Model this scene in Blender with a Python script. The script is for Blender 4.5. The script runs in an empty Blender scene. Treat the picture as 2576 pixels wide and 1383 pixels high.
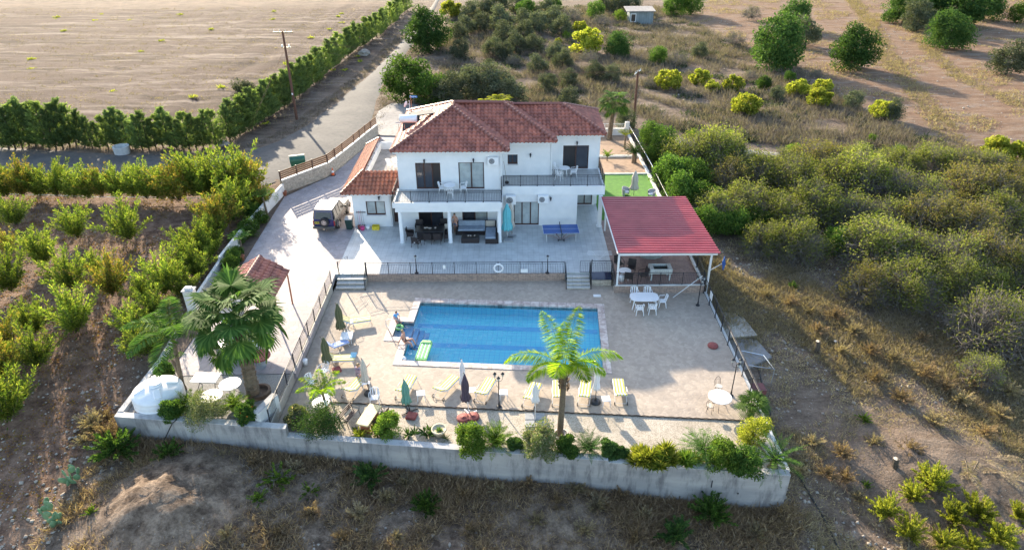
import bpy, bmesh, math, random
import numpy as np
from mathutils import Vector, Matrix, geometry
random.seed(7); rng = np.random.default_rng(7)
PI = math.pi; S = bpy.context.scene; C = S.collection
def rad(d): return math.radians(d)

# ------------------------------------------------------------ camera
FPX, CXP, CYP, PITCH, ROLL, CAMH = 1750., 1288., 691.5, rad(30.0), rad(-.34), 24.2
_F = np.array([0, math.cos(PITCH), -math.sin(PITCH)]); _r = np.array([1., 0, 0]); _u = np.cross(_r, _F)
_R = math.cos(ROLL)*_r + math.sin(ROLL)*_u; _U = -math.sin(ROLL)*_r + math.cos(ROLL)*_u
cam = bpy.data.objects.new('camera', bpy.data.cameras.new('camera')); C.objects.link(cam)
cam.data.sensor_width = 36; cam.data.lens = FPX/2576*36; cam.data.clip_start = .5; cam.data.clip_end = 6000
cam.matrix_world = Matrix([[_R[0], _U[0], -_F[0], 0], [_R[1], _U[1], -_F[1], 0], [_R[2], _U[2], -_F[2], CAMH], [0, 0, 0, 1]])
S.camera = cam
# ------------------------------------------------------------ sky, sun, exposure
SUN_EL, SUN_AZ = 19.3, 27.0          # light travels towards (sin az, -cos az)
w = bpy.data.worlds.new('World'); S.world = w; w.use_nodes = True
nt = w.node_tree; sky = nt.nodes.new('ShaderNodeTexSky'); sky.sky_type = 'NISHITA'; sky.sun_disc = False
sky.sun_elevation = rad(SUN_EL); sky.sun_rotation = rad(-SUN_AZ); sky.air_density = 1.0; sky.dust_density = 1.3; sky.ozone_density = 1.0
nt.links.new(sky.outputs[0], nt.nodes['Background'].inputs[0]); nt.nodes['Background'].inputs[1].default_value = .15
sl = bpy.data.lights.new('sun', 'SUN'); sl.energy = 4.2; sl.angle = rad(.53); sl.color = (1, .86, .66)
sun = bpy.data.objects.new('sun', sl); C.objects.link(sun)
_d = Vector((math.sin(rad(SUN_AZ))*math.cos(rad(SUN_EL)), -math.cos(rad(SUN_AZ))*math.cos(rad(SUN_EL)), -math.sin(rad(SUN_EL))))
sun.rotation_euler = _d.to_track_quat('-Z', 'Y').to_euler()
S.view_settings.view_transform = 'Standard'; S.view_settings.look = 'None'; S.view_settings.exposure = 1.76; S.view_settings.gamma = 1

# ------------------------------------------------------------ where things stand
def G(u, v, z=0.):
    d = _R*(u-CXP)/FPX - _U*(v-CYP)/FPX + _F
    k = (z-CAMH)/d[2]; return (d[0]*k, d[1]*k, z)
def Yat(u, v, y):
    d = _R*(u-CXP)/FPX - _U*(v-CYP)/FPX + _F
    k = y/d[1]; return (d[0]*k, y, CAMH+d[2]*k)
_xs = [-60, -25, -18, 0, 13, 20, 45, 90]; _ys = [5, 15, 23, 28, 35, 42, 50, 60, 75]
_zt = np.array([[-1.5, -1.6, -1.9, -3.1, -4.0, -4.4, -4.8, -4.8], [-1.3, -1.5, -1.8, -2.9, -3.7, -4.0, -4.2, -4.2],
 [-1.0, -1.2, -1.4, -2.5, -2.95, -3.2, -3.4, -3.4], [-.7, -.9, -1.3, -2.3, -2.3, -2.5, -2.8, -2.8], [-.4, -.5, -.4, -2, -1.7, -1.9, -2.2, -2.2],
 [-.2, -.25, -.15, -1, -1.2, -1.4, -1.7, -1.7], [-.1, -.1, -.1, -.3, -.7, -1.0, -1.3, -1.3], [0, 0, -.03, -.05, -.25, -.5, -.7, -.7], [0]*8])
def terr(x, y):
    x = np.clip(np.asarray(x, float), -60, 90); y = np.clip(np.asarray(y, float), 5, 75)
    i = np.clip(np.searchsorted(_xs, x)-1, 0, 6); j = np.clip(np.searchsorted(_ys, y)-1, 0, 7)
    X = np.array(_xs, float); Yv = np.array(_ys, float)
    a = (x-X[i])/(X[i+1]-X[i]); b = (y-Yv[j])/(Yv[j+1]-Yv[j]); a = a*a*(3-2*a); b = b*b*(3-2*b)
    return (_zt[j, i]*(1-a)+_zt[j, i+1]*a)*(1-b)+(_zt[j+1, i]*(1-a)+_zt[j+1, i+1]*a)*b
def bumps(x, y):
    x = np.asarray(x, float); y = np.asarray(y, float)
    return .05*np.sin(x*.9+1.3*np.sin(y*.5))*np.sin(y*.8+x*.3)+.035*np.sin(x*2.3+y*1.1)*np.sin(y*2.7-x*.7)
def ground_z(x, y): return float(terr(x, y)+bumps(x, y))
def T(u, v, dz=0.):
    """the point of the open ground seen at that place; dz = height above the ground"""
    z = 0.
    for _ in range(12):
        p = G(u, v, z+dz); z = float(terr(p[0], p[1]))
    return (p[0], p[1], ground_z(p[0], p[1]))
DECK = -.58
# ------------------------------------------------------------ meshes
class MB:
    def __init__(s): s.v = []; s.f = []
    def add(s, vs, fs):
        n = len(s.v); s.v += [tuple(p) for p in vs]; s.f += [tuple(i+n for i in f) for f in fs]; return s
    def box(s, x0, x1, y0, y1, z0, z1):
        return s.add([(x0, y0, z0), (x1, y0, z0), (x1, y1, z0), (x0, y1, z0), (x0, y0, z1), (x1, y0, z1), (x1, y1, z1), (x0, y1, z1)],
                     [(0, 3, 2, 1), (4, 5, 6, 7), (0, 1, 5, 4), (1, 2, 6, 5), (2, 3, 7, 6), (3, 0, 4, 7)])
    def cbox(s, c, d, rz=0, rx=0, ry=0):
        M = Matrix.Translation(c) @ Matrix.Rotation(rz, 4, 'Z') @ Matrix.Rotation(ry, 4, 'Y') @ Matrix.Rotation(rx, 4, 'X')
        h = [q/2 for q in d]; vs = [M @ Vector((a*h[0], b*h[1], e*h[2])) for e in (-1, 1) for a, b in ((-1, -1), (1, -1), (1, 1), (-1, 1))]
        return s.add(vs, [(0, 3, 2, 1), (4, 5, 6, 7), (0, 1, 5, 4), (1, 2, 6, 5), (2, 3, 7, 6), (3, 0, 4, 7)])
    def rbox(s, c, d, b=.03, rz=0, rx=0, ry=0):        # box with chamfered upright and top edges
        M = Matrix.Translation(c) @ Matrix.Rotation(rz, 4, 'Z') @ Matrix.Rotation(ry, 4, 'Y') @ Matrix.Rotation(rx, 4, 'X')
        x, y, z = [q/2 for q in d]
        def ring(ix, zz): return [(x-ix, -y+b+ix*0, zz), (x-b, -y+ix, zz), (-x+b, -y+ix, zz), (-x+ix, -y+b, zz), (-x+ix, y-b, zz), (-x+b, y-ix, zz), (x-b, y-ix, zz), (x-ix, y-b, zz)]
        rs = ring(0, -z)+ring(0, z-b)+ring(b*.8, z); n = 8; fs = [tuple(range(7, -1, -1)), tuple(range(16, 24))]
        for k in (0, 8):
            for i in range(n): j = (i+1) % n; fs.append((k+i, k+n+i, k+n+j, k+j))
        return s.add([M @ Vector(p) for p in rs], fs)
    def prism(s, poly, z0, z1):
        n = len(poly); a = sum(poly[i][0]*poly[(i+1) % n][1]-poly[(i+1) % n][0]*poly[i][1] for i in range(n))
        if a < 0: poly = poly[::-1]
        return s.add([(p[0], p[1], z0) for p in poly]+[(p[0], p[1], z1) for p in poly],
                     [tuple(range(n-1, -1, -1)), tuple(range(n, 2*n))]+[(i, (i+1) % n, n+(i+1) % n, n+i) for i in range(n)])
    def tube(s, pts, r, n=6, cap=True):
        pts = [Vector(p) for p in pts]; m = len(pts); rr = r if isinstance(r, (list, tuple)) else [r]*m; vs = []; fs = []
        prev = None
        for i, p in enumerate(pts):
            t = (pts[min(i+1, m-1)]-pts[max(i-1, 0)]).normalized()
            if prev is None:
                a = Vector((0, 0, 1)) if abs(t.z) < .9 else Vector((1, 0, 0)); u = t.cross(a).normalized()
            else: u = (prev-t*prev.dot(t)).normalized()
            prev = u; w_ = t.cross(u)
            vs += [p+(u*math.cos(2*PI*k/n)+w_*math.sin(2*PI*k/n))*rr[i] for k in range(n)]
        for i in range(m-1):
            for k in range(n): a = i*n+k; b = i*n+(k+1) % n; fs.append((a, b, b+n, a+n))
        if cap: fs += [tuple(range(n-1, -1, -1)), tuple((m-1)*n+k for k in range(n))]
        return s.add(vs, fs)
    def lathe(s, prof, c=(0, 0, 0), n=12, sx=1, sy=1, fn=None):
        vs = []; fs = []; m = len(prof)
        for r, z in prof:
            for k in range(n):
                a = 2*PI*k/n; q = r*(fn(a, z) if fn else 1); vs.append((c[0]+q*sx*math.cos(a), c[1]+q*sy*math.sin(a), c[2]+z))
        for i in range(m-1):
            for k in range(n): a = i*n+k; b = i*n+(k+1) % n; fs.append((a, b, b+n, a+n))
        fs += [tuple(range(n-1, -1, -1)), tuple((m-1)*n+k for k in range(n))]
        return s.add(vs, fs)
    def ball(s, c, r, n=10, m=6, sx=1, sy=1, sz=1):
        return s.lathe([(r*math.sin(PI*i/m) if 0 < i < m else .002, -r*sz*math.cos(PI*i/m)) for i in range(m+1)], c, n, sx, sy)
    def quad(s, *p): return s.add(p, [tuple(range(len(p)))])
def mesh_np(name, V, F4):
    me = bpy.data.meshes.new(name); V = np.asarray(V, np.float32).reshape(-1, 3); F = np.asarray(F4, np.int32); k = F.shape[1]
    me.vertices.add(len(V)); me.vertices.foreach_set('co', V.ravel()); me.loops.add(F.size); me.loops.foreach_set('vertex_index', F.ravel())
    me.polygons.add(len(F)); me.polygons.foreach_set('loop_start', np.arange(0, F.size, k, dtype=np.int32)); me.polygons.foreach_set('loop_total', np.full(len(F), k, np.int32))
    me.update(calc_edges=True); return me
def link(name, me, m=None, parent=None, smooth=False, loc=None):
    if m and not me.materials: me.materials.append(m)
    if smooth: me.polygons.foreach_set('use_smooth', np.ones(len(me.polygons), bool))
    o = bpy.data.objects.new(name, me); C.objects.link(o)
    if parent: o.parent = parent
    if loc: o.location = loc
    return o
def mk(name, mb, m, parent=None, smooth=False, loc=None):
    """one mesh object; a parent given as (object, True) means mb is in world coordinates"""
    vs = mb.v
    if isinstance(parent, tuple):
        parent = parent[0]; L = Matrix.Translation(parent.location) @ parent.rotation_euler.to_matrix().to_4x4(); Li = L.inverted(); vs = [Li @ Vector(p) for p in vs]
    me = bpy.data.meshes.new(name); me.from_pydata(vs, [], mb.f); me.update()
    return link(name, me, m, parent, smooth, loc)
def tag(o, label=None, cat=None, group=None, kind=None):
    if label: o['label'] = label
    if cat: o['category'] = cat
    if group: o['group'] = group
    if kind: o['kind'] = kind
    return o
def struct(name, mb, m, label=None, smooth=False):
    o = mk(name, mb, m, None, smooth) if isinstance(mb, MB) else link(name, mb, m, None, smooth)
    return tag(o, label or name.replace('_', ' '), None, None, 'structure')
def thing(name, label, cat, loc=(0, 0, 0), rz=0, group=None, sc=1):
    o = bpy.data.objects.new(name, None); C.objects.link(o); o.location = loc; o.rotation_euler = (0, 0, rz); o.scale = (sc,)*3; o.empty_display_size = .2
    return tag(o, label, cat, group)
def dup(root, loc, rz=0, label=None, group=None, sc=None):
    r = root.copy(); C.objects.link(r); r.location = loc; r.rotation_euler = (0, 0, rz)
    if label: r['label'] = label
    if group: r['group'] = group
    if sc: r.scale = (sc,)*3 if not isinstance(sc, tuple) else sc
    for ch in list(root.children):
        c = ch.copy(); C.objects.link(c); c.parent = r
        for g in list(ch.children):
            d = g.copy(); C.objects.link(d); d.parent = c
    return r
class Proto:
    """first use moves the built thing itself, later uses copy it"""
    def __init__(s, root): s.root = root; s.used = False
    def put(s, loc, rz=0, label=None, group=None, sc=None, cat=None):
        if s.used: r = dup(s.root, loc, rz, label, group, sc)
        else:
            s.used = True; r = s.root; r.location = loc; r.rotation_euler = (0, 0, rz)
            if label: r['label'] = label
            if group: r['group'] = group
            if sc: r.scale = (sc,)*3 if not isinstance(sc, tuple) else sc
        if cat: r['category'] = cat
        return r
# ------------------------------------------------------------ materials
def newmat(name):
    m = bpy.data.materials.new(name); m.use_nodes = True; n = m.node_tree; return m, n, n.nodes['Principled BSDF']
def node(n, t, **k):
    q = n.nodes.new(t)
    for a, b in k.items(): setattr(q, a, b)
    return q
def coords(n, scale=(1, 1, 1), rz=0, src='Object'):
    tc = node(n, 'ShaderNodeTexCoord'); mp = node(n, 'ShaderNodeMapping'); mp.inputs['Scale'].default_value = scale; mp.inputs['Rotation'].default_value = (0, 0, rz)
    n.links.new(tc.outputs[src], mp.inputs[0]); return mp.outputs[0]
def noise(n, vec, scale, detail=4, rough=.6, dist=0):
    q = node(n, 'ShaderNodeTexNoise'); q.inputs['Scale'].default_value = scale; q.inputs['Detail'].default_value = detail; q.inputs['Roughness'].default_value = rough; q.inputs['Distortion'].default_value = dist
    n.links.new(vec, q.inputs['Vector']); return q.outputs['Fac']
def ramp(n, fac, stops, interp='LINEAR'):
    q = node(n, 'ShaderNodeValToRGB'); q.color_ramp.interpolation = interp; e = q.color_ramp.elements
    while len(e) < len(stops): e.new(.5)
    for el, (p, c) in zip(e, stops): el.position = p; el.color = (*c, 1) if len(c) == 3 else c
    n.links.new(fac, q.inputs[0]); return q.outputs[0]
def mixc(n, a, b, fac, mode='MIX'):
    q = node(n, 'ShaderNodeMix', data_type='RGBA', blend_type=mode)
    for s, x in ((q.inputs['Factor'], fac), (q.inputs['A'], a), (q.inputs['B'], b)):
        if isinstance(x, (int, float)): s.default_value = x
        elif isinstance(x, tuple): s.default_value = (*x, 1)
        else: n.links.new(x, s)
    return q.outputs['Result']
def bump(n, b, h, st=.3, d=.02):
    q = node(n, 'ShaderNodeBump'); q.inputs['Strength'].default_value = st; q.inputs['Distance'].default_value = d
    n.links.new(h, q.inputs['Height']); n.links.new(q.outputs[0], b.inputs['Normal'])
def pm(name, c1, c2=None, scale=3., rough=.7, bmp=0, metal=0, detail=5, stretch=(1, 1, 1), lo=.35, hi=.65, bd=.02, spec=None):
    m, n, b = newmat(name); b.inputs['Roughness'].default_value = rough; b.inputs['Metallic'].default_value = metal
    if spec is not None: b.inputs['Specular IOR Level'].default_value = spec
    if c2 is None and not bmp: b.inputs['Base Color'].default_value = (*c1, 1); c2 = None
    v = coords(n, stretch); f = noise(n, v, scale, detail)
    n.links.new(ramp(n, f, [(lo, c1), (hi, c2 or tuple(x*.85 for x in c1))]), b.inputs['Base Color'])
    if bmp: bump(n, b, noise(n, v, scale*6, 3), bmp, bd)
    return m
def leafmat(name, cols, trans=.4, rough=.55, hue=.0):
    m, n, b = newmat(name); g = node(n, 'ShaderNodeNewGeometry'); oi = node(n, 'ShaderNodeObjectInfo')
    k = len(cols); c = ramp(n, g.outputs['Random Per Island'], [((i+.5)/k, q) for i, q in enumerate(cols)])
    hs = node(n, 'ShaderNodeHueSaturation'); n.links.new(c, hs.inputs['Color'])
    mr = node(n, 'ShaderNodeMapRange'); mr.inputs['To Min'].default_value = .75; mr.inputs['To Max'].default_value = 1.25; n.links.new(oi.outputs['Random'], mr.inputs[0]); n.links.new(mr.outputs[0], hs.inputs['Value'])
    b.inputs['Roughness'].default_value = max(rough, .6); b.inputs['Specular IOR Level'].default_value = .03
    n.links.new(hs.outputs[0], b.inputs['Base Color'])
    tr = node(n, 'ShaderNodeBsdfTranslucent'); mc = mixc(n, hs.outputs[0], (.9, 1, .45), .0); n.links.new(mixc(n, mc, (1.5, 1.6, .75), 1., 'MULTIPLY'), tr.inputs[0])
    mx = node(n, 'ShaderNodeMixShader'); mx.inputs[0].default_value = trans; n.links.new(b.outputs[0], mx.inputs[1]); n.links.new(tr.outputs[0], mx.inputs[2])
    n.links.new(mx.outputs[0], n.nodes['Material Output'].inputs[0]); return m
M = {}
M['white'] = pm('white_render', (.78, .78, .78), (.70, .71, .72), 1.2, .85, .15, bd=.01)
M['whitewall'] = pm('garden_wall_white', (.74, .73, .70), (.60, .58, .54), 1.5, .85, .2)
M['plastic'] = pm('white_plastic', (.82, .82, .82), (.76, .76, .77), 4, .4)
M['whitem'] = pm('white_metal', (.75, .75, .75), (.68, .68, .68), 5, .4)
M['iron'] = pm('black_iron', (.012, .013, .018), (.02, .02, .026), 8, .5, spec=.4)
M['grayrail'] = pm('grey_rail', (.25, .28, .28), (.2, .22, .23), 8, .45)
M['black'] = pm('black_plastic', (.015, .015, .018), (.03, .03, .03), 8, .5)
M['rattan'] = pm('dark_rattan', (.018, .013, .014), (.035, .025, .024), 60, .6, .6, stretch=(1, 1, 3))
M['brownframe'] = pm('brown_frame', (.045, .018, .014), (.07, .03, .022), 6, .45)
M['wood'] = pm('fence_wood', (.20, .09, .035), (.11, .045, .02), 3, .7, .3, stretch=(1, 1, 9))
M['polewood'] = pm('pole_wood', (.14, .065, .04), (.08, .035, .022), 6, .8, .4, stretch=(3, 3, .4))
M['bark'] = pm('bark', (.11, .085, .06), (.05, .038, .028), 9, .9, .8, stretch=(2, 2, .6))
M['twig'] = pm('grey_twig', (.24, .21, .18), (.15, .13, .11), 9, .9)
M['palmbark'] = pm('palm_bark', (.20, .15, .10), (.10, .07, .045), 7, .9, .8, stretch=(1, 1, 4))
M['cyan'] = pm('teal_fabric', (.16, .52, .56), (.10, .38, .45), 9, .8, stretch=(3, 3, .3))
M['beigefab'] = pm('beige_fabric', (.62, .55, .47), (.48, .42, .36), 9, .85, stretch=(5, 5, .4))
M['whitefab'] = pm('white_fabric', (.78, .76, .76), (.62, .60, .62), 9, .85, stretch=(5, 5, .4))
M['greenfab'] = pm('olive_fabric', (.13, .14, .07), (.07, .08, .04), 9, .85, stretch=(5, 5, .4))
M['mintfab'] = pm('mint_fabric', (.16, .34, .27), (.09, .22, .17), 9, .85, stretch=(5, 5, .4))
M['purplefab'] = pm('purple_fabric', (.10, .07, .10), (.05, .035, .055), 9, .85, stretch=(5, 5, .4))
M['redbase'] = pm('red_cement', (.28, .07, .06), (.2, .05, .045), 9, .8, .2)
M['terracotta'] = pm('terracotta', (.4, .14, .07), (.3, .10, .05), 9, .8)
M['blue'] = pm('blue_board', (.012, .09, .32), (.015, .07, .26), 3, .35)
M['greenbin'] = pm('green_bin', (.02, .14, .09), (.015, .09, .06), 3, .5)
M['darkgreen'] = pm('dark_green', (.015, .04, .035), (.02, .05, .04), 3, .5)
M['orange'] = pm('cone_orange', (.75, .12, .02), (.6, .09, .02), 6, .5)
M['yellow'] = pm('crate_yellow', (.75, .60, .03), (.6, .46, .03), 6, .5)
M['pink'] = pm('bucket_pink', (.65, .06, .22), (.5, .04, .16), 6, .5)
M['greybox'] = pm('grey_paver', (.33, .34, .34), (.25, .26, .27), 6, .8, .2)
M['stonewhite'] = pm('white_marble', (.78, .77, .75), (.65, .64, .62), 3, .5)
M['rock'] = pm('rock', (.42, .37, .31), (.28, .24, .20), 3, .9, .6)
M['steel'] = pm('steel', (.55, .57, .6), (.5, .5, .52), 5, .25, metal=1)
M['skin'] = pm('skin', (.55, .30, .22), (.48, .25, .18), 5, .6)
M['hair'] = pm('dark_hair', (.02, .014, .01), (.03, .02, .015), 15, .6)
M['hairlight'] = pm('blond_hair', (.3, .2, .1), (.22, .14, .07), 15, .6)

def glassmat(name, c, rough=.08):
    m, n, b = newmat(name); b.inputs['Base Color'].default_value = (*c, 1); b.inputs['Roughness'].default_value = rough; b.inputs['Specular IOR Level'].default_value = .9
    v = coords(n, (1, 1, 1)); f = noise(n, v, 1.3, 3); n.links.new(ramp(n, f, [(.35, tuple(q*.7 for q in c)), (.65, c)]), b.inputs['Base Color']); return m
M['solar'] = pm('solar_collector', (.012, .014, .02), (.02, .022, .03), 6, .6)
M['glass'] = glassmat('dark_glass', (.045, .05, .065)); M['glasslight'] = glassmat('curtained_glass', (.42, .46, .46), .15); M['glassblack'] = glassmat('open_doorway', (.008, .009, .013), .3)
def tilemat(name, c1, c2, tile=.45, grout=.006, gcol=(.25, .25, .25), rough=.5, off=0, bm=.25, var=.9):
    m, n, b = newmat(name); v = coords(n); br = node(n, 'ShaderNodeTexBrick'); n.links.new(v, br.inputs['Vector'])
    br.offset = off; br.inputs['Scale'].default_value = 1; br.inputs['Brick Width'].default_value = tile; br.inputs['Row Height'].default_value = tile if not isinstance(bm, tuple) else bm[1]
    br.inputs['Mortar Size'].default_value = grout; br.inputs['Mortar'].default_value = (*gcol, 1); br.inputs['Color1'].default_value = (*c1, 1); br.inputs['Color2'].default_value = (*c2, 1); br.inputs['Bias'].default_value = -.2
    f = noise(n, v, 1.1, 6); col = mixc(n, br.outputs['Color'], ramp(n, f, [(.3, (.72, .72, .72)), (.7, (1, 1, 1))]), 1., 'MULTIPLY')
    n.links.new(col, b.inputs['Base Color']); b.inputs['Roughness'].default_value = rough; return m
M['patio'] = tilemat('patio_tiles', (.55, .57, .56), (.50, .52, .52), .40, .008, (.34, .36, .36), .45)
M['balcony'] = tilemat('balcony_tiles', (.5, .5, .48), (.46, .46, .45), .33, .008, (.34, .34, .33), .5)
M['step'] = tilemat('step_tiles', (.56, .55, .51), (.47, .46, .43), .6, .008, (.28, .28, .28), .5)
def stampmat(name, c1, c2, seam, vs=1.6, rough=.75, seamw=.035):
    m, n, b = newmat(name); v = coords(n); f0 = noise(n, v, 1.5, 3)
    ad = node(n, 'ShaderNodeVectorMath', operation='ADD'); sc = node(n, 'ShaderNodeVectorMath', operation='SCALE'); sc.inputs['Scale'].default_value = .35
    nn = node(n, 'ShaderNodeTexNoise'); nn.inputs['Scale'].default_value = 2.5; n.links.new(v, nn.inputs['Vector']); n.links.new(nn.outputs['Color'], sc.inputs[0]); n.links.new(v, ad.inputs[0]); n.links.new(sc.outputs[0], ad.inputs[1])
    vo = node(n, 'ShaderNodeTexVoronoi', feature='DISTANCE_TO_EDGE'); vo.inputs['Scale'].default_value = vs; n.links.new(ad.outputs[0], vo.inputs['Vector'])
    vc = node(n, 'ShaderNodeTexVoronoi', feature='F1'); vc.inputs['Scale'].default_value = vs; n.links.new(ad.outputs[0], vc.inputs['Vector'])
    base = mixc(n, c1, c2, f0); bw = node(n, 'ShaderNodeRGBToBW'); n.links.new(vc.outputs['Color'], bw.inputs[0])
    base = mixc(n, base, ramp(n, bw.outputs[0], [(.2, (.85, .85, .85)), (.8, (1.05, 1.05, 1.05))]), 1., 'MULTIPLY')
    base = mixc(n, base, ramp(n, noise(n, v, .35, 5), [(.35, (.82, .82, .84)), (.62, (1, 1, 1))]), 1., 'MULTIPLY')
    sm = ramp(n, vo.outputs['Distance'], [(0, (1, 1, 1)), (seamw, (0, 0, 0))]); n.links.new(mixc(n, base, seam, sm), b.inputs['Base Color'])
    b.inputs['Roughness'].default_value = rough; bump(n, b, vo.outputs['Distance'], .5, .03); return m
M['drive'] = stampmat('stamped_concrete', (.42, .37, .36), (.35, .305, .30), (.22, .20, .20), 2.2)
M['deck'] = stampmat('pool_deck_stone', (.44, .362, .285), (.40, .33, .26), (.33, .272, .22), 4.6, .8, .035)
M['pergfloor'] = stampmat('pergola_floor', (.40, .27, .22), (.32, .21, .17), (.16, .11, .09), 3.2)
M['crazyedge'] = stampmat('edge_slab', (.50, .45, .38), (.45, .40, .33), (.3, .26, .2), 1.4)
def stonewall(name, c1, c2, mort):
    m, n, b = newmat(name); tc = node(n, 'ShaderNodeTexCoord'); sx = node(n, 'ShaderNodeSeparateXYZ'); n.links.new(tc.outputs['Object'], sx.inputs[0])
    a = node(n, 'ShaderNodeMath', operation='ADD'); n.links.new(sx.outputs[0], a.inputs[0]); n.links.new(sx.outputs[1], a.inputs[1])
    cx = node(n, 'ShaderNodeCombineXYZ'); n.links.new(a.outputs[0], cx.inputs[0]); n.links.new(sx.outputs[2], cx.inputs[1])
    br = node(n, 'ShaderNodeTexBrick'); n.links.new(cx.outputs[0], br.inputs['Vector']); br.inputs['Scale'].default_value = 1; br.inputs['Brick Width'].default_value = .34; br.inputs['Row Height'].default_value = .09; br.inputs['Mortar Size'].default_value = .008
    br.inputs['Color1'].default_value = (*c1, 1); br.inputs['Color2'].default_value = (*c2, 1); br.inputs['Mortar'].default_value = (*mort, 1)
    f = noise(n, tc.outputs['Object'], 5, 4); n.links.new(mixc(n, br.outputs['Color'], ramp(n, f, [(.3, (.6, .6, .6)), (.7, (1.1, 1.05, 1))]), 1., 'MULTIPLY'), b.inputs['Base Color'])
    b.inputs['Roughness'].default_value = .85; bump(n, b, br.outputs['Fac'], -.6, .03); return m
M['cladding'] = stonewall('split_stone_cladding', (.50, .37, .30), (.36, .28, .24), (.16, .12, .10))
M['palestone'] = stonewall('pale_stone_cladding', (.55, .50, .42), (.44, .40, .34), (.25, .22, .18))
def concrete(name, c1, c2, st):
    m, n, b = newmat(name); v = coords(n); f = noise(n, v, .6, 7, .65); f2 = noise(n, coords(n, (1.6, 1.6, .35)), 1.4, 6, .7)
    c = mixc(n, c1, c2, ramp(n, f, [(.3, (0, 0, 0)), (.7, (1, 1, 1))])); c = mixc(n, c, st, ramp(n, f2, [(.47, (0, 0, 0)), (.66, (.8, .8, .8))]))
    wv = node(n, 'ShaderNodeTexWave', wave_type='BANDS', bands_direction='Z'); wv.inputs['Scale'].default_value = 1.6; wv.inputs['Distortion'].default_value = .4; n.links.new(v, wv.inputs['Vector'])
    c = mixc(n, c, ramp(n, noise(n, coords(n, (.25, .25, 1)), 1.1, 5), [(.4, (.72, .74, .78)), (.62, (1, 1, 1))]), 1., 'MULTIPLY')
    n.links.new(c, b.inputs['Base Color']); b.inputs['Roughness'].default_value = .9; bump(n, b, noise(n, v, 12, 4), .4, .01); return m
M['concrete'] = concrete('grey_concrete', (.36, .335, .31), (.43, .405, .38), (.14, .13, .13))
M['cap'] = concrete('wall_cap', (.52, .50, .47), (.60, .58, .55), (.34, .32, .3))
M['path'] = concrete('concrete_path', (.30, .275, .25), (.36, .33, .30), (.2, .18, .16))
M['asphalt'] = concrete('old_asphalt', (.095, .088, .080), (.125, .117, .107), (.06, .058, .056))
def gravelmat():
    m, n, b = newmat('pale_gravel'); v = coords(n); vo = node(n, 'ShaderNodeTexVoronoi'); vo.inputs['Scale'].default_value = 24; n.links.new(v, vo.inputs['Vector']); bw = node(n, 'ShaderNodeRGBToBW'); n.links.new(vo.outputs['Color'], bw.inputs[0])
    c = ramp(n, bw.outputs[0], [(.15, (.29, .245, .19)), (.5, (.43, .375, .30)), (.85, (.52, .455, .37))]); c = mixc(n, c, ramp(n, noise(n, v, .8, 5), [(.35, (.8, .78, .75)), (.6, (1, 1, 1))]), 1., 'MULTIPLY')
    n.links.new(c, b.inputs['Base Color']); b.inputs['Roughness'].default_value = .9; bump(n, b, vo.outputs['Distance'], -.5, .03); return m
M['gravel'] = gravelmat()
M['soil'] = pm('garden_soil', (.36, .25, .17), (.27, .18, .12), 2.5, .95, .6)
M['bedsoil'] = pm('bed_soil', (.13, .09, .065), (.08, .055, .04), 3, .95, .6)
def rooftile(name, c1, c2):
    m, n, b = newmat(name); g = node(n, 'ShaderNodeNewGeometry'); v = coords(n); f = noise(n, v, 2.2, 5)
    at = node(n, 'ShaderNodeAttribute', attribute_name='tile')
    c = mixc(n, c1, c2, ramp(n, f, [(.3, (0, 0, 0)), (.7, (1, 1, 1))])); c = mixc(n, c, ramp(n, at.outputs['Fac'], [(0, (.62, .62, .66)), (1, (1.35, 1.28, 1.2))]), 1., 'MULTIPLY')
    n.links.new(c, b.inputs['Base Color']); b.inputs['Roughness'].default_value = .45; b.inputs['Specular IOR Level'].default_value = .4; return m
M['roof'] = rooftile('clay_roof_tiles', (.40, .15, .105), (.30, .105, .08))
M['roofwing'] = rooftile('wing_roof_tiles', (.42, .16, .09), (.33, .11, .07))
# ============================================================ THE SETTING
def inpoly(x, y, poly):
    x = np.asarray(x); y = np.asarray(y); ins = np.zeros(x.shape, bool); n = len(poly); j = n-1
    for i in range(n):
        xi, yi = poly[i]; xj, yj = poly[j]
        c = ((yi > y) != (yj > y)) & (x < (xj-xi)*(y-yi)/((yj-yi) or 1e-9)+xi); ins ^= c; j = i
    return ins
def dpoly(x, y, poly):
    d = np.full(np.shape(x), 1e9)
    for i in range(len(poly)):
        ax, ay = poly[i]; bx, by = poly[(i+1) % len(poly)]; L = (bx-ax)**2+(by-ay)**2
        t = np.clip(((x-ax)*(bx-ax)+(y-ay)*(by-ay))/L, 0, 1); d = np.minimum(d, np.hypot(x-ax-t*(bx-ax), y-ay-t*(by-ay)))
    return np.where(inpoly(x, y, poly), -d, d)
PLOT = [(-20.3, 27.4), (13.1, 23.8), (13.2, 30), (13.3, 49), (12.7, 50), (12.7, 72), (-9, 72), (-12, 80), (-14, 80), (-14.2, 72), (-16.8, 60.8), (-20.1, 56.5), (-20.6, 44)]
FIELD = [(-200, 69.5), (-31, 69.5), (-26, 74), (-23.5, 88), (-21.5, 105), (-19, 135), (-18, 156), (-200, 160)]
ORCH = [(-70, 10), (-22, 14), (-21, 45), (-21, 57), (-24, 60), (-70, 61)]
TAN = [G(u, v)[:2] for u, v in ((1850, -20), (1700, 30), (1810, 90), (1960, 160), (2110, 230), (2170, 300), (2320, 330), (2700, 400), (2900, -40))]
SCRUB = [G(u, v)[:2] for u, v in ((1030, 110), (1090, -60), (1850, -60), (1700, 30), (1820, 100), (2000, 170), (2200, 300), (2600, 430), (2350, 400), (1720, 340), (1620, 300), (1330, 262), (1030, 262), (1000, 200))]
def smooth01(d, wd): return np.clip(.5-d/wd, 0, 1)
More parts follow.
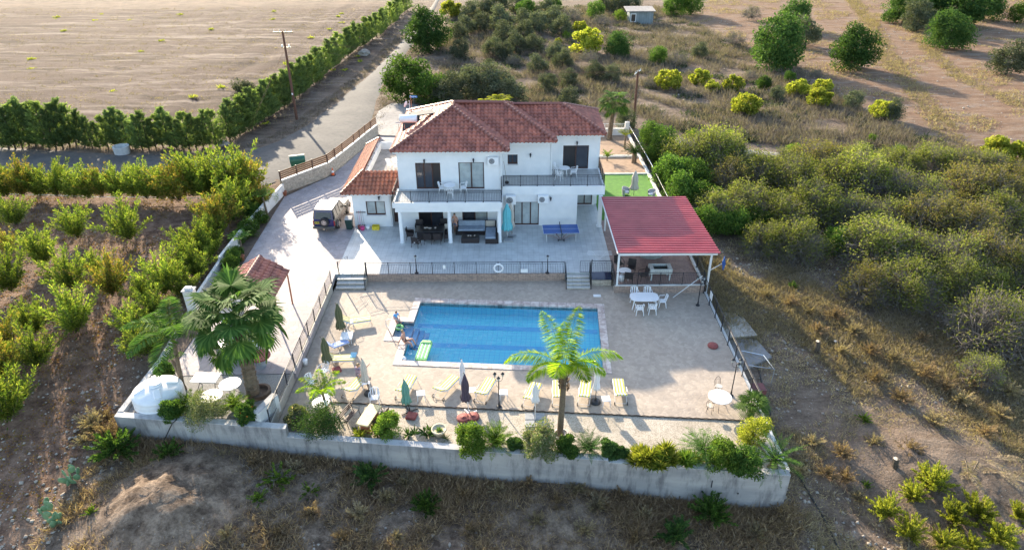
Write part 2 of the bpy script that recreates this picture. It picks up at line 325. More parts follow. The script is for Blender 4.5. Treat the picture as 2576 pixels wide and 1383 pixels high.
def build_ground():
    def axis(c, near, step, far, grow=1.09):
        a = [0.]; s = step
        while a[-1] < far:
            if a[-1] > near: s *= grow
            a.append(a[-1]+s)
        return a
    ax = axis(0, 32, .36, 2500); X = np.array([-q for q in ax[::-1]][:-1]+ax); ay = axis(0, 50, .36, 3000); Y1 = np.array(ay)+8; Y0 = 8-np.array(axis(0, 1, 3., 300, 1.3)[1:])[::-1]
    Yv = np.concatenate([Y0, Y1]); gx, gy = np.meshgrid(X, Yv)
    z = terr(gx, gy)+bumps(gx, gy)*np.exp(-(gy/220.)**2)
    dp = dpoly(gx, gy, PLOT); z = np.where(dp < -.45, z-3.2, z)
    near = (np.abs(gx) < 70) & (gy < 110) & (gy > 10)
    z = z+np.where(near & (dp > .2), rng.normal(0, .022, gx.shape), 0)
    # furrows of the ploughed field, the mound below the retaining wall, heaps at the lower right
    wf = smooth01(dpoly(gx, gy, FIELD), 4); z += wf*(.09*np.sin(gx*1.1+gy*2.6+1.4*np.sin(gx*.13))+.05*rng.normal(0, 1, gx.shape))
    for cx, cy, r, h in ((-15.5, 23.6, 2.6, .9), (-17.5, 22.3, 1.6, .5), (20.5, 26.5, 3.0, .35), (24, 24.5, 3, .4), (-9.5, 24.2, 2, .3), (2, 23.2, 3, .3)):
        z += np.where(dp > 0, h*np.exp(-((gx-cx)**2+(gy-cy)**2)/r**2), 0)*(1+.12*rng.normal(0, 1, gx.shape))
    # slope rising at the upper right
    ny, nx = gx.shape; V = np.stack([gx, gy, z], -1).reshape(-1, 3); idx = np.arange(nx*ny).reshape(ny, nx)
    F = np.stack([idx[:-1, :-1], idx[:-1, 1:], idx[1:, 1:], idx[1:, :-1]], -1).reshape(-1, 4)
    me = mesh_np('ground', V, F)
    def nz(s, a): return np.sin(gx*s+a+2*np.sin(gy*s*.7+a))*np.sin(gy*s*1.1-a+2*np.sin(gx*s*.6))
    wr = smooth01(dpoly(gx, gy, ORCH)+1.2*nz(.35, 1), 3); wt = smooth01(dpoly(gx, gy, TAN)+4*nz(.12, 2), 10)
    wfr = smooth01(gy-26.5+.1*gx+1.5*nz(.5, 3), 6)*(gx > -21)
    a = me.color_attributes.new('zone', 'FLOAT_COLOR', 'POINT'); a.data.foreach_set('color', np.stack([wf, wr, wt, wfr], -1).astype(np.float32).ravel())
    m, n, b = newmat('dry_ground'); at = node(n, 'ShaderNodeAttribute', attribute_name='zone'); sp = node(n, 'ShaderNodeSeparateColor'); n.links.new(at.outputs['Color'], sp.inputs[0])
    v = coords(n); f1 = noise(n, v, .18, 8, .65); f2 = noise(n, v, 1.4, 8, .72); f3 = noise(n, v, 9, 4, .7); vs = coords(n, (.10, 1.0, 1), rad(8)); fs0 = noise(n, vs, .42, 10, .78, .3); vs3 = coords(n, (.12, 1.1, 1), rad(-42)); fs3 = noise(n, vs3, .42, 10, .78, .2); sel = ramp(n, noise(n, coords(n, (.03, .012, 1)), 1., 1), [(.44, (0, 0, 0)), (.54, (1, 1, 1))]); fs = mixc(n, fs0, fs3, sel); vs2 = coords(n, (.5, 1.6, 1), rad(-30)); fd = noise(n, vs2, .5, 10, .8); ft = noise(n, coords(n, (.5, 1.3, 1), rad(-25)), .45, 10, .78)
    scrub = ramp(n, fd, [(.36, (.09, .065, .046)), (.46, (.165, .122, .09)), (.56, (.235, .18, .135)), (.66, (.32, .255, .195))]); scrub = mixc(n, scrub, (.27, .19, .135), ramp(n, f1, [(.5, (0, 0, 0)), (.66, (.7, .7, .7))]))
    field = ramp(n, fs, [(.43, (.045, .029, .022)), (.48, (.09, .062, .048)), (.52, (.15, .11, .088)), (.58, (.245, .195, .16))]); field = mixc(n, field, (.10, .066, .052), ramp(n, noise(n, coords(n, (.22, 1, 1), rad(14)), .16, 10, .72), [(.47, (0, 0, 0)), (.56, (.85, .85, .85))]))
    red = ramp(n, f2, [(.38, (.11, .066, .046)), (.5, (.20, .125, .086)), (.64, (.30, .20, .14))])
    tan = ramp(n, ft, [(.38, (.15, .088, .055)), (.5, (.22, .135, .086)), (.64, (.30, .21, .14))]); tan = mixc(n, tan, (.26, .215, .175), ramp(n, fd, [(.5, (0, 0, 0)), (.62, (.8, .8, .8))]))
    front = ramp(n, f2, [(.38, (.10, .07, .05)), (.5, (.22, .16, .115)), (.62, (.36, .27, .195))])
    c = mixc(n, scrub, field, sp.outputs[0]); c = mixc(n, c, red, sp.outputs[1]); c = mixc(n, c, tan, sp.outputs[2]); c = mixc(n, c, front, at.outputs['Alpha'])
    vo = node(n, 'ShaderNodeTexVoronoi'); vo.inputs['Scale'].default_value = 3.2; n.links.new(v, vo.inputs['Vector']); st = ramp(n, vo.outputs['Distance'], [(.05, (1, 1, 1)), (.16, (0, 0, 0))])
    st2 = mixc(n, (0, 0, 0), st, ramp(n, f3, [(.5, (0, 0, 0)), (.56, (1, 1, 1))])); c = mixc(n, c, (.34, .29, .245), st2)
    c = mixc(n, c, ramp(n, f3, [(.3, (.72, .72, .72)), (.7, (1.2, 1.2, 1.2))]), 1., 'MULTIPLY')
    n.links.new(c, b.inputs['Base Color']); b.inputs['Roughness'].default_value = .95; b.inputs['Specular IOR Level'].default_value = .15
    ad = node(n, 'ShaderNodeMath', operation='ADD'); n.links.new(f3, ad.inputs[0]); n.links.new(f2, ad.inputs[1]); bump(n, b, ad.outputs[0], .9, .16)
    tag(link('ground', me, m, None, True), 'dry stony ground with ploughed field, red orchard soil and scrub', kind='structure')
build_ground()
def ribbon(A, B, dz, sub=6):
    mb = MB(); P = []
    for i in range(len(A)-1):
        for k in range(sub+(i == len(A)-2)):
            t = k/sub; P.append((tuple(A[i][j]*(1-t)+A[i+1][j]*t for j in (0, 1)), tuple(B[i][j]*(1-t)+B[i+1][j]*t for j in (0, 1))))
    vs = []
    for a, b in P:
        for k in range(5):
            t = k/4; x = a[0]*(1-t)+b[0]*t; y = a[1]*(1-t)+b[1]*t; vs.append((x, y, float(terr(x, y))+dz+(.04 if 0 < k < 4 else 0)-(.0 if 0 < k < 4 else .12)))
    return mb.add(vs, [(i*5+k, i*5+k+1, i*5+k+6, i*5+k+5) for i in range(len(P)-1) for k in range(4)])
# road: far edge and near edge
RF = [(0-70, 366), (0, 372), (300, 388), (560, 390), (650, 374), (700, 356), (770, 318), (850, 255), (940, 180), (1030, 85), (1080, 25), (1104, -12)]
RN = [(-70, 440), (0, 441), (250, 448), (480, 448), (667, 466), (780, 428), (850, 401), (925, 330), (957, 255), (966, 190), (1052, 95), (1090, 30), (1112, -12)]
def gl(L_, z=0): return [G(u, v, z)[:2] for u, v in L_]
RNr = [(-70, 440), (0, 441), (300, 449), (560, 452), (667, 466), (740, 441), (850, 401), (925, 330), (962, 215), (1047, 100), (1092, 28), (1113, -12)]
struct('road', ribbon(gl(RF), gl(RNr), .12), M['asphalt'], 'worn grey asphalt lane winding past the house', True)
tp = [G(u, v)[:2] for u, v in ((925, 331), (951, 292), (958, 250), (950, 222), (975, 262), (1000, 262), (1030, 262))]
struct('apron', MB().prism([G(925, 331)[:2], G(953, 282)[:2], G(985, 262)[:2], G(1040, 264)[:2], (-9, 80), (-9, 71), (-13.9, 71.6)], -.3, .13), M['path'], 'pale concrete apron between the lane and the driveway')
ru = [(1640, 330), (1700, 345), (1800, 362), (1870, 376), (2000, 388), (2110, 402), (2300, 430), (2530, 452), (2640, 462)]; rl = [(1640, 365), (1720, 385), (1800, 388), (1870, 396), (2000, 405), (2110, 416), (2300, 442), (2530, 462), (2640, 474)]
struct('concrete_track', ribbon([T(*q)[:2] for q in ru], [T(*q)[:2] for q in rl], .14), M['path'], 'pale concrete track behind the orchard', True)
struct('driveway', MB().prism([(-12.15, 31.05), (-19.3, 30.9), (-19.15, 39), (-19.35, 43.8), (-19.7, 55.7), (-16.75, 60.4), (-14.1, 71.7), (-8.5, 72.2), (-8.5, 58.5), (-12.35, 58.5), (-12.35, 42.05)], -.4, 0), M['drive'], 'crazy paved stamped concrete driveway')
struct('gravel_yard', MB().prism([(-20.1, 27.5), (-12.3, 26.6), (-12.3, 31.0), (-20.1, 30.85)], -.4, -.02), pm('grey_gravel', (.34, .33, .31), (.26, .25, .24), 18, .9, .8, bd=.05), 'grey gravel yard by the water tank')
struct('planting_bed', MB().prism([(-20.3, 30.9), (-19.3, 30.9), (-19.16, 39), (-19.36, 43.8), (-19.72, 55.7), (-20.4, 56.3), (-20.7, 44)], -.4, .05), M['bedsoil'], 'narrow planting bed along the driveway')
struct('terrace', MB().prism([(-12.35, 42.2), (7.1, 42.2), (7.1, 54.5), (-12.35, 54.5)], -.9, .0), M['patio'], 'tiled terrace under the house')
struct('pergola_floor', MB().prism([(7.1, 40.5), (13.1, 40.5), (13.1, 50.7), (7.1, 50.7)], -1.5, -.012), M['pergfloor'], 'brown stamped paving under the red pergola')
def lawnmat():
    m = pm('artificial_turf', (.09, .24, .025), (.06, .17, .018), 3, .9, .9, bd=.03); return m
struct('lawn', MB().prism([(7.12, 50.72), (12.6, 50.72), (12.6, 60.3), (7.12, 60.3)], -.3, .02), lawnmat(), 'bright green artificial lawn')
struct('garden_soil', MB().prism([(7.12, 60.42), (12.6, 60.42), (12.6, 71.3), (7.5, 71.3), (7.12, 64)], -.3, .035), M['soil'], 'sandy bare garden soil')
# ---- pool
PX = Vector((11.81, -.79)).normalized(); PY = Vector((.79, 11.81)).normalized()
TL, TR, BR, BL = (-6.15, 39.42), (5.64, 38.56), (5.27, 32.03), (-6.55, 32.90)
NK = [(-6.33, 37.0), (-7.36, 37.13), (-7.46, 35.32), (-6.42, 35.25)]
POOL = [TL, TR, BR, BL, NK[3], NK[2], NK[1], NK[0]]       # clockwise
def offset(poly, d):
    out = []; n = len(poly)
    for i in range(n):
        p0, p1, p2 = Vector(poly[i-1]), Vector(poly[i]), Vector(poly[(i+1) % n]); a = (p1-p0).normalized(); b = (p2-p1).normalized()
        na = Vector((-a.y, a.x)); nb = Vector((-b.y, b.x)); m = na+nb; m = m/(m.length_squared/2) if m.length > .1 else na; out.append(tuple(p1+m*d))
    return out
def flat(outer, holes, z):
    pl = [[Vector((*p, 0)) for p in outer]]+[[Vector((*p, 0)) for p in h] for h in holes]; tris = geometry.tessellate_polygon(pl); vs = [(p.x, p.y, z) for q in pl for p in q]; mb = MB()
    fs = []
    for t in tris:
        a, b, c = [vs[i] for i in t]; cr = (b[0]-a[0])*(c[1]-a[1])-(b[1]-a[1])*(c[0]-a[0]); fs.append(tuple(t) if cr > 0 else tuple(t[::-1]))
    return mb.add(vs, fs)
CO = offset(POOL, .42)
DK = [(-12.25, 42.2), (-12.25, 26.75), (-10.3, 26.55), (-9.9, 29.22), (13.05, 27.5), (13.05, 42.2)]
struct('pool_deck', flat(DK, [offset(POOL, .40)], DECK), M['deck'], 'sand coloured stone paved pool deck')
cop = flat(CO, [offset(POOL, -.03)], DECK+.035)
for L_, zz in ((CO, (DECK-.1, DECK+.035)), (offset(POOL, -.03), (DECK-.3, DECK+.035))):
    n_ = len(L_)
    for i in range(n_): a, b = L_[i], L_[(i+1) % n_]; cop.quad((*a, zz[0]), (*b, zz[0]), (*b, zz[1]), (*a, zz[1]))
def copemat():
    m, n, b = newmat('pool_coping_stone'); v = coords(n); f = noise(n, v, 3.0, 4, .6); c = ramp(n, f, [(.38, (.36, .27, .24)), (.5, (.50, .40, .35)), (.62, (.62, .54, .48))])
    br = node(n, 'ShaderNodeTexBrick'); n.links.new(v, br.inputs['Vector']); br.inputs['Scale'].default_value = 1; br.inputs['Brick Width'].default_value = .6; br.inputs['Row Height'].default_value = .6; br.inputs['Mortar Size'].default_value = .012; br.offset = 0
    c = mixc(n, c, (.22, .18, .16), br.outputs['Fac']); n.links.new(c, b.inputs['Base Color']); b.inputs['Roughness'].default_value = .6; return m
struct('pool_coping', cop, copemat(), 'mottled pinkish stone coping round the pool')
def pooltile():
    m, n, b = newmat('blue_pool_tiles'); v = coords(n, (1, 1, 1), math.atan2(.79, 11.81)); br = node(n, 'ShaderNodeTexBrick'); n.links.new(v, br.inputs['Vector']); br.offset = 0
    br.inputs['Scale'].default_value = 1; br.inputs['Brick Width'].default_value = .31; br.inputs['Row Height'].default_value = .31; br.inputs['Mortar Size'].default_value = .012
    br.inputs['Color1'].default_value = (.22, .88, .96, 1); br.inputs['Color2'].default_value = (.20, .84, .94, 1); br.inputs['Mortar'].default_value = (.12, .64, .86, 1)
    n.links.new(br.outputs['Color'], b.inputs['Base Color']); b.inputs['Roughness'].default_value = .4; return m
PT = pooltile(); ZF = -1.45
bas = flat(POOL, [], ZF); nP = len(POOL)
for i in range(nP): a, b = POOL[i], POOL[(i+1) % nP]; bas.quad((*a, ZF), (*b, ZF), (*b, DECK+.0), (*a, DECK+.0))
struct('pool_basin', bas, PT, 'blue tiled swimming pool basin')
def pq(s, t): # pool coordinates: s along from TL, t towards BL
    return (TL[0]+(TR[0]-TL[0])*s*(1-t)+((BL[0]-TL[0])+(BR[0]-BL[0])*s)*t, TL[1]+(TR[1]-TL[1])*s*(1-t)+((BL[1]-TL[1])+(BR[1]-BL[1])*s)*t)
def quadbox(mb, c, z0, z1): return mb.prism(c, z0, z1)
mb = MB()
for t0 in (.20, .52, .84): quadbox(mb, [pq(.005, t0), pq(.995, t0), pq(.995, t0+.075), pq(.005, t0+.075)], ZF, ZF+.006)
struct('lane_lines', mb, pm('dark_blue_tiles', (.09, .58, .87), (.08, .54, .83), 8, .4), 'dark blue lane stripes on the pool floor')
mb = MB(); mb.prism([NK[0], NK[1], NK[2], NK[3]], ZF, -1.0)
for k in range(3): mb.prism([pq(.003+.028*k, .36), pq(.028*(k+1), .36), pq(.028*(k+1), .64), pq(.003+.028*k, .64)], ZF, -1.12-.16*k)
struct('pool_steps', mb, pm('light_pool_tiles', (.08, .45, .72), (.06, .38, .64), 8, .4), 'tiled underwater steps of the pool')
def watermat():
    m, n, b = newmat('pool_water'); n.nodes.remove(b); v = coords(n); tr = node(n, 'ShaderNodeBsdfTransparent'); tr.inputs[0].default_value = (.66, .965, 1, 1); gl_ = node(n, 'ShaderNodeBsdfGlossy'); gl_.inputs['Roughness'].default_value = .02
    fr = node(n, 'ShaderNodeFresnel'); fr.inputs['IOR'].default_value = 1.33; bp = node(n, 'ShaderNodeBump'); bp.inputs['Strength'].default_value = .6; bp.inputs['Distance'].default_value = .08
    n.links.new(noise(n, v, 2.6, 4, .5, .8), bp.inputs['Height']); n.links.new(bp.outputs[0], gl_.inputs['Normal']); n.links.new(bp.outputs[0], fr.inputs['Normal'])
    mx = node(n, 'ShaderNodeMixShader'); n.links.new(fr.outputs[0], mx.inputs[0]); n.links.new(tr.outputs[0], mx.inputs[1]); n.links.new(gl_.outputs[0], mx.inputs[2]); n.links.new(mx.outputs[0], n.nodes['Material Output'].inputs[0]); return m
struct('pool_water', flat(offset(POOL, .01), [], DECK-.10), watermat(), 'clear blue swimming pool water')
# ---- front gravel bed and its edging
struct('gravel_bed', MB().prism([(-9.9, 29.22), (-10.3, 26.55), (12.9, 24.1), (13.05, 27.5)], -1.0, DECK-.02), M['gravel'], 'pale pebble bed along the retaining wall')
mb = MB(); N = 220; P = []
for i in range(N):
    t = i/(N-1); x = -9.9+22.4*t; y = 29.22-1.68*t; P.append((x, y+.03*abs(math.sin(x*7)), DECK+.02+.02*abs(math.sin(x*7))))
mb.tube(P, .03, 5); tag(mk('garden_edging', mb, pm('edging', (.09, .06, .04), (.14, .1, .07), 8, .8)), 'scalloped dark edging between the pool deck and the pebble bed', 'edging')
tag(mk('rim_slab', MB().prism([(12.0, 27.6), (13.05, 27.5), (13.05, 24.3), (12.6, 24.3), (12.25, 26.2)], DECK-.3, DECK+.05), M['crazyedge']), 'low curved stone planter edge at the right end of the pebble bed', 'planter edge')
# ---- retaining walls
def wall(name, label, pts, th, z0, z1, m, capm=None, capw=.04, cat='wall', side=1):
    t = thing(name, label, cat, (pts[0][0], pts[0][1], z0)); mb = MB(); cb = MB()
    for i in range(len(pts)-1):
        a = Vector(pts[i][:2]); b = Vector(pts[i+1][:2]); d = (b-a).normalized(); nn = Vector((-d.y, d.x))*th*side; za = pts[i][2] if len(pts[i]) > 2 else z1; zb = pts[i+1][2] if len(pts[i+1]) > 2 else z1
        vs = [(*a, z0), (*b, z0), (*(b+nn), z0), (*(a+nn), z0), (*a, za), (*b, zb), (*(b+nn), zb), (*(a+nn), za)]
        mb.add(vs, [(0, 3, 2, 1), (4, 5, 6, 7), (0, 1, 5, 4), (1, 2, 6, 5), (2, 3, 7, 6), (3, 0, 4, 7)])
        if capm:
            q = Vector((-d.y, d.x))*capw*side; cb.add([(*(a-q), za+.003), (*(b-q), zb+.003), (*(b+nn+q), zb+.003), (*(a+nn+q), za+.003), (*(a-q), za+.053), (*(b-q), zb+.053), (*(b+nn+q), zb+.053), (*(a+nn+q), za+.053)], [(0, 3, 2, 1), (4, 5, 6, 7), (0, 1, 5, 4), (1, 2, 6, 5), (2, 3, 7, 6), (3, 0, 4, 7)])
    mk('wall_body', mb, m, (t, True))
    if capm: mk('wall_cap', cb, capm, (t, True))
    return t
WF = lambda x: 27.32-.1085*(x+20.38)
t = thing('retaining_wall', 'long grey concrete retaining wall with streaked face below the pool garden', 'retaining wall', (-3, 25.4, -3))
mb = MB()
for x0, x1, z in ((-20.45, -11.4, .16), (-11.4, 4.6, -.40), (4.6, 13.12, -.52)):
    y0, y1 = WF(x0), WF(x1); mb.prism([(x0, y0), (x1, y1), (x1, y1+.36), (x0, y0+.36)], -4.3, z)
mk('wall_body', mb, M['concrete'], (t, True)); mb = MB()
for x0, x1, z in ((-20.45, -11.4, .163), (-11.4, 4.6, -.397), (4.6, 13.12, -.517)):
    y0, y1 = WF(x0)-.012, WF(x1)-.012; mb.prism([(x0, y0), (x1, y1), (x1, y1+.385), (x0, y0+.385)], z, z+.03)
mk('wall_cap', mb, M['cap'], (t, True))
mb = MB(); mb.prism([(-11.5, WF(-11.5)-.5), (13.6, WF(13.6)-.5), (13.6, WF(13.6)-.02), (-11.5, WF(-11.5)-.02)], -4.4, -3.35)
mk('footing', mb, M['concrete'], (t, True))
mb = MB(); mb.cbox((9.6, WF(9.6)-.02, -1.4), (.03, .04, .45)); mb.cbox((9.2, WF(9.2)-.02, -1.95), (.05, .04, .08)); mb.cbox((10.9, WF(10.9)-.02, -1.9), (.05, .04, .08)); mk('steel_bar', mb, M['iron'], (t, True))
wall('side_wall', 'rendered white topped wall down the right side of the pool deck', [(13.08, 24.1), (13.08, 40.45)], .16, -3.6, DECK+.02, M['whitewall'], None, side=-1)
wall('boundary_wall', 'low pale concrete wall around the water tank on the left edge', [(-20.45, 27.7), (-20.3, 32.2), (-20.45, 34.2)], .3, -2.2, .22, M['cap'], side=-1)
wall('dark_boundary_wall', 'low dark stained wall left of the barbecue yard', [(-20.46, 34.2), (-20.6, 38.2)], .25, -2.2, .35, M['concrete'], side=-1)
wall('white_garden_wall', 'white rendered wall stepping up behind the driveway planting', [(-20.62, 38.2, .6), (-20.7, 43, .7), (-20.68, 43.05, .95), (-20.6, 48, .95), (-20.3, 52, 1.0), (-19.95, 56.2, 1.0)], .2, -.6, 1, M['whitewall'], side=-1)
wall('fence_end_wall', 'short white block at the foot of the slanting pool fence', [(-13.1, 26.98), (-12.55, 28.4)], .35, -.3, .75, M['whitewall'], M['cap'], .0, side=-1)
wall('deck_side_wall', 'low tan wall carrying the slanting fence left of the pool', [(-12.28, 26.9), (-12.28, 40.8)], .14, DECK-.3, .03, M['crazyedge'])
wall('terrace_wall', 'stone clad wall below the terrace railing behind the pool', [(-10.1, 42.08), (3.7, 42.08)], .118, DECK-.2, -.015, M['cladding'])
wall('pergola_wall', 'stone clad wall below the pergola railing', [(6.95, 40.38), (13.07, 40.38)], .118, DECK-.2, -.03, M['cladding'], M['whitewall'], .01)
wall('pergola_side_wall', 'stone clad return wall beside the storage bench under the pergola corner', [(6.98, 42.3), (6.98, 40.52)], .115, DECK-.2, -.03, M['palestone'])
wall('garden_side_wall', 'low white wall under the railing right of the lawn', [(12.62, 50.7), (12.55, 60), (12.3, 71.3)], .25, -.8, .22, M['whitewall'], side=-1)
wall('pergola_edge_wall', 'white kerb wall at the right edge of the pergola floor', [(12.88, 40.6), (12.88, 50.6)], .2, -1.2, .12, M['whitewall'], side=-1)
wall('garden_back_wall', 'white wall with iron top rail behind the small palm', [(7.6, 71.4), (12.3, 71.4)], .2, -.3, .75, M['whitewall'])
wall('soil_kerb', 'white kerb between the two bare soil beds', [(7.15, 64.72), (12.5, 64.72)], .18, -.2, .22, M['whitewall'])
wall('lawn_kerb', 'white kerb at the back edge of the lawn', [(7.15, 60.3), (12.5, 60.3)], .14, -.2, .12, M['whitewall'])
wall('gate_pillar', 'square white pillar with lamp at the back corner of the garden', [(12.05, 71.35), (12.5, 71.35)], .45, -.2, 1.35, M['whitewall'], M['cap'], .03)
# stone wall with the wooden fence along the lane
SW = [(-19.95, 56.45), (-16.8, 60.65), (-16.05, 63.6), (-15.45, 66.2), (-14.85, 69.0), (-14.15, 71.9)]
wall('stone_wall', 'pale stone faced wall carrying the wooden fence beside the lane', SW, .28, -.3, 1.15, M['palestone'], M['whitewall'], .0)
# terrace steps
def steps(name, label, x0, x1, ytop, n, dep, z1, z0):
    t = thing(name, label, 'steps', ((x0+x1)/2, ytop-dep*n, z0)); h = (z1-z0)/(n+1)
    for k in range(n):
        y1 = ytop-dep*(n-1-k); zt = z0+h*(k+1); mb = MB().box(x0, x1, ytop-dep*(n-k), ytop-.0 if k == n-1 else ytop-dep*(n-k-1), z0-.1, zt-.03); mb2 = MB().box(x0-.01, x1+.01, ytop-dep*(n-k)-.03, ytop-dep*(n-k-1), zt-.03, zt)
        s_ = mk('step', mb, M['palestone'], (t, True)); mk('tread', mb2, M['step'], s_).location = (-t.location[0], -t.location[1], -t.location[2])
    return t
steps('left_steps' if 0 else 'stone_steps', 'wide tiled steps with open gates at the left end of the terrace', -12.12, -10.15, 42.1, 3, .36, 0, DECK)
steps('tiled_steps', 'narrower tiled steps with black handrails right of the terrace', 3.78, 5.36, 42.1, 4, .3, 0, DECK)
# ============================================================ THE HOUSE
V0 = (-.8, 54., 0.)
villa = thing('villa', 'white two storey villa with red clay hip roofs, balconies and brown framed doors', 'house', V0)
HP = (villa, True)
def wallface(mb, x0, x1, z0, z1, y, th, holes=()):
    xs = sorted({x0, x1, *[h[0] for h in holes], *[h[1] for h in holes]}); zs = sorted({z0, z1, *[h[2] for h in holes], *[h[3] for h in holes]})
    for a, b in zip(xs, xs[1:]):
        run = None
        for c, d in zip(zs, zs[1:]):
            hole = any(h[0] <= (a+b)/2 <= h[1] and h[2] <= (c+d)/2 <= h[3] for h in holes)
            if not hole:
                if run and run[1] == c: run[1] = d
                else:
                    if run: mb.box(a, b, y, y+th, run[0], run[1])
                    run = [c, d]
            elif run: mb.box(a, b, y, y+th, run[0], run[1]); run = None
        if run: mb.box(a, b, y, y+th, run[0], run[1])
def opening(kind, x0, x1, z0, z1, y, panels, glass, fr=.07, rec=.12):
    """frame standing in the reveal, glass panes behind it"""
    mb = MB(); yy = y+rec; mb.box(x0, x0+fr, yy-.03, yy+.05, z0, z1); mb.box(x1-fr, x1, yy-.03, yy+.05, z0, z1); mb.box(x0+fr, x1-fr, yy-.03, yy+.05, z1-fr, z1); mb.box(x0+fr, x1-fr, yy-.03, yy+.05, z0, z0+fr*1.6)
    for k in range(1, panels): xm = x0+(x1-x0)*k/panels; mb.box(xm-fr*.6, xm+fr*.6, yy-.045, yy+.04, z0+fr*1.6, z1-fr)
    o = mk(kind, mb, M['brownframe'], HP)
    for k in range(panels):
        a = x0+(x1-x0)*k/panels; b = x0+(x1-x0)*(k+1)/panels; g = glass[k % len(glass)]
        p = mk('pane', MB().box(a+.02, b-.02, yy+.008, yy+.02, z0+.05, z1-.05), M[g], o); p.location = tuple(-q for q in V0)
    return o
def lantern(x, z, y):
    mb = MB(); mb.cbox((x, y-.02, z-.02), (.07, .04, .16)); mb.tube([(x, y-.04, z+.02), (x, y-.14, z+.12), (x, y-.18, z+.06)], .012, 5); mb.lathe([(.09, 0), (.02, .08), (.015, .11)], (x, y-.18, z+.02), 6); mb.lathe([(.03, 0), (.05, .01), (.02, -.05)], (x, y-.18, z-.18), 6)
    for k in range(4): a = PI/4+k*PI/2; mb.tube([(x+.045*math.cos(a), y-.18+.045*math.sin(a), z-.17), (x+.08*math.cos(a), y-.18+.08*math.sin(a), z+.02)], .008, 4)
    o = mk('wall_lantern', mb, M['iron'], HP); g = mk('lantern_glass', MB().lathe([(.04, -.16), (.065, .015)], (x, y-.18, z), 6), M['glass'], o); g.location = tuple(-q for q in V0)
def aircon(x0, x1, z0, z1, y):
    mb = MB(); mb.rbox(((x0+x1)/2, y-.22, (z0+z1)/2), (x1-x0, .30, z1-z0), .02); mb.box(x0+.1, x0+.14, y-.3, y, z0-.06, z0); mb.box(x1-.14, x1-.1, y-.3, y, z0-.06, z0); o = mk('air_conditioner', mb, M['plastic'], HP)
    r = (z1-z0)*.38; c = (x0+(x1-x0)*.38, y-.372, (z0+z1)/2); fb = MB()
    fb.add([(c[0]+r*math.cos(2*PI*k/20), c[1]-.004, c[2]+r*math.sin(2*PI*k/20)) for k in range(20)], [tuple(range(20))])
    f = mk('fan_grille', fb, pm('fan_dark', (.16, .17, .18), (.1, .1, .11), 30, .6), o); f.location = tuple(-q for q in V0)
    gb = MB()
    for rr in (.3, .6, .9): gb.tube([(c[0]+r*rr*math.cos(2*PI*k/16), c[1]-.01, c[2]+r*rr*math.sin(2*PI*k/16)) for k in range(17)], .006, 4)
    g = mk('fan_guard', gb, M['whitem'], o); g.location = tuple(-q for q in V0)
Z2 = 3.2; ZE = 6.3
h_upL = [(-7.26, -5.37, 3.22, 5.36), (-4.0, -2.07, 3.22, 5.38)]; h_rt = [(4.19, 6.26, 3.22, 5.22)]
mb = MB()
wallface(mb, -8.6, -.72, 2.6, ZE, 49.55, .22, h_upL); wallface(mb, -.72, 3.25, Z2-.02, ZE, 52.3, .22, [(-.29, .5, 4.15, 4.96)]); wallface(mb, 3.25, 7.15, Z2-.02, ZE, 53.6, .22, h_rt)
mb.box(-.94, -.72, 49.77, 52.52, Z2-.02, ZE); mb.box(3.03, 3.25, 52.52, 53.82, Z2-.02, ZE)                     # returns
mb.box(-8.6, -8.38, 49.77, 58.9, 2.6, ZE); mb.box(6.93, 7.15, 53.82, 58.9, 0, ZE); mb.box(-8.38, 6.93, 58.7, 58.9, 0, ZE)
# ground storey
wallface(mb, -8.6, -.72, 0, 2.6, 49.5, .22, [(-7.28, -5.35, .02, 2.1), (-3.86, -1.89, .45, 2.1)])
wallface(mb, -.72, 5.12, 0, 2.6, 49.75, .22, [(.16, 2.14, .02, 2.02)]); mb.box(4.9, 5.12, 49.97, 53.6, 0, 2.6); wallface(mb, 4.9, 6.93, 0, 2.6, 53.6, .22, [(5.46, 6.74, .02, 2.0)])
mb.box(-.72, -.5, 49.5, 49.75, 0, 2.6)
wallface(mb, -12.4, -9.4, 0, 2.78, 49.75, .22, [(-11.37, -9.88, .97, 2.16)]); mb.box(-12.4, -12.18, 49.97, 59.2, 0, 2.78); mb.box(-9.62, -9.4, 49.97, 50.6, 0, 2.78); wallface(mb, -9.4, -8.6, 0, 2.78, 50.4, .2, [(-9.38, -8.62, .02, 2.12)]); mb.box(-12.18, -8.6, 59.0, 59.2, 0, 3.2)
mb.box(-12.18, -8.6, 50.8, 59, 2.9, 3.18)                                                                          # roof terrace slab
mb.box(-8.38, 6.93, 53.9, 58.7, 3.0, 3.18)
mk('wall', mb, M['white'], HP)
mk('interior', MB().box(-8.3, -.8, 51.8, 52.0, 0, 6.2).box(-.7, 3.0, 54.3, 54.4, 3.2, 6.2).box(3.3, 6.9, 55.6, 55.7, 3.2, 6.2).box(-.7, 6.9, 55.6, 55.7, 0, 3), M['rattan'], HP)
# roof terrace parapet
mb = MB(); mb.box(-11.6, -8.62, 51.35, 51.5, 2.9, 3.85); mb.box(-11.6, -11.45, 51.5, 58.6, 2.9, 3.85); mb.box(-11.6, -8.9, 58.6, 58.75, 2.9, 3.85); mk('parapet', mb, M['white'], HP)
mk('roof_terrace_floor', MB().box(-11.45, -8.6, 51.5, 58.6, 3.18, 3.2), M['path'], HP)
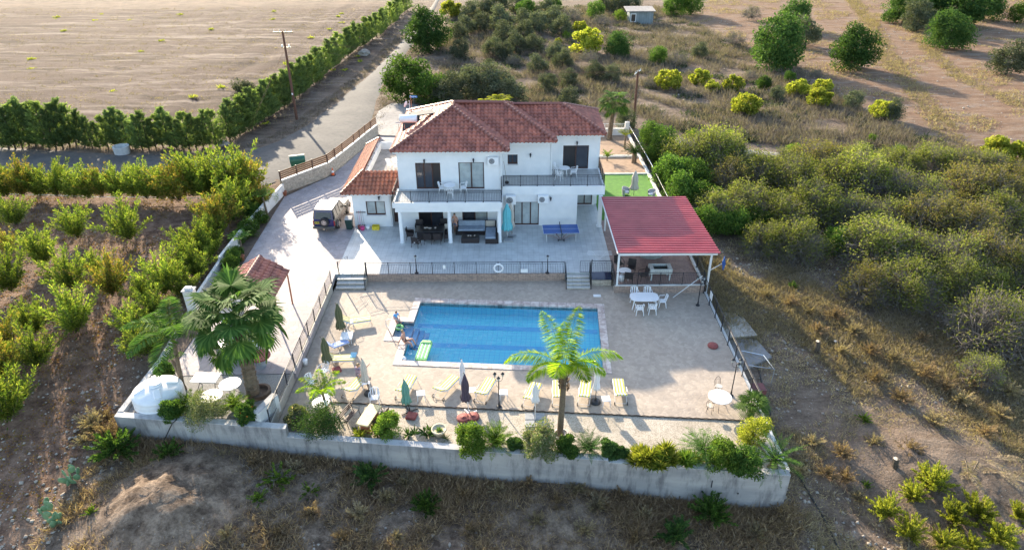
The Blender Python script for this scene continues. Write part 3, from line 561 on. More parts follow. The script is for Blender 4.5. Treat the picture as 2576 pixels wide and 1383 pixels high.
# balconies
mb = MB(); mb.box(-8.75, -.68, 46.7, 46.85, 2.95, 3.36); mb.box(-8.75, -8.6, 46.85, 49.5, 2.95, 3.36); mb.box(-8.6, -.68, 46.85, 49.55, 2.95, 3.17); mb.box(-8.6, -.8, 46.78, 47.05, 2.58, 2.95); mb.box(-8.6, -8.35, 47.05, 49.5, 2.58, 2.95); mb.box(-1.05, -.8, 47.05, 49.5, 2.58, 2.95)
mb.box(-.68, 7.2, 49.68, 49.8, 2.62, 3.36); mb.box(7.05, 7.2, 49.8, 53.6, 2.62, 3.36); mb.box(-.72, 7.05, 49.98, 53.6, 2.85, 3.17)
mk('balcony', mb, M['white'], HP)
mk('balcony_floor', MB().box(-8.6, -.72, 46.85, 49.55, 3.17, 3.2).box(-.72, 3.25, 49.8, 52.3, 3.17, 3.2).box(3.25, 7.05, 49.8, 53.6, 3.17, 3.201), M['balcony'], HP)
for x in (-8.28, -4.64, -.93): mk('column', MB().lathe([(.19, 0), (.19, .06), (.155, .08), (.14, 2.5), (.14, 2.58)], (x, 46.93, 0), 16), M['white'], HP, True)
mk('column', MB().rbox((6.9, 49.5, 1.31), (.30, .30, 2.62), .02).rbox((6.9, 49.5, .05), (.42, .42, .1), .02), M['white'], HP)
# openings
opening('sliding_door', *h_upL[0], 49.55, 3, ['glass', 'glass', 'glassblack']); opening('sliding_door', *h_upL[1], 49.55, 2, ['glasslight'])
opening('sliding_door', *h_rt[0], 53.6, 2, ['glassblack', 'glass']); opening('window', -.29, .5, 4.15, 4.96, 52.3, 2, ['glass'])
opening('window', -11.37, -9.88, .97, 2.16, 49.75, 2, ['glasslight']); opening('sliding_door', -7.28, -5.35, .02, 2.1, 49.5, 2, ['glassblack', 'glass']); opening('window', -3.86, -1.89, .45, 2.1, 49.5, 2, ['glass', 'glasslight'])
opening('sliding_door', .16, 2.14, .02, 2.02, 49.75, 3, ['glasslight']); opening('sliding_door', 5.46, 6.74, .02, 2.0, 53.6, 2, ['glasslight']); 
o = mk('front_door', MB().box(-9.36, -8.64, 50.46, 50.52, .03, 2.1), M['brownframe'], HP)
mk('window_sill', MB().box(-11.45, -9.8, 49.66, 49.75, .91, .97), M['stonewhite'], HP); mk('window_sill', MB().box(-.36, .57, 52.21, 52.3, 4.09, 4.15), M['stonewhite'], HP)
for x, z, y in ((-6.53, 5.6, 49.55), (-2.84, 5.63, 49.55), (1.51, 5.0, 52.3), (5.27, 5.52, 53.6), (-10.26, 2.55, 49.75), (3.03, 2.42, 49.68)): lantern(x, z, y)
aircon(-1.78, -.96, 5.3, 5.88, 49.55); aircon(-.45, .33, 2.1, 2.8, 49.45); aircon(2.03, 2.86, 2.1, 2.7, 49.68)
for x, y, z0, z1 in ((-.83, 49.5, 3.2, 6.3), (3.14, 52.25, 3.2, 6.3), (-9.5, 49.7, 0, 2.8)): mk('drainpipe', MB().tube([(x, y, z0), (x, y, z1)], .035, 6), M['whitem'], HP)
# eaves
def eave(rects, z, m=M['white']):
    mb = MB()
    for r in rects: mb.box(*r, z-.12, z-.0)
    mk('eaves', mb, m, HP)
eave([(-8.82, -.3, 49.18, 59.0), (-.3, 3.35, 51.15, 59.0), (3.35, 7.32, 52.75, 59.0)], 6.34)
eave([(-12.9, -8.75, 49.42, 51.3), (-12.9, -11.65, 51.3, 59.9)], 2.86)
# ---- clay tiles: barrel profile pressed across the slope, a step at every course
def tiled(poly, m, tw=.315, tl=.40, name='roof', amp=.062):
    """poly: 3-D convex polygon whose first edge is the eave"""
    P = [Vector(p) for p in poly]; e = (P[1]-P[0]).normalized(); nn = (P[1]-P[0]).cross(P[2]-P[1]).normalized()
    if nn.z < 0: nn = -nn
    up = nn.cross(e); up = up if up.z > 0 else -up; O = P[0]
    q = [((p-O).dot(e), (p-O).dot(up)) for p in P]; s0 = min(a for a, b in q)-.05; s1 = max(a for a, b in q)+.05; t1 = max(b for a, b in q)+.02
    s0 = math.floor(s0/tw)*tw; nc = int(math.ceil((s1-s0)/tw)); nr = int(math.ceil(t1/tl)); k = 6; bm = bmesh.new(); lay = bm.verts.layers.float.new('tile'); hv = {}
    for r in range(nr):
        rows = []
        for tt, hh in ((r*tl-.05*(r == 0), .065), ((r+1)*tl, .0)):
            row = []
            for c in range(nc*k+1):
                s = s0+c*tw/k; ph = (c % k)/k; wv = .5+.5*math.cos(2*PI*(ph-.35)); wv = wv**.8
                vv = bm.verts.new(O+e*s+up*tt+nn*(amp*wv*2+hh+.01)); hv[vv] = 1; row.append(vv)
            rows.append(row)
        for c in range(nc*k): f = bm.faces.new((rows[0][c], rows[0][c+1], rows[1][c+1], rows[1][c])); f.smooth = True
        # front lip of the course
        lip = [bm.verts.new(v_.co-nn*.075) for v_ in rows[0]]
        for c in range(nc*k): bm.faces.new((lip[c], lip[c+1], rows[0][c+1], rows[0][c]))
    rr = random.Random(len(poly)*7+nc)
    tab = {}
    for v_ in bm.verts:
        a = v_.co-O; key = (int((a.dot(e)-s0+.02)/tw), int((a.dot(up)+.01)/tl)); v_[lay] = tab.setdefault(key, rr.random())
    n = len(P); cen = sum(P, Vector())/n
    for i in range(1, n):
        a, b = P[i], P[(i+1) % n]; pn = (b-a).cross(nn).normalized()
        if (cen-a).dot(pn) > 0: pn = -pn
        bmesh.ops.bisect_plane(bm, geom=bm.verts[:]+bm.edges[:]+bm.faces[:], plane_co=a, plane_no=pn, clear_outer=True)
    me = bpy.data.meshes.new(name); bm.to_mesh(me); bm.free(); 
    L = Matrix.Translation(-villa.location) ; return me
def roofpart(polys, m, name='roof', parent=villa, **k):
    bm = bmesh.new()
    for p in polys: me = tiled(p, m, **k); bm.from_mesh(me); bpy.data.meshes.remove(me)
    bmesh.ops.translate(bm, verts=bm.verts, vec=-Vector(parent.location)); me = bpy.data.meshes.new(name); bm.to_mesh(me); bm.free(); return link(name, me, m, parent)
def ridge(lines, m, parent, root):
    mb = MB()
    for a, b in lines:
        a = Vector(a); b = Vector(b); L = (b-a).length; n = max(1, round(L/.34)); d = (b-a)/n
        for i in range(n):
            p = a+d*i; mb.tube([p-d*.1, p+d*.2, p+d*1.0], [.17, .15, .115], 8)
    o = mk('ridge_tiles', mb, m, parent); o.location = tuple(-q for q in root.location); return o
SL = .46
def zr(d): return 6.36+SL*d
z1_, z2_, z3_ = zr(4.34), zr(4.025), zr(3.225); zv = zr(0)
e = 1e-3
polys = [[(-8.9, 49.1, zv), (-.22, 49.1, zv), (-4.56, 53.44, z1_)],
 [(-.22, 49.1, zv), (-.22, 51.05, zv), (-4.24, 55.07, z2_), (-4.56, 54.76, z1_), (-4.56, 53.44, z1_)],
 [(-.22, 51.05, zv), (3.43, 51.05, zv), (-.6, 55.07, z2_), (-4.24, 55.07, z2_)],
 [(3.43, 51.05, zv), (3.43, 52.65, zv), (.21, 55.87, z3_), (-.6, 55.07, z2_)],
 [(3.43, 52.65, zv), (7.4, 52.65, zv), (4.18, 55.87, z3_), (.21, 55.87, z3_)],
 [(7.4, 52.65, zv), (7.4, 59.1, zv), (4.18, 55.87, z3_)],
 [(-8.9, 59.1, zv), (-8.9, 49.1, zv), (-4.56, 53.44, z1_), (-4.56, 54.76, z1_)]]
rf = roofpart(polys, M['roof'])
bk = MB().quad((7.4, 59.1, zv), (-8.9, 59.1, zv), (-4.56, 54.76, z1_), (4.18, 55.87, z3_)); mk('back_roof', bk, M['roof'], HP)
up_ = lambda p: (p[0], p[1], p[2]+.13)
ridge([(up_(a), up_(b)) for a, b in (((-8.9, 49.1, zv), (-4.56, 53.44, z1_)), ((-.22, 49.1, zv), (-4.56, 53.44, z1_)), ((3.43, 51.05, zv), (-.6, 55.07, z2_)), ((7.4, 52.65, zv), (4.18, 55.87, z3_)),
   ((-4.56, 53.44, z1_), (-4.56, 54.76, z1_)), ((-4.56, 54.76, z1_), (-.6, 55.07, z2_)), ((-.6, 55.07, z2_), (.21, 55.87, z3_)), ((.21, 55.87, z3_), (4.18, 55.87, z3_)), ((-8.9, 59.1, zv), (-4.56, 54.76, z1_)), ((7.4, 59.1, zv), (4.18, 55.87, z3_)))], M['roof'], rf, villa)
zw = 2.9; dz = .6
wp = [[(-13.0, 49.3, zw), (-8.72, 49.3, zw), (-8.72, 51.4, zw+.52*2.1), (-11.55, 51.4, zw+.52*2.1)][:4], [(-13.0, 60.4, zw), (-13.0, 49.3, zw), (-11.55, 51.4, zw+.52*2.1), (-11.55, 58.9, zw+.52*2.1)]]
wr = roofpart(wp, M['roofwing'], 'wing_roof'); ridge([(up_((-13, 49.3, zw)), up_((-11.55, 51.4, zw+1.09)))], M['roofwing'], wr, villa); ridge([(up_((-13, 60.4, zw)), up_((-11.55, 58.9, zw+1.09)))], M['roofwing'], wr, villa)
# solar water heater, dish
so = mk('solar_heater', MB().tube([(-8.75, 52.7, 6.75), (-8.75, 52.7, 7.35)], .02, 5).tube([(-8.3, 52.7, 6.95), (-8.3, 52.7, 7.35)], .02, 5).tube([(-7.55, 52.7, 7.2), (-7.55, 52.7, 7.35)], .02, 5).tube([(-8.6, 52.6, 6.5), (-8.6, 52.9, 7.3)], .02, 5).tube([(-7.5, 53.4, 7.1), (-7.5, 52.9, 7.5)], .02, 5).tube([(-9.0, 52.9, 7.4), (-7.3, 52.9, 7.4)], .025, 5), M['steel'], HP)
tk = MB(); 
for x in (0,): tk.tube([(-8.68, 52.9, 7.72), (-8.64, 52.9, 7.72), (-7.36, 52.9, 7.72), (-7.32, 52.9, 7.72)], [.24, .29, .29, .24], 20)
q = mk('tank', tk, M['plastic'], so, True); q.location = tuple(-a for a in V0)
pb = MB(); pb.cbox((-7.0, 53.9, 7.85), (1.0, 1.9, .08), rad(-64), 0, rad(0)).cbox((-7.9, 53.6, 7.1), (1.3, 1.5, .08), 0, rad(30)); q = mk('solar_panel', pb, M['solar'], so); q.location = tuple(-a for a in V0)
ds = MB(); c = Vector((-8.85, 58.2, 7.3)); ds.tube([(-8.6, 58.3, 6.4), (-8.6, 58.3, 7.6)], .025, 6); ds.tube([(-8.6, 58.3, 7.3), tuple(c)], .02, 5)
M4 = Matrix.Translation(c) @ Matrix.Rotation(rad(-20), 4, 'Z') @ Matrix.Rotation(rad(-75), 4, 'Y'); dv = MB().lathe([(.01, .0), (.16, .03), (.27, .08), (.28, .09), (.16, .045), (.01, .015)], (0, 0, 0), 16); ds.add([M4 @ Vector(p) for p in dv.v], dv.f); mk('satellite_dish', ds, M['plastic'], HP)
mk('aerial_pole', MB().tube([(-8.3, 57.2, 6.5), (-8.3, 57.2, 8.3)], .03, 6), M['steel'], HP)
# ---- railings
def railing(pts, h, label, sp=1.45, name='railing', base=.08, cat='railing', lamp=(), m=None, thr=.022, pk=.115, parent=None, close=0, toprail=True, drop=0):
    """posts, rails and one infill panel of bars per bay"""
    m = m or M['iron']; t = parent or thing(name, label, cat, pts[0])
    for i in range(len(pts)-1):
        a = Vector(pts[i]); b = Vector(pts[i+1]); L = (b-a).length; n = max(1, round(L/sp)); rl = MB(); rl.tube([a+Vector((0, 0, h)), b+Vector((0, 0, h))], thr, 6); rl.tube([a+Vector((0, 0, h-.14)), b+Vector((0, 0, h-.14))], .012, 4); rl.tube([a+Vector((0, 0, base)), b+Vector((0, 0, base))], .014, 4)
        mk('rails', rl, m, (t, True))
        for k in range(n):
            p = a+(b-a)*k/n; q = a+(b-a)*(k+1)/n; nb = max(2, int((q-p).length/pk)); pb = MB()
            for j in range(1, nb): s = p+(q-p)*j/nb; pb.tube([s+Vector((0, 0, base)), s+Vector((0, 0, h-.14))], .0085, 3, False)
            mk('bar_panel', pb, m, (t, True))
        for k in range(0 if i == 0 else 1, n+1):
            p = a+(b-a)*k/n; mb = MB(); mb.cbox(p+Vector((0, 0, (h-drop)/2)), (.045, .045, h+drop)); mb.lathe([(.03, 0), (.035, .02), (.01, .05)], tuple(p+Vector((0, 0, h))), 6); mb.cbox(p+Vector((0, 0, .02-drop)), (.085, .085, .05)); mk('post', mb, m, (t, True))
    return t
def balrail(pts, h, **k):
    t = mk('balcony_railing', MB().tube([Vector(pts[0])+Vector((0, 0, h)), Vector(pts[0])+Vector((.01, 0, h))], .02, 4), M['iron'], HP)
    for i in range(len(pts)-1):
        a = Vector(pts[i]); b = Vector(pts[i+1]); L = (b-a).length; n = max(1, round(L/1.33)); z = Vector((0, 0, 1)); mb = MB(); mb.tube([a+z*h, b+z*h], .022, 6); mb.tube([a+z*(h-.12), b+z*(h-.12)], .012, 4); mb.tube([a+z*.07, b+z*.07], .014, 4); o = mk('rails', mb, M['iron'], t); o.location = tuple(-q for q in V0)
        for k2 in range(n):
            p = a+(b-a)*k2/n; q = a+(b-a)*(k2+1)/n; nb = int((q-p).length/.115); mb = MB()
            for j in range(1, nb): s = p+(q-p)*j/nb; mb.tube([s+z*.07, s+z*(h-.12)], .0085, 3, False)
            o = mk('bar_panel', mb, M['iron'], t); o.location = tuple(-q_ for q_ in V0)
        for k2 in range(n+1):
            p = a+(b-a)*k2/n; mb = MB().cbox(p+z*h/2, (.045, .045, h)).lathe([(.03, 0), (.035, .02), (.01, .05)], tuple(p+z*h), 6).cbox(p+z*.01, (.09, .09, .03)); o = mk('post', mb, M['iron'], t); o.location = tuple(-q_ for q_ in V0)
balrail([(-8.67, 49.45, 3.37), (-8.67, 46.77, 3.37), (-.75, 46.77, 3.37), (-.75, 49.45, 3.37)], .85)
balrail([(-.6, 49.74, 3.37), (7.12, 49.74, 3.37), (7.12, 53.5, 3.37)], .85)
rt = mk('parapet_rail', MB().tube([(-8.65, 51.42, 4.0), (-11.52, 51.42, 4.0), (-11.52, 58.67, 4.0), (-9, 58.67, 4.0)], .022, 6), M['iron'], HP)
mb = MB()
for p in [(-11.52, 51.42)]+[(-11.52, 51.42+1.45*k) for k in range(1, 6)]+[(-10.1, 51.42)]: mb.lathe([(.045, 0), (.03, .04), (.015, .08), (.015, .15)], (*p, 3.85), 6)
o = mk('rail_bracket', mb, M['iron'], rt); o.location = tuple(-q for q in V0)
RIGHT = {}
zb = DECK
railing([(-10.12, 42.13, -.1), (3.62, 42.13, -.1)], 1.0, 'long black railing along the front edge of the terrace', 1.52, drop=.1)
railing([(6.98, 40.43, 0), (13.0, 40.43, 0)], .95, 'black railing along the front of the pergola floor', 1.5, drop=.12)
railing([(5.55, 42.13, 0), (6.92, 42.13, 0), (6.92, 40.6, 0)], .95, 'black railing above the storage bench', 1.4, drop=.1)
railing([(13.0, 40.7, .12), (13.0, 50.4, .12)], .8, 'black railing on the kerb at the right edge of the pergola', 1.9)
railing([(-12.33, 26.9, .03), (-12.33, 40.9, .03)], .92, 'slanting view of the long black fence between the pool deck and the driveway', 1.55, name='pool_fence', cat='fence', thr=.028, drop=.25)
railing([(13.02, 28.3, DECK), (13.02, 40.3, DECK)], 1.15, 'black fence with pale top rail down the right side of the pool deck', 1.5, name='pool_fence', cat='fence', thr=.028)
tg = thing('garden_railing', 'tall grey topped railing between the lawn and the green bushes', 'railing', (12.75, 50.7, .2)); mk('top_rail', MB().tube([(12.85, 51.2, 1.1), (12.8, 60, 1.1), (12.45, 71.4, 1.1)], .035, 6), M['steel'], (tg, True))
for y in np.linspace(51.2, 71.2, 10): mk('post', MB().cbox((12.86-.017*(y-51), y, .65), (.05, .05, .95)), M['iron'], (tg, True))
for y0, y1 in zip(np.linspace(51.2, 71.2, 10)[:-1], np.linspace(51.2, 71.2, 10)[1:]):
    mb = MB(); [mb.tube([(12.86-.017*(y-51), y, .25), (12.86-.017*(y-51), y, 1.08)], .008, 3, False) for y in np.arange(y0+.14, y1-.1, .14)]; mk('bar_panel', mb, M['iron'], (tg, True))
railing([(7.8, 71.5, .75), (12.0, 71.5, .75)], .5, 'white pointed rail on the wall behind the small palm', 2, m=M['whitem'])
# handrails of the right steps and gates
def gate(x, y, z, wd, ang, label, h=.95):
    t = thing('gate', label, 'gate', (x, y, z), ang); fr = MB(); fr.tube([(0, 0, .06), (0, 0, h), (wd, 0, h), (wd, 0, .06), (0, 0, .06)], .018, 5); fr.tube([(0, 0, h-.12), (wd, 0, h-.12)], .01, 4); mk('gate_frame', fr, M['iron'], t)
    b = MB(); n = int(wd/.11)
    for k in range(1, n): b.tube([(wd*k/n, 0, .07), (wd*k/n, 0, h-.12)], .008, 3, False)
    mk('bar_panel', b, M['iron'], t); mk('gate_post', MB().cbox((-.05, 0, h/2), (.05, .05, h+.1)).lathe([(.035, 0), (.035, .03), (.01, .06)], (-.05, 0, h+.05), 6), M['iron'], t)
gate(-12.05, 42.15, 0, 1.0, rad(62), 'open black gate at the left post of the wide steps'); gate(-10.2, 42.05, 0, 1.0, rad(-155), 'open black gate leaf at the right side of the wide steps'); gate(5.5, 42.15, 0, .75, rad(180), 'open black gate at the top of the narrower steps', .95)
def handrail(pts, label, parent_name='handrail'):
    t = thing(parent_name, label, 'handrail', pts[0]); mb = MB(); mb.tube([Vector(p)+Vector((0, 0, .9)) for p in pts], .022, 6); mk('rail', mb, M['iron'], (t, True))
    for p in (pts[0], pts[-1]): mk('post', MB().cbox((p[0], p[1], p[2]+.45), (.045, .045, .9)), M['iron'], (t, True))
    b = MB(); n = 10
    for k in range(1, n): s = Vector(pts[0])+(Vector(pts[-1])-Vector(pts[0]))*k/n; b.tube([s+Vector((0, 0, .1)), s+Vector((0, 0, .9))], .008, 3, False)
    mk('bar_panel', b, M['iron'], (t, True))
handrail([(3.72, 42.1, 0), (3.72, 40.92, DECK)], 'black handrail on the left of the narrower steps'); handrail([(5.42, 42.1, 0), (5.42, 40.92, DECK)], 'black handrail on the right of the narrower steps'); handrail([(-10.1, 42.0, 0), (-10.1, 40.95, DECK)], 'black handrail on the right of the wide steps')
# ---- wooden fence on the stone wall
wf_ = thing('wooden_fence', 'brown slatted wooden fence on the pale stone wall', 'fence', (SW[0][0], SW[0][1], 1.2))
for i in range(len(SW)-1):
    a, b = Vector((*SW[i], 0)), Vector((*SW[i+1], 0)); d = (b-a).normalized(); nn = Vector((-d.y, d.x, 0)); L = (b-a).length; sg = max(1, round(L/1.9))
    for j in range(sg):
        p = a+(b-a)*j/sg+nn*.12; q = a+(b-a)*(j+1)/sg+nn*.12; mb = MB(); c = (p+q)/2; ang = math.atan2(d.y, d.x)
        for k in range(4): mb.cbox((c.x, c.y, 1.38+.18*k), ((q-p).length-.06, .03, .145), ang)
        mk('slat_panel', mb, M['wood'], (wf_, True)); mk('post', MB().cbox((p.x, p.y, 1.62), (.09, .09, .86), ang), M['brownframe'], (wf_, True))
# ---- red pergola
pg = thing('pergola', 'large pergola with red corrugated metal roof and white posts', 'pergola', (10, 44.5, 0)); PG = (pg, True)
A, B, C_, D_ = (6.87, 49.1, 2.72), (13.3, 49.1, 2.72), (13.62, 39.95, 2.66), (6.97, 40.1, 2.66)
mb = MB(); n = 27; k = 10; vs = []; rows = n*k
for i in range(rows+1):
    t = i/rows; l = [D_[j]*(1-t)+A[j]*t for j in range(3)]; r = [C_[j]*(1-t)+B[j]*t for j in range(3)]; ph = (i % k)/k; z = .06*max(-1, min(1, 1.7*math.sin(2*PI*ph))); vs += [(l[0], l[1], l[2]+z), (r[0], r[1], r[2]+z)]
mb.add(vs, [(2*i, 2*i+1, 2*i+3, 2*i+2) for i in range(rows)])
rm = pm('red_metal_roof', (.37, .045, .055), (.27, .022, .034), .7, .42, spec=.6); mk('metal_roof', mb, rm, PG)
mb = MB().box(7.0, 13.5, 40.15, 40.27, 2.42, 2.58).box(6.98, 13.2, 48.7, 48.82, 2.42, 2.58)
for x in (7.05, 9.1, 11.2, 13.15): mb.box(x, x+.08, 40.1, 48.9, 2.45, 2.6)
mk('roof_beam', mb, M['whitem'], PG)
for x, y, s in ((7.1, 40.48, 1), (13.22, 40.48, 1), (7.25, 48.7, 1), (13.0, 48.7, 1)): mk('post', MB().rbox((x, y, 1.22), (.13, .13, 2.42), .01), M['whitem'], PG)
mk('white_edge', MB().tube([(6.84, 49.1, 2.68), (6.93, 40.08, 2.62)], .045, 5), M['whitem'], PG)
# storage bench
sb = thing('storage_bench', 'grey storage cabinet with dark sloping lid between the steps and the pergola', 'storage box', (6.2, 41.75, DECK)); mk('cabinet', MB().box(5.52, 6.86, 41.35, 42.07, DECK, -.1), M['palestone'], (sb, True)); mk('lid', MB().cbox((6.19, 41.72, .0), (1.36, .8, .05), 0, rad(12)), glassmat('dark_lid', (.03, .04, .07)), (sb, True))
# ============================================================ THINGS ON THE TERRACE, THE DECK AND IN THE YARD
def put(pr, u, v, z, rz, label, group=None, **k): return pr.put(G(u, v, z), rz, label, group, **k)
D0 = DECK+.002
# ---- monobloc chair (faces -y)
def monobloc(name='plastic_chair', m=None, cat='chair', label='white plastic chair'):
    m = m or M['plastic']; t = thing(name, label, cat)
    s = MB().rbox((0, 0, .42), (.44, .42, .035), .03); mk('seat', s, m, t)
    b = MB(); W = 9
    pr = []
    for i in range(W):                                    # curved, slotted back
        a = -1.05+2.1*i/(W-1); pr.append((.25*math.sin(a), .06+.17*math.cos(a)))
    for i in range(W-1):
        if i % 2 == 1 and 0 < i < W-2: continue
        (x0, y0), (x1, y1) = pr[i], pr[i+1]; b.add([(x0, y0, .44), (x1, y1, .44), (x1*1.12, y1+.09, .80), (x0*1.12, y0+.09, .80), (x0, y0+.02, .44), (x1, y1+.02, .44), (x1*1.12, y1+.11, .80), (x0*1.12, y0+.11, .80)], [(0, 1, 2, 3), (7, 6, 5, 4), (0, 4, 5, 1), (1, 5, 6, 2), (2, 6, 7, 3), (3, 7, 4, 0)])
    b.tube([(x*1.12, y+.10, .80+.05*math.cos(i*PI/(W-1)-PI/2)) for i, (x, y) in enumerate(pr)], .022, 5); mk('backrest', b, m, t)
    for sx in (-1, 1):
        mk('armrest', MB().tube([(sx*.25, .15, .70), (sx*.275, .0, .66), (sx*.27, -.16, .65), (sx*.25, -.21, .58), (sx*.235, -.2, .43)], .022, 5), m, t)
        mk('leg', MB().tube([(sx*.22, -.18, .42), (sx*.26, -.23, 0)], [.03, .022], 5), m, t); mk('leg', MB().tube([(sx*.2, .18, .42), (sx*.25, .26, 0)], [.03, .022], 5), m, t)
    return Proto(t)
CH = monobloc()
def sqtable(w=.45, h=.42, label='low square white plastic table'):
    t = thing('side_table', label, 'table'); mk('table_top', MB().rbox((0, 0, h), (w, w, .035), .02), M['plastic'], t)
    for sx in (-1, 1):
        for sy in (-1, 1): mk('leg', MB().tube([(sx*w*.4, sy*w*.4, h-.02), (sx*w*.46, sy*w*.46, 0)], [.025, .018], 5), M['plastic'], t)
    return Proto(t)
ST = sqtable()
def roundtable(r, h, label, m=None, name='round_table', tripod=False):
    m = m or M['plastic']; t = thing(name, label, 'table'); mk('table_top', MB().lathe([(r*.9, h-.035), (r, h-.02), (r, h), (r*.97, h+.008)], n=28), m, t)
    lm = M['iron'] if tripod else m
    if tripod:
        for k in range(3):
            a = 2*PI*k/3+.3; c, s = math.cos(a), math.sin(a); mk('leg', MB().tube([(.5*r*c, .5*r*s, h-.03), (.12*c, .12*s, h*.5), (.2*c, .2*s, h*.25), (.75*r*c, .75*r*s, 0)], .013, 5), lm, t)
    else:
        for k in range(4): a = PI/4+k*PI/2; c, s = math.cos(a), math.sin(a); mk('leg', MB().tube([(.5*r*c, .5*r*s, h-.03), (.75*r*c, .75*r*s, 0)], [.03, .022], 5), lm, t)
    return Proto(t)
RT = roundtable(.45, .70, 'round white plastic table')
# balcony sets
RT.put((-4.66, 48.75, Z2), 0, 'round white plastic table on the lower front balcony of the house', 'round white plastic tables'); RT.put((4.2, 52.15, Z2), 0, 'round white plastic table on the right hand balcony of the house', 'round white plastic tables'); RT.put((-9.35, 54.3, Z2), 0, 'round white table on the open roof terrace at the left of the house', 'round white plastic tables')
for x, y, rz, lb in ((-5.25, 48.95, 90, 'left of the round table on the lower front balcony'), (-4.6, 48.0, 180, 'in front of the round table on the lower front balcony'), (-3.65, 48.95, -80, 'standing apart right of the round table on the lower front balcony'),
   (3.65, 52.75, 60, 'behind the round table on the right hand balcony'), (3.75, 51.35, 150, 'in front of the round table on the right hand balcony'), (4.95, 52.05, -90, 'right of the round table on the right hand balcony'),
   (-9.9, 53.8, 60, 'left of the table on the roof terrace'), (-9.3, 53.5, 170, 'in front of the table on the roof terrace')):
    CH.put((x, y, Z2), rad(rz), 'white plastic armchair '+lb, 'white plastic armchairs')
mo = thing('broom', 'broom leaning in the corner of the right hand balcony', 'broom', (-.35, 50.6, Z2)); mk('stick', MB().tube([(0, 0, .15), (-.25, .9, 1.5)], .013, 5), M['wood'], mo); mk('brush', MB().ball((0, 0, .12), .17, 8, 5, 1, .6, .8), M['rattan'], mo)
# pool deck chairs and tables
tc = G(1620.8, 746.1, DECK+.72)
bt = thing('dining_table', 'long white plastic dining table with rounded corners at the back right of the pool deck', 'table', (tc[0], tc[1], D0))
tp_ = [(.93*math.copysign(abs(math.cos(a))**.55, math.cos(a)), .55*math.copysign(abs(math.sin(a))**.55, math.sin(a))) for a in [2*PI*k/36 for k in range(36)]]
mk('table_top', MB().prism(tp_, .69, .73), M['plastic'], bt)
for sx in (-1, 1):
    for sy in (-1, 1): mk('leg', MB().tube([(sx*.68, sy*.35, .7), (sx*.8, sy*.45, 0)], [.045, .03], 6), M['plastic'], bt)
for dx, dy, rz, lb in ((-.5, .78, 0, 'behind the long white table, the left one'), (.38, .78, 0, 'behind the long white table, the right one'), (-.42, -.92, 180, 'in front of the long white table, the left one'), (.42, -.84, 176, 'in front of the long white table, the right one'), (1.22, -.02, -95, 'at the right end of the long white table')):
    CH.put((tc[0]+dx, tc[1]+dy, D0), rad(rz), 'white plastic armchair '+lb, 'white plastic armchairs')
for u, v, rz, lb in ((816.6, 946, -30, 'by the olive parasol with the red base'), (787.5, 975, 60, 'behind the small yellow green palm'), (944.2, 1014, 5, 'standing alone beside the black parasol base, facing the gravel'), (822, 1012, -60, 'tucked behind the round table near the small palm')):
    CH.put(G(u, v, DECK), rad(rz), 'white plastic armchair '+lb, 'white plastic armchairs')
for u, v, rz, lb in ((1060, 1003, 10, 'with a slatted top right of the mint parasol'), (1187, 995, 5, 'half hidden behind the purple parasol'), (1267, 1001, 0, 'right of the triple lamp post'), (1523.5, 1017, 5, 'between the two rightmost loungers'), (921.4, 975, 20, 'beside the sitting man'), (880.8, 822, 15, 'beside the farther olive parasol')):
    ST.put(G(u, v, DECK), rad(rz), 'low white plastic table '+lb, 'low square white plastic tables')
rt1 = roundtable(.47, .7, 'round white table behind the small yellow green palm'); rt1.put((*G(806.6, 1012, DECK+.7)[:2], D0))
# ---- loungers
def stripes():
    m, n, b = newmat('yellow_striped_canvas'); v = coords(n); sx = node(n, 'ShaderNodeSeparateXYZ'); n.links.new(v, sx.inputs[0])
    a = node(n, 'ShaderNodeMath', operation='MULTIPLY_ADD'); a.inputs[1].default_value = 6.2; a.inputs[2].default_value = 20.25; n.links.new(sx.outputs[0], a.inputs[0]); f = node(n, 'ShaderNodeMath', operation='FRACT'); n.links.new(a.outputs[0], f.inputs[0])
    n.links.new(ramp(n, f.outputs[0], [(0, (.60, .58, .50)), (.5, (.52, .45, .06))], 'CONSTANT'), b.inputs['Base Color']); b.inputs['Roughness'].default_value = .8; return m
M['stripe'] = stripes()
def lounger(name, label, m, back=32, fr=None):
    fr = fr or M['whitem']; t = thing(name, label, 'sun lounger'); cb, sb = math.cos(rad(back)), math.sin(rad(back))
    mk('seat_pad', MB().rbox((0, .62, .37), (.60, 1.26, .075), .03), m, t); o = mk('back_pad', MB().rbox((0, -.34*cb, .37+.34*sb), (.60, .70, .075), .03, 0, rad(-back)), m, t)
    for sx in (-1, 1):
        x = sx*.31; f = MB().tube([(x, 1.25, .32), (x, .0, .32), (x, -.68*cb, .32+.68*sb)], .015, 5); mk('side_rail', f, fr, t)
        mk('leg', MB().tube([(x, 1.12, .32), (x, 1.2, 0)], .015, 5), fr, t); mk('leg', MB().tube([(x, .1, .32), (x, -.48, .09)], .015, 5), fr, t)
        mk('armrest', MB().tube([(x*1.08, .35, .33), (x*1.1, .3, .56), (x*1.1, -.1, .6), (x*1.05, -.25, .42)], .013, 5), fr, t)
        w_ = MB(); w_.tube([(x*1.1+.085*0, -.5+.085*math.cos(2*PI*k/14), .09+.085*math.sin(2*PI*k/14)) for k in range(15)], .02, 5); mk('wheel', w_, M['black'], t)
    mk('crossbar', MB().tube([(-.31, -.5, .09), (.31, -.5, .09)], .012, 5), fr, t); mk('crossbar', MB().tube([(-.31, -.62*cb, .32+.62*sb), (.31, -.62*cb, .32+.62*sb)], .012, 5), fr, t)
    return Proto(t)
LO = lounger('sun_lounger', 'yellow striped lounger', M['stripe'])
LG = 'yellow and white striped sun loungers'
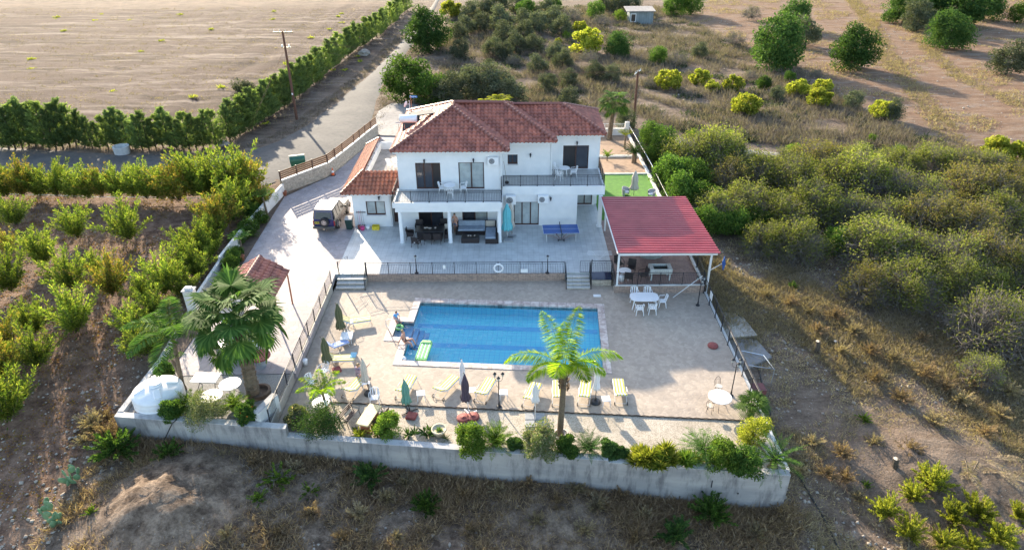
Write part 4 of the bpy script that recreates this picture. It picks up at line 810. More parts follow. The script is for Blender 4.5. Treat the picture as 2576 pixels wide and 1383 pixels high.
for i, (wu, wv, fu, fv, lb) in enumerate(((875.3, 1004, 907.8, 953.6, 'the man in the patterned shirt sits on'), (1009.9, 1006.4, 1040.8, 939, 'behind the mint green parasol'), (1102.5, 1002.8, 1146.2, 945.5, 'turned askew left of the purple parasol'), (1207.7, 1012.8, 1237.9, 948.6, 'just left of the triple lamp post'),
     (1328.5, 1025.7, 1350.3, 963.2, 'behind the white parasol on grey slabs'), (1404.5, 1021.5, 1404.5, 951.7, 'half hidden by the trunk of the front palm'), (1468, 1020.5, 1475.3, 957, 'second from the right end of the row'), (1562, 1017.6, 1554.4, 951.3, 'at the right end of the row'))):
    a = Vector(G(wu, wv, DECK)); b = Vector(G(fu, fv, DECK+.35)); d = b-a; rz = math.atan2(d.y, d.x)-PI/2; dn = Vector((d.x, d.y, 0)).normalized(); o = a+dn*.5
    LO.put((o.x, o.y, D0), rz, 'yellow and white striped sun lounger '+lb, LG)
for wu, wv, fu, fv, lb in ((862, 822, 915.7, 814, 'lying across beside the farther olive parasol'), (816.8, 914, 886.6, 912, 'lying across under the nearer olive parasol')):
    a = Vector(G(wu, wv, DECK)); b = Vector(G(fu, fv, DECK)); d = b-a; o = a+d.normalized()*.55; LO.put((o.x, o.y, D0), math.atan2(d.y, d.x)-PI/2, 'yellow and white striped sun lounger '+lb, LG)
bl = lounger('deck_chair', 'blue and white striped deck chair between the two olive parasols', pm('blue_stripes', (.05, .14, .5), (.6, .65, .75), 14, .8, stretch=(1, 6, 1), lo=.48, hi=.52), 50); o = bl.put(G(838, 880, DECK), rad(-55), cat='deck chair', sc=.8)
# towel on the nearer left lounger
tag(mk('towel', MB().rbox((*G(889, 893, DECK+.4)[:2], D0+.42), (.35, .5, .03), .01), pm('blue_towel', (.12, .35, .5), (.3, .5, .6), 9, .9)), 'blue towel hanging over the foot of the nearer left lounger', 'towel')
# ---- parasols (closed)
def parasol(label, loc, top, ctop, cbot, m, base='round', basemat=None, wd=.17, pole=None, lean=(0, 0)):
    t = thing('parasol', label, 'parasol', loc); pole = pole or M['steel']; h = top
    mk('pole', MB().tube([(0, 0, 0), (lean[0], lean[1], h)], .022, 8), pole, t)
    r = random.Random(int(abs(loc[0]*100))); ph = r.random()*6; prof = []
    for k in range(11):
        s = k/10; z = ctop+(cbot-ctop)*s; q = wd*(.12+.55*min(1, s*3)+.33*s**2-.18*math.exp(-((s-.72)/.1)**2)); prof.append((q, z))
    cn = MB().lathe(prof[::-1], (lean[0]*.75, lean[1]*.75, 0), 32, fn=lambda a, z: 1+.26*math.cos(8*a+ph+z*1.2)); mk('canopy', cn, m, t, True)
    mk('finial', MB().lathe([(.02, 0), (.03, .02), (.015, .06)], (lean[0], lean[1], h-.02), 8), M['black'], t)
    if base == 'round': mk('base', MB().lathe([(.30, 0), (.30, .05), (.22, .13), (.07, .16), (.04, .32), (.03, .34)], n=20), basemat or M['black'], t, False)
    elif base == 'square': mk('base', MB().rbox((0, 0, .07), (.5, .5, .14), .05, rad(25)), basemat or M['redbase'], t)
    elif base == 'cross': mk('base', MB().cbox((0, 0, .03), (.95, .07, .05), rad(35)).cbox((0, 0, .03), (.95, .07, .05), rad(125)).lathe([(.04, 0), (.04, .3)], n=8), basemat or M['black'], t)
    return t
def H(u, v, zb, vt):
    """height of something standing at that place whose top is seen at vt"""
    p = G(u, v, zb); return Yat(u, vt, p[1])[2]-zb
def PAR(label, u, v, vt, vb, m, zb=DECK, **k):
    p = G(u, v, zb); h = Yat(u, vt, p[1])[2]-zb; b = Yat(u, vb, p[1])[2]-zb; return parasol(label, (p[0], p[1], zb), h, h-.04, b, m, **k)
PAR('closed olive green parasol with pale base behind the farther left lounger', 872, 838, 762, 824, M['greenfab'], base='round', basemat=M['greybox'], wd=.26, lean=(-.42, 0))
PAR('closed olive green parasol with dark red base over the nearer left lounger', 847.3, 931.7, 847, 906, M['greenfab'], base='square', wd=.26, lean=(-.62, 0))
PAR('closed white parasol with black base beside the sitting man', 929.6, 990, 901, 957, M['beigefab'], lean=(-.18, 0), wd=.2, pole=M['black'])
PAR('closed mint green parasol with crossed black feet in the gravel', 1030.8, 1035.6, 954, 1011, M['mintfab'], base='cross', wd=.24, pole=M['black'], lean=(-.16, 0))
PAR('closed white parasol just behind the purple one', 1171, 998, 903, 965, M['whitefab'], wd=.17, pole=M['whitem'], lean=(-.14, 0))
PAR('closed dark purple parasol between two striped loungers', 1180.6, 1042.4, 938.5, 1005, M['purplefab'], base='cross', basemat=M['whitem'], wd=.22, pole=M['whitem'], lean=(-.2, 0))
PAR('closed white parasol on four grey slabs in the gravel', 1346, 1059, 962.5, 1009, M['whitefab'], base='none', wd=.2, pole=M['whitem'])
PAR('closed white parasol with black base near the pool ladder', 1497.7, 1011, 915, 978, M['whitefab'], wd=.18, pole=M['black'])
PAR('closed beige parasol standing on the green lawn', 1594, 491, 429, 476, M['beigefab'], zb=.02, base='none', wd=.33, pole=M['darkgreen'])
pt = parasol('large closed turquoise parasol beside the right front column', (-.35, 47.6, 0), 2.95, 2.85, .75, M['cyan'], base='none', wd=.38, pole=M['whitem']); mk('base', MB().rbox((.1, -.35, .05), (.75, .75, .1), .02).rbox((.35, .1, .05), (.7, .5, .1), .02), M['greybox'], pt)
pt2 = parasol('tall closed cream parasol behind the turquoise one', (.02, 48.3, 0), 2.7, 2.6, .6, M['beigefab'], base='none', wd=.26, pole=M['wood'], lean=(-.1, 0))
for u, v, lb in ((1162, 1053, 'left'), (1185.5, 1050, 'right')): tag(mk('parasol_weight', MB().lathe([(.33, 0), (.36, .04), (.35, .11), (.28, .14), (.05, .14), (.04, .17)], (*G(u+4, v, DECK)[:2], D0), 18), M['redbase'], None, True), 'round red cement parasol weight in the gravel, the %s of the pair' % lb, 'parasol weight', 'pair of red cement weights')
tag(mk('parasol_weight', MB().rbox((*G(1035.4, 1047, DECK)[:2], D0+.06), (.55, .55, .12), .05, rad(-12)), M['redbase']), 'square red cement parasol weight in front of the mint parasol', 'parasol weight')
c = G(1346, 1058, DECK)
for i, (dx, dy) in enumerate(((-.27, -.27), (.27, -.27), (-.27, .27), (.27, .27))): tag(mk('slab', MB().rbox((c[0]+dx, c[1]+dy, D0+.04), (.5, .5, .08), .02), M['greybox']), 'square grey slab holding down the white parasol, %s one' % ['near left', 'near right', 'far left', 'far right'][i], 'paving slab', 'four grey slabs')
tb = thing('low_table', 'low pale square table at the foot of the farther olive parasol', 'table', G(874, 857, DECK), rad(5)); mk('table_top', MB().rbox((0, 0, .38), (.72, .8, .07), .03), M['stonewhite'], tb)
for sx in (-1, 1):
    for sy in (-1, 1): mk('leg', MB().cbox((sx*.28, sy*.32, .18), (.04, .04, .36)), M['whitem'], tb)
tag(mk('parasol_weight', MB().lathe([(.3, 0), (.32, .05), (.3, .12), (.05, .13)], (*G(1793, 871, DECK)[:2], D0), 20), M['redbase'], None, True), 'round dark red weight lying alone near the right fence', 'parasol weight')
# ---- bucket, life ring, notices
bk_ = thing('bucket', 'white lidded bucket at the foot of the long left fence', 'bucket', G(768.8, 917, DECK)); mk('bucket_body', MB().lathe([(.12, 0), (.15, .32)], n=16), M['plastic'], bk_, True); mk('lid', MB().lathe([(.165, .32), (.165, .36), (.1, .37)], n=16), M['plastic'], bk_)
lr = MB(); c = (-.94, 42.0, .5); lr.tube([(c[0]+.3*math.cos(2*PI*k/24), c[1], c[2]+.3*math.sin(2*PI*k/24)) for k in range(25)], .065, 8); tag(mk('life_ring', lr, M['plastic'], None, True), 'white life ring hanging on the terrace railing', 'life ring')
tag(mk('notice', MB().box(-4.8, -4.6, 42.03, 42.05, .45, .75), M['plastic']), 'small white notice on the terrace railing', 'sign'); tag(mk('notice', MB().box(.6, 1.1, 42.03, 42.05, .12, .4), M['plastic']), 'wide white notice low on the terrace railing right of the life ring', 'sign')
tag(mk('notice', MB().box(12.93, 12.95, 38.2, 38.7, .1, .6), M['plastic']), 'white notice on the right side fence', 'sign')
tag(mk('drain_cover', MB().box(5.5, 6.0, 39.9, 40.2, DECK, DECK+.015), M['stonewhite']), 'small pale cover plate in the deck beside the narrower steps', 'cover plate')
# ---- lamp posts
def lamppost(label, loc, h, n=1, spread=.24):
    t = thing('lamp_post', label, 'lamp post', loc); mk('pole', MB().lathe([(.14, 0), (.14, .04), (.06, .08), (.04, .3), (.03, .34), (.028, h-.3)], n=10), M['iron'], t)
    for k in range(n):
        a = 2*PI*k/3+.5 if n > 1 else 0; x, y = (spread*math.cos(a), spread*math.sin(a)) if n > 1 else (0, 0); z = h-.3 if n == 1 else h-.28
        if n > 1: mk('arm', MB().tube([(0, 0, h-.5), (x*.6, y*.6, h-.52), (x, y, h-.42), (x, y, z)], .012, 5), M['iron'], t)
        l = mk('lantern', MB().lathe([(.03, z), (.05, z+.01), (.02, z+.02)], (x, y, 0), 6).lathe([(.11, z+.19), (.03, z+.27), (.012, z+.31)], (x, y, 0), 6), M['iron'], t); mk('lantern_glass', MB().lathe([(.05, z+.02), (.085, z+.19)], (x, y, 0), 6), M['glasslight'], l)
lamppost('single black lamp post behind the left part of the terrace railing', G(1048.3, 687, 0), 1.45); lamppost('single black lamp post behind the right part of the terrace railing', G(1377, 687, 0), 1.45)
lamppost('black lamp post with three lanterns among the striped loungers', G(1255.6, 1022.6, DECK), H(1255.6, 1022.6, DECK, 940), 3); lamppost('black lamp post with three white lanterns by the right fence near the round table', G(1838.4, 994.6, DECK), H(1838, 994.6, DECK, 905), 3)
lamppost('black lamp post with three lanterns before the right end of the pergola railing', G(1755.2, 767.9, DECK), H(1755.2, 767.9, DECK, 697), 3)
hb = thing('basketball_backboard', 'blue backboard on a white bracket beyond the corner of the pergola', 'backboard', (13.6, 40.3, -1.2)); mk('board', MB().rbox((14.05, 40.3, 1.75-.0), (.06, .85, .62), .02, rad(-25), 0, rad(-12)), M['blue'], (hb, True)); mk('bracket', MB().tube([(13.2, 40.3, -1.2), (13.2, 40.3, 1.2), (14.0, 40.3, 1.75)], .03, 6), M['whitem'], (hb, True))
tag(mk('pole', MB().tube([G(1693, 748, DECK), (12.75, 40.2, .85)], .022, 6), M['whitem']), 'long white pole leaning against the pergola corner', 'pole')
# ---- iron table set at the right
it = roundtable(.62, .74, 'round white topped table with black iron legs at the right end of the deck', M['stonewhite'], tripod=True); it.put((*G(1811.7, 997.4, DECK+.74)[:2], D0)) 
def ironchair():
    t = thing('iron_chair', 'iron chair', 'chair'); mk('seat', MB().lathe([(.19, .43), (.2, .45), (.19, .47)], n=18), M['beigefab'], t); mk('backrest', MB().tube([(-.17, .15, .45), (-.19, .2, .75), (-.1, .22, .92), (0, .22, .96), (.1, .22, .92), (.19, .2, .75), (.17, .15, .45)], .013, 5).tube([(-.1, .16, .46), (-.1, .21, .8), (.1, .21, .8), (.1, .16, .46)], .009, 5), M['iron'], t)
    for a in (45, 135, 225, 315): mk('leg', MB().tube([(.15*math.cos(rad(a)), .15*math.sin(rad(a)), .44), (.22*math.cos(rad(a)), .22*math.sin(rad(a)), 0)], .012, 5), M['iron'], t)
    return Proto(t)
IC = ironchair(); IC.put(G(1806, 987, DECK), rad(20), 'black iron chair with striped seat behind the round table', 'iron chairs'); IC.put(G(1785, 1036, DECK), rad(150), 'black iron chair with round seat in front of the round table', 'iron chairs')
# ---- gravel furniture
mt = thing('mosaic_table', 'yellow mosaic topped stone table between two iron benches', 'table', (*G(927.8, 1042.9, DECK+.7)[:2], D0), rad(-16)); mk('table_top', MB().rbox((0, 0, .70), (.72, 1.65, .06), .03), tilemat('mosaic', (.72, .60, .30), (.62, .50, .22), .05, .004, (.4, .3, .15)), mt)
for y in (-.55, .55): mk('leg', MB().rbox((0, y, .34), (.45, .14, .68), .02), M['terracotta'], mt)
def bench():
    t = thing('garden_bench', 'bench', 'bench'); mk('seat', MB().cbox((0, -.15, .42), (1.05, .07, .03)).cbox((0, -.05, .42), (1.05, .07, .03)).cbox((0, .05, .42), (1.05, .07, .03)), M['brownframe'], t); mk('backrest', MB().cbox((0, .2, .58), (1.05, .03, .07)).cbox((0, .22, .68), (1.05, .03, .07)).cbox((0, .24, .78), (1.05, .03, .07)), M['brownframe'], t)
    for sx in (-1, 1): mk('bench_end', MB().tube([(sx*.55, -.3, 0), (sx*.55, -.22, .4), (sx*.55, -.28, .62), (sx*.55, .1, .62), (sx*.55, .16, .42), (sx*.55, -.2, .42)], .02, 5).tube([(sx*.55, .3, 0), (sx*.55, .15, .4), (sx*.55, .27, .88)], .02, 5), M['iron'], t)
    return Proto(t)
BN = bench(); BN.put(G(881, 1060, DECK), rad(68), 'brown slatted bench with black iron ends left of the mosaic table', 'garden benches'); BN.put(G(957, 1066, DECK), rad(-115), 'brown slatted iron bench right of the mosaic table', 'garden benches')
pot = thing('flower_pot', 'round cream planter with a small plant in the gravel', 'planter', G(1105.6, 1094, DECK)); mk('pot', MB().lathe([(.22, 0), (.36, .36), (.4, .38), (.4, .44), (.34, .44), (.32, .38)], n=20), pm('cream_pot', (.62, .52, .36), (.52, .43, .3), 5, .8), pot, True); mk('potting_soil', MB().lathe([(.33, .37), (.01, .38)], n=20), M['bedsoil'], pot)
# ---- under the pergola
def armchair(name, m, label, cat='chair', w=.56, back=.92, solid=True):
    t = thing(name, label, cat)
    mk('seat', MB().rbox((0, 0, .40), (w-.06, .5, .07), .02), m, t); mk('backrest', MB().rbox((0, .25, .66), (w, .05, back-.40), .02, 0, rad(-10)), m, t)
    for sx in (-1, 1):
        mk('armrest', MB().tube([(sx*w*.5, .24, .66), (sx*w*.52, 0, .65), (sx*w*.5, -.24, .62), (sx*w*.48, -.26, .4)], .02, 5), m, t); mk('leg', MB().tube([(sx*w*.46, -.24, .4), (sx*w*.48, -.26, 0)], .02, 5), m, t); mk('leg', MB().tube([(sx*w*.45, .22, .4), (sx*w*.48, .28, 0)], .02, 5), m, t)
        if solid: mk('side_panel', MB().cbox((sx*w*.49, 0, .47), (.02, .46, .3)), m, t)
    return Proto(t)
AC = armchair('armchair', M['rattan'], 'chair', solid=False)
for u, v, rz, lb in ((1556, 674, 200, 'behind the left post'), (1587, 684, -20, 'behind the small round table'), (1617, 703, -80, 'beside the football table'), (1581, 709, 165, 'in front of the small round table')): AC.put(G(u, v, -.01), rad(rz+(0 if u != 1556 else 180)), 'dark brown wicker armchair under the pergola '+lb, 'pergola armchairs')
rp = roundtable(.42, .7, 'small round white table under the pergola', M['plastic']); rp.put((*G(1572.5, 679.6, .7)[:2], -.01))
tag(mk('stool', MB().lathe([(.17, 0), (.2, .36), (.2, .4), (.02, .41)], (*G(1563, 706, -.01)[:2], -.01), 16), M['plastic'], None, True), 'small round white stool behind the pergola railing', 'stool')
ft = thing('football_table', 'pale table football game with dark green pitch under the pergola', 'football table', (*G(1661.5, 671.4, .85)[:2], -.01)); wm = pm('pale_grey_game', (.55, .58, .55), (.48, .5, .48), 5, .5)
mk('game_body', MB().box(-.75, .75, -.42, -.36, .55, .9).box(-.75, .75, .36, .42, .55, .9).box(-.75, -.5, -.36, .36, .55, .9).box(.5, .75, -.36, .36, .55, .9).box(-.5, .5, -.36, .36, .52, .6), wm, ft); mk('pitch', MB().box(-.5, .5, -.36, .36, .6, .72), M['darkgreen'], ft)
for k in range(8): mk('rod', MB().tube([(-.44+.125*k, -.62, .82), (-.44+.125*k, .55, .82)], .01, 5), M['steel'], ft)
for sx in (-1, 1):
    for sy in (-1, 1): mk('leg', MB().cbox((sx*.62, sy*.34, .27), (.09, .09, .54)), wm, ft)
cvb = MB(); cv = G(1639, 650, -.01); cvb.lathe([(.62, 0), (.66, .5), (.6, .85), (.5, .95), (.05, .97)], (cv[0], cv[1]+.3, -.01), 4*5, 1.15, .62, fn=lambda a, z: 1+.05*math.cos(9*a)+.12*abs(math.cos(2*a))); tag(mk('covered_barbecue', cvb, pm('grey_cover', (.30, .33, .31), (.24, .27, .25), 3, .7)), 'grey green fabric cover over a barbecue under the pergola', 'barbecue cover')
dr = thing('drying_rack', 'thin white folding drying rack near the top of the narrower steps', 'drying rack', (6.2, 43.3, 0)); mb = MB()
for k in range(9): mb.tube([(-.85, -.24+.06*k, .95), (.85, -.24+.06*k, .95)], .005, 3)
mk('wires', mb, M['whitem'], dr); mk('rack_frame', MB().tube([(-.85, -.26, .95), (.85, -.26, .95), (.85, .26, .95), (-.85, .26, .95), (-.85, -.26, .95)], .012, 5).tube([(-.5, -.3, 0), (.5, .2, .95)], .012, 5).tube([(-.5, .3, 0), (.5, -.2, .95)], .012, 5).tube([(.5, -.3, 0), (-.5, .2, .95)], .012, 5).tube([(.5, .3, 0), (-.5, -.2, .95)], .012, 5), M['whitem'], dr)
# ---- table tennis
tt = thing('tennis_table', 'blue table tennis table with black net on the terrace', 'table tennis table', (3.72, 47.55, 0), rad(1.8)); 
for sx in (-1, 1): mk('table_top', MB().cbox((sx*.688, 0, .75), (1.36, 1.52, .025)), M['blue'], tt)
mk('edge_line', MB().box(-1.37, 1.37, -.765, -.745, .764, .767).box(-1.37, 1.37, .745, .765, .764, .767).box(-1.37, -1.35, -.745, .745, .764, .767).box(1.35, 1.37, -.745, .745, .764, .767).box(-1.35, 1.35, -.01, .01, .764, .767), M['plastic'], tt)
mk('net', MB().box(-.008, .008, -.85, .85, .77, .91), M['black'], tt); mk('net_post', MB().cbox((0, .85, .85), (.06, .06, .2)), M['black'], tt)
for sx in (-1, 1):
    for sy in (-1, 1): mk('leg', MB().tube([(sx*1.1, sy*.6, .74), (sx*1.12, sy*.62, 0)], .015, 5), M['whitem'], tt)
    mk('brace', MB().tube([(sx*.5, -.55, .74), (sx*.12, -.55, .28), (0, -.55, .25)], .015, 5).tube([(sx*1.1, -.6, .5), (sx*.6, -.58, .45), (sx*.2, -.55, .16)], .012, 5), pm('red_brace', (.3, .05, .04), None, 5, .5), tt); mk('wheel', MB().cbox((sx*.22, -.55, .06), (.05, .12, .12)).cbox((sx*.22, .55, .06), (.05, .12, .12)), M['black'], tt)
mk('trolley', MB().cbox((0, -.55, .14), (.5, .05, .04)).cbox((0, -.6, .45), (.04, .04, .65)), M['black'], tt)
# ---- dining and lounge furniture under the front balcony
dt = thing('patio_table', 'long dark glass topped rattan table with pale dishes under the balcony', 'table', (-6.25, 47.75, 0)); mk('table_top', MB().rbox((0, 0, .73), (2.2, 1.15, .04), .02), M['glassblack'], dt); mk('table_base', MB().box(-.95, .95, -.45, .45, .0, .71), M['rattan'], dt)
for i, (x, y, s) in enumerate(((-.35, .05, .12), (-.2, .1, .08), (.0, .0, .14), (.42, .08, .1))): tag(mk('dish', MB().lathe([(s*.5, 0), (s, .05), (s*.9, .05), (s*.4, .02)], (-6.25+x, 47.75+y, .752), 12), M['beigefab'], None, True), 'pale dish on the dark patio table, %s from the left' % ['first', 'second', 'third', 'fourth'][i], 'dish', 'dishes on the patio table')
RC = armchair('rattan_chair', M['rattan'], 'chair')
for x, y, rz, lb in ((-7.75, 47.55, 90, 'at the left end of the dark patio table'), (-7.15, 46.25, 160, 'pulled out at the near left corner of the patio table'), (-6.32, 46.8, 180, 'at the near side of the patio table, left of two'), (-5.6, 46.8, 180, 'at the near side of the patio table, right of two'), (-4.85, 47.2, -90, 'at the right end of the patio table, the nearer'), (-4.85, 48.1, -90, 'at the right end of the patio table, the farther'), (-7.2, 48.75, 0, 'behind the left part of the patio table'), (-5.3, 48.9, 0, 'behind the right part of the patio table')):
    RC.put((x, y, 0), rad(rz), 'dark rattan armchair '+lb, 'rattan chairs round the patio table')
tag(mk('cushion', MB().rbox((-7.12, 46.22, .46), (.42, .4, .05), .02, rad(10)), M['whitefab']), 'white cushion on the pulled out rattan chair', 'cushion'); tag(mk('cushion', MB().rbox((-4.95, 48.2, .72), (.42, .1, .4), .03), M['beigefab']), 'grey cushion leaning on the farther right rattan chair', 'cushion')
sf = thing('corner_sofa', 'dark rattan corner sofa with pale blue grey covers under the balcony', 'sofa', (-2.7, 48.3, 0)); mk('sofa_frame', MB().rbox((-2.75, 48.5, .2), (3.1, .85, .38), .02).rbox((-2.75, 49.0, .42), (3.1, .14, .82), .03).rbox((-4.28, 48.5, .32), (.12, .85, .62), .02).rbox((-1.5, 47.55, .2), (.98, 1.9, .38), .02).rbox((-1.06, 47.7, .42), (.12, 2.2, .82), .02), M['rattan'], (sf, True))
fm = pm('throw_cloth', (.30, .36, .44), (.22, .27, .34), 3, .85, .5)
mk('seat_cushion', MB().rbox((-3.1, 48.45, .45), (2.1, .8, .14), .05), fm, (sf, True)); mk('seat_cushion', MB().rbox((-1.6, 47.6, .45), (.8, 1.8, .14), .05), fm, (sf, True)); mk('back_cushion', MB().rbox((-3.1, 48.86, .68), (2.1, .16, .42), .06, 0, rad(-12)), fm, (sf, True)); mk('back_cushion', MB().rbox((-1.65, 48.8, .68), (.75, .2, .42), .06), M['beigefab'], (sf, True))
ct = thing('coffee_table', 'low dark rattan coffee table in front of the corner sofa', 'table', (-3.14, 47.1, 0)); mk('table_body', MB().rbox((0, 0, .2), (1.35, .75, .38), .02), M['rattan'], ct); mk('glass_top', MB().rbox((0, 0, .41), (1.3, .7, .02), .01), M['glassblack'], ct)
for x in (-.15, .02, .32): tag(mk('dish', MB().lathe([(.05, 0), (.08, .05), (.07, .05), (.03, .01)], (-3.14+x, 47.12, .422), 10), M['beigefab'], None, True), 'small pale ornament on the coffee table, %s one' % ('left' if x < -.1 else 'middle' if x < .2 else 'right'), 'ornament', 'ornaments on the coffee table')
# ---- by the wing: bin, buckets, crate, brooms
wb = thing('wheelie_bin', 'dark green wheelie bin at the corner of the low wing', 'bin', (-12.75, 49.35, 0)); mk('bin_body', MB().add([(-.2, -.22, .05), (.2, -.22, .05), (.2, .2, .05), (-.2, .2, .05), (-.28, -.3, .9), (.28, -.3, .9), (.28, .3, .9), (-.28, .3, .9)], [(0, 3, 2, 1), (4, 5, 6, 7), (0, 1, 5, 4), (1, 2, 6, 5), (2, 3, 7, 6), (3, 0, 4, 7)]), M['darkgreen'], wb); mk('lid', MB().rbox((0, .02, .93), (.6, .68, .06), .03, 0, rad(4)), M['greybox'], wb); mk('wheel', MB().tube([(-.26, .25, .08), (.26, .25, .08)], .08, 10), M['black'], wb)
for x, y, r, m_, lb in ((-11.95, 49.3, .17, 'redbase', 'dark red bucket by the wall of the low wing'), (-11.7, 49.1, .19, 'pink', 'pink mop bucket by the wall of the low wing'), (-11.3, 49.25, .17, 'plastic', 'pale translucent bucket beside the yellow crate')):
    b_ = thing('bucket', lb, 'bucket', (x, y, 0)); mk('bucket_body', MB().lathe([(r*.75, 0), (r, .3), (r*.9, .3), (r*.7, .05)], n=14), M[m_], b_, True); mk('bucket_handle', MB().tube([(-r, 0, .3), (-r*.6, -.05, .42), (r*.6, -.05, .42), (r, 0, .3)], .008, 4), M['whitem'], b_)
cr = MB(); cr.box(-10.95, -10.4, 49.05, 49.08, 0, .32).box(-10.95, -10.4, 49.4, 49.43, 0, .32).box(-10.95, -10.92, 49.08, 49.4, 0, .32).box(-10.43, -10.4, 49.08, 49.4, 0, .32).box(-10.92, -10.43, 49.08, 49.4, .02, .05); tag(mk('crate', cr, M['yellow']), 'yellow plastic crate against the wall of the low wing', 'crate')
for k, x in enumerate((-12.1, -11.95, -11.8, -11.65)):
    b_ = thing('broom', 'long handled broom hanging on the rack, %s from the left' % ['first', 'second', 'third', 'fourth'][k], 'broom', (x, 49.6, .1), 0, 'brooms on the rack'); mk('stick', MB().tube([(0, 0, .1), (-.03, .05, 1.35-.05*(k % 2))], .012, 5), M[['steel', 'pink', 'redbase', 'steel'][k]], b_); mk('brush', MB().cbox((0, 0, .05), (.12, .06, .1)), M[['black', 'redbase', 'redbase', 'black'][k]], b_)
tag(mk('broom_rack', MB().box(-12.2, -11.45, 49.68, 49.74, 1.22, 1.27), M['black']), 'black broom rack on the wall of the low wing', 'rack')
# ---- lane: dumpster, cone, floodlight, ring, boulder, blue sign
dp_ = thing('street_bin', 'large dark green rolling top waste container on the lane behind the wooden fence', 'waste container', G(752, 425, .1), rad(18)); mk('container', MB().add([(-.6, -.4, .15), (.6, -.4, .15), (.6, .4, .15), (-.6, .4, .15), (-.7, -.5, .95), (.7, -.5, .95), (.7, .5, .95), (-.7, .5, .95)], [(0, 3, 2, 1), (4, 5, 6, 7), (0, 1, 5, 4), (1, 2, 6, 5), (2, 3, 7, 6), (3, 0, 4, 7)]), M['greenbin'], dp_)
mb = MB(); n = 9; vs = []
for sx in (-.7, .7): vs += [(sx, -.5*math.cos(PI*k/n), .96+.42*math.sin(PI*k/n)) for k in range(n+1)]
mb.add(vs, [(k, k+1, n+2+k, n+1+k) for k in range(n)]+[tuple(range(n, -1, -1)), tuple(range(n+1, 2*n+2))]); mk('lid', mb, M['greenbin'], dp_); 
for sx in (-.5, .5):
    for sy in (-.3, .3): mk('wheel', MB().cbox((sx, sy, .09), (.06, .16, .16)), M['black'], dp_)
cn = thing('traffic_cone', 'orange and white traffic cone at the foot of the stone wall', 'traffic cone', G(838, 441, 0)); mk('cone_body', MB().lathe([(.15, .04), (.11, .28)], n=14).lathe([(.075, .48), (.03, .75), (.01, .76)], n=14), M['orange'], cn, False); mk('white_band', MB().lathe([(.11, .28), (.075, .48)], n=14), M['plastic'], cn); mk('cone_base', MB().rbox((0, 0, .02), (.46, .46, .04), .02), M['black'], cn)
fl = thing('floodlight', 'small black floodlight standing at the foot of the stone wall', 'floodlight', G(748, 462, 0)); mk('lamp_head', MB().cbox((0, 0, .45), (.35, .15, .25), 0, rad(15)), M['black'], fl); mk('stand', MB().tube([(-.15, 0, 0), (-.15, 0, .45)], .015, 5).tube([(.15, 0, 0), (.15, 0, .45)], .015, 5), M['black'], fl)
tag(mk('concrete_ring', MB().lathe([(.72, -.1), (.78, .72), (.66, .72), (.62, .2)], (*G(308, 384, .1)[:2], .08), 28), pm('white_concrete', (.6, .6, .58), (.5, .5, .48), 3, .8), None), 'white concrete well ring beside the lane', 'concrete ring')
def rock(label, loc, s, seed=1, sz=.7, name='boulder', grp=None):
    me = bpy.data.meshes.new(name); bm = bmesh.new(); bmesh.ops.create_icosphere(bm, subdivisions=2, radius=s); r = random.Random(seed)
    for v_ in bm.verts: v_.co *= .75+.5*r.random(); v_.co.z *= sz; v_.co.x *= 1.25
    bm.to_mesh(me); bm.free(); o = link(name, me, M['rock'], None, False, (loc[0], loc[1], loc[2]+s*sz*.4)); o.rotation_euler.z = r.random()*6; return tag(o, label, 'rock', grp)
rock('pale boulder at the bend of the lane by the cypress hedge', G(559, 366, .05), .55, 3); rock('pale boulder on the verge below the diagonal hedge', G(916, 138, .05), .8, 5); rock('round pale stone in the slope below the retaining wall', T(1309, 1283), .25, 8); rock('pale stone lying near the bottom edge of the slope', T(1337, 1330), .22, 9)
sg = thing('road_sign', 'small blue direction sign on a post at the lane junction', 'sign', G(1042, 268, .05)); mk('sign_board', MB().box(-.45, .45, -.02, .02, 1.05, 1.3), pm('sign_blue', (.08, .25, .6), None, 4, .4), sg); mk('post', MB().tube([(0, .03, 0), (0, .03, 1.3)], .025, 6), M['steel'], sg)
tx = bpy.data.curves.new('sign_text', 'FONT'); tx.body = ''
bpy.data.curves.remove(tx)
mk('lettering', MB().box(-.34, -.1, -.024, -.021, 1.14, 1.2).box(-.05, .12, -.024, -.021, 1.14, 1.2).box(.17, .33, -.024, -.021, 1.14, 1.2), M['plastic'], sg)
# ---- utility poles and wires
def upole(label, loc, h, arm, rz):
    t = thing('utility_pole', label, 'utility pole', loc, 0); mk('pole', MB().tube([(0, 0, -.3), (0, 0, h)], [.16, .11], 10), M['polewood'], t)
    c, s = math.cos(rz), math.sin(rz); mk('crossarm', MB().cbox((0, 0, h-.12), (arm, .1, .12), rz), M['steel'], t)
    for k in (-.45, -.15, .15, .45): mk('insulator', MB().lathe([(.03, 0), (.05, .04), (.03, .12), (.05, .16), (.02, .2)], (k*arm*c, k*arm*s, h-.05), 8), M['glasslight'], t)
    return t
PL = (*G(747, 302, 0)[:2], 0); PR = (*G(1593, 322, 0)[:2], 0)
p1 = upole('tall brown wooden utility pole beside the lane and the diagonal hedge', PL, 9.7, 2.1, rad(0)); mk('bracket', MB().cbox((.15, 0, 8.0), (1.0, .08, .08)).lathe([(.06, 0), (.09, .1), (.05, .3)], (.45, 0, 8.0), 8).lathe([(.06, 0), (.09, .1), (.05, .3)], (-.3, 0, 8.0), 8), M['steel'], p1); mk('number_plate', MB().cbox((0, -.15, 3.0), (.14, .02, .2)), M['plastic'], p1)
p2 = upole('shorter brown wooden utility pole behind the right end of the house', PR, 6.1, 1.7, rad(60))
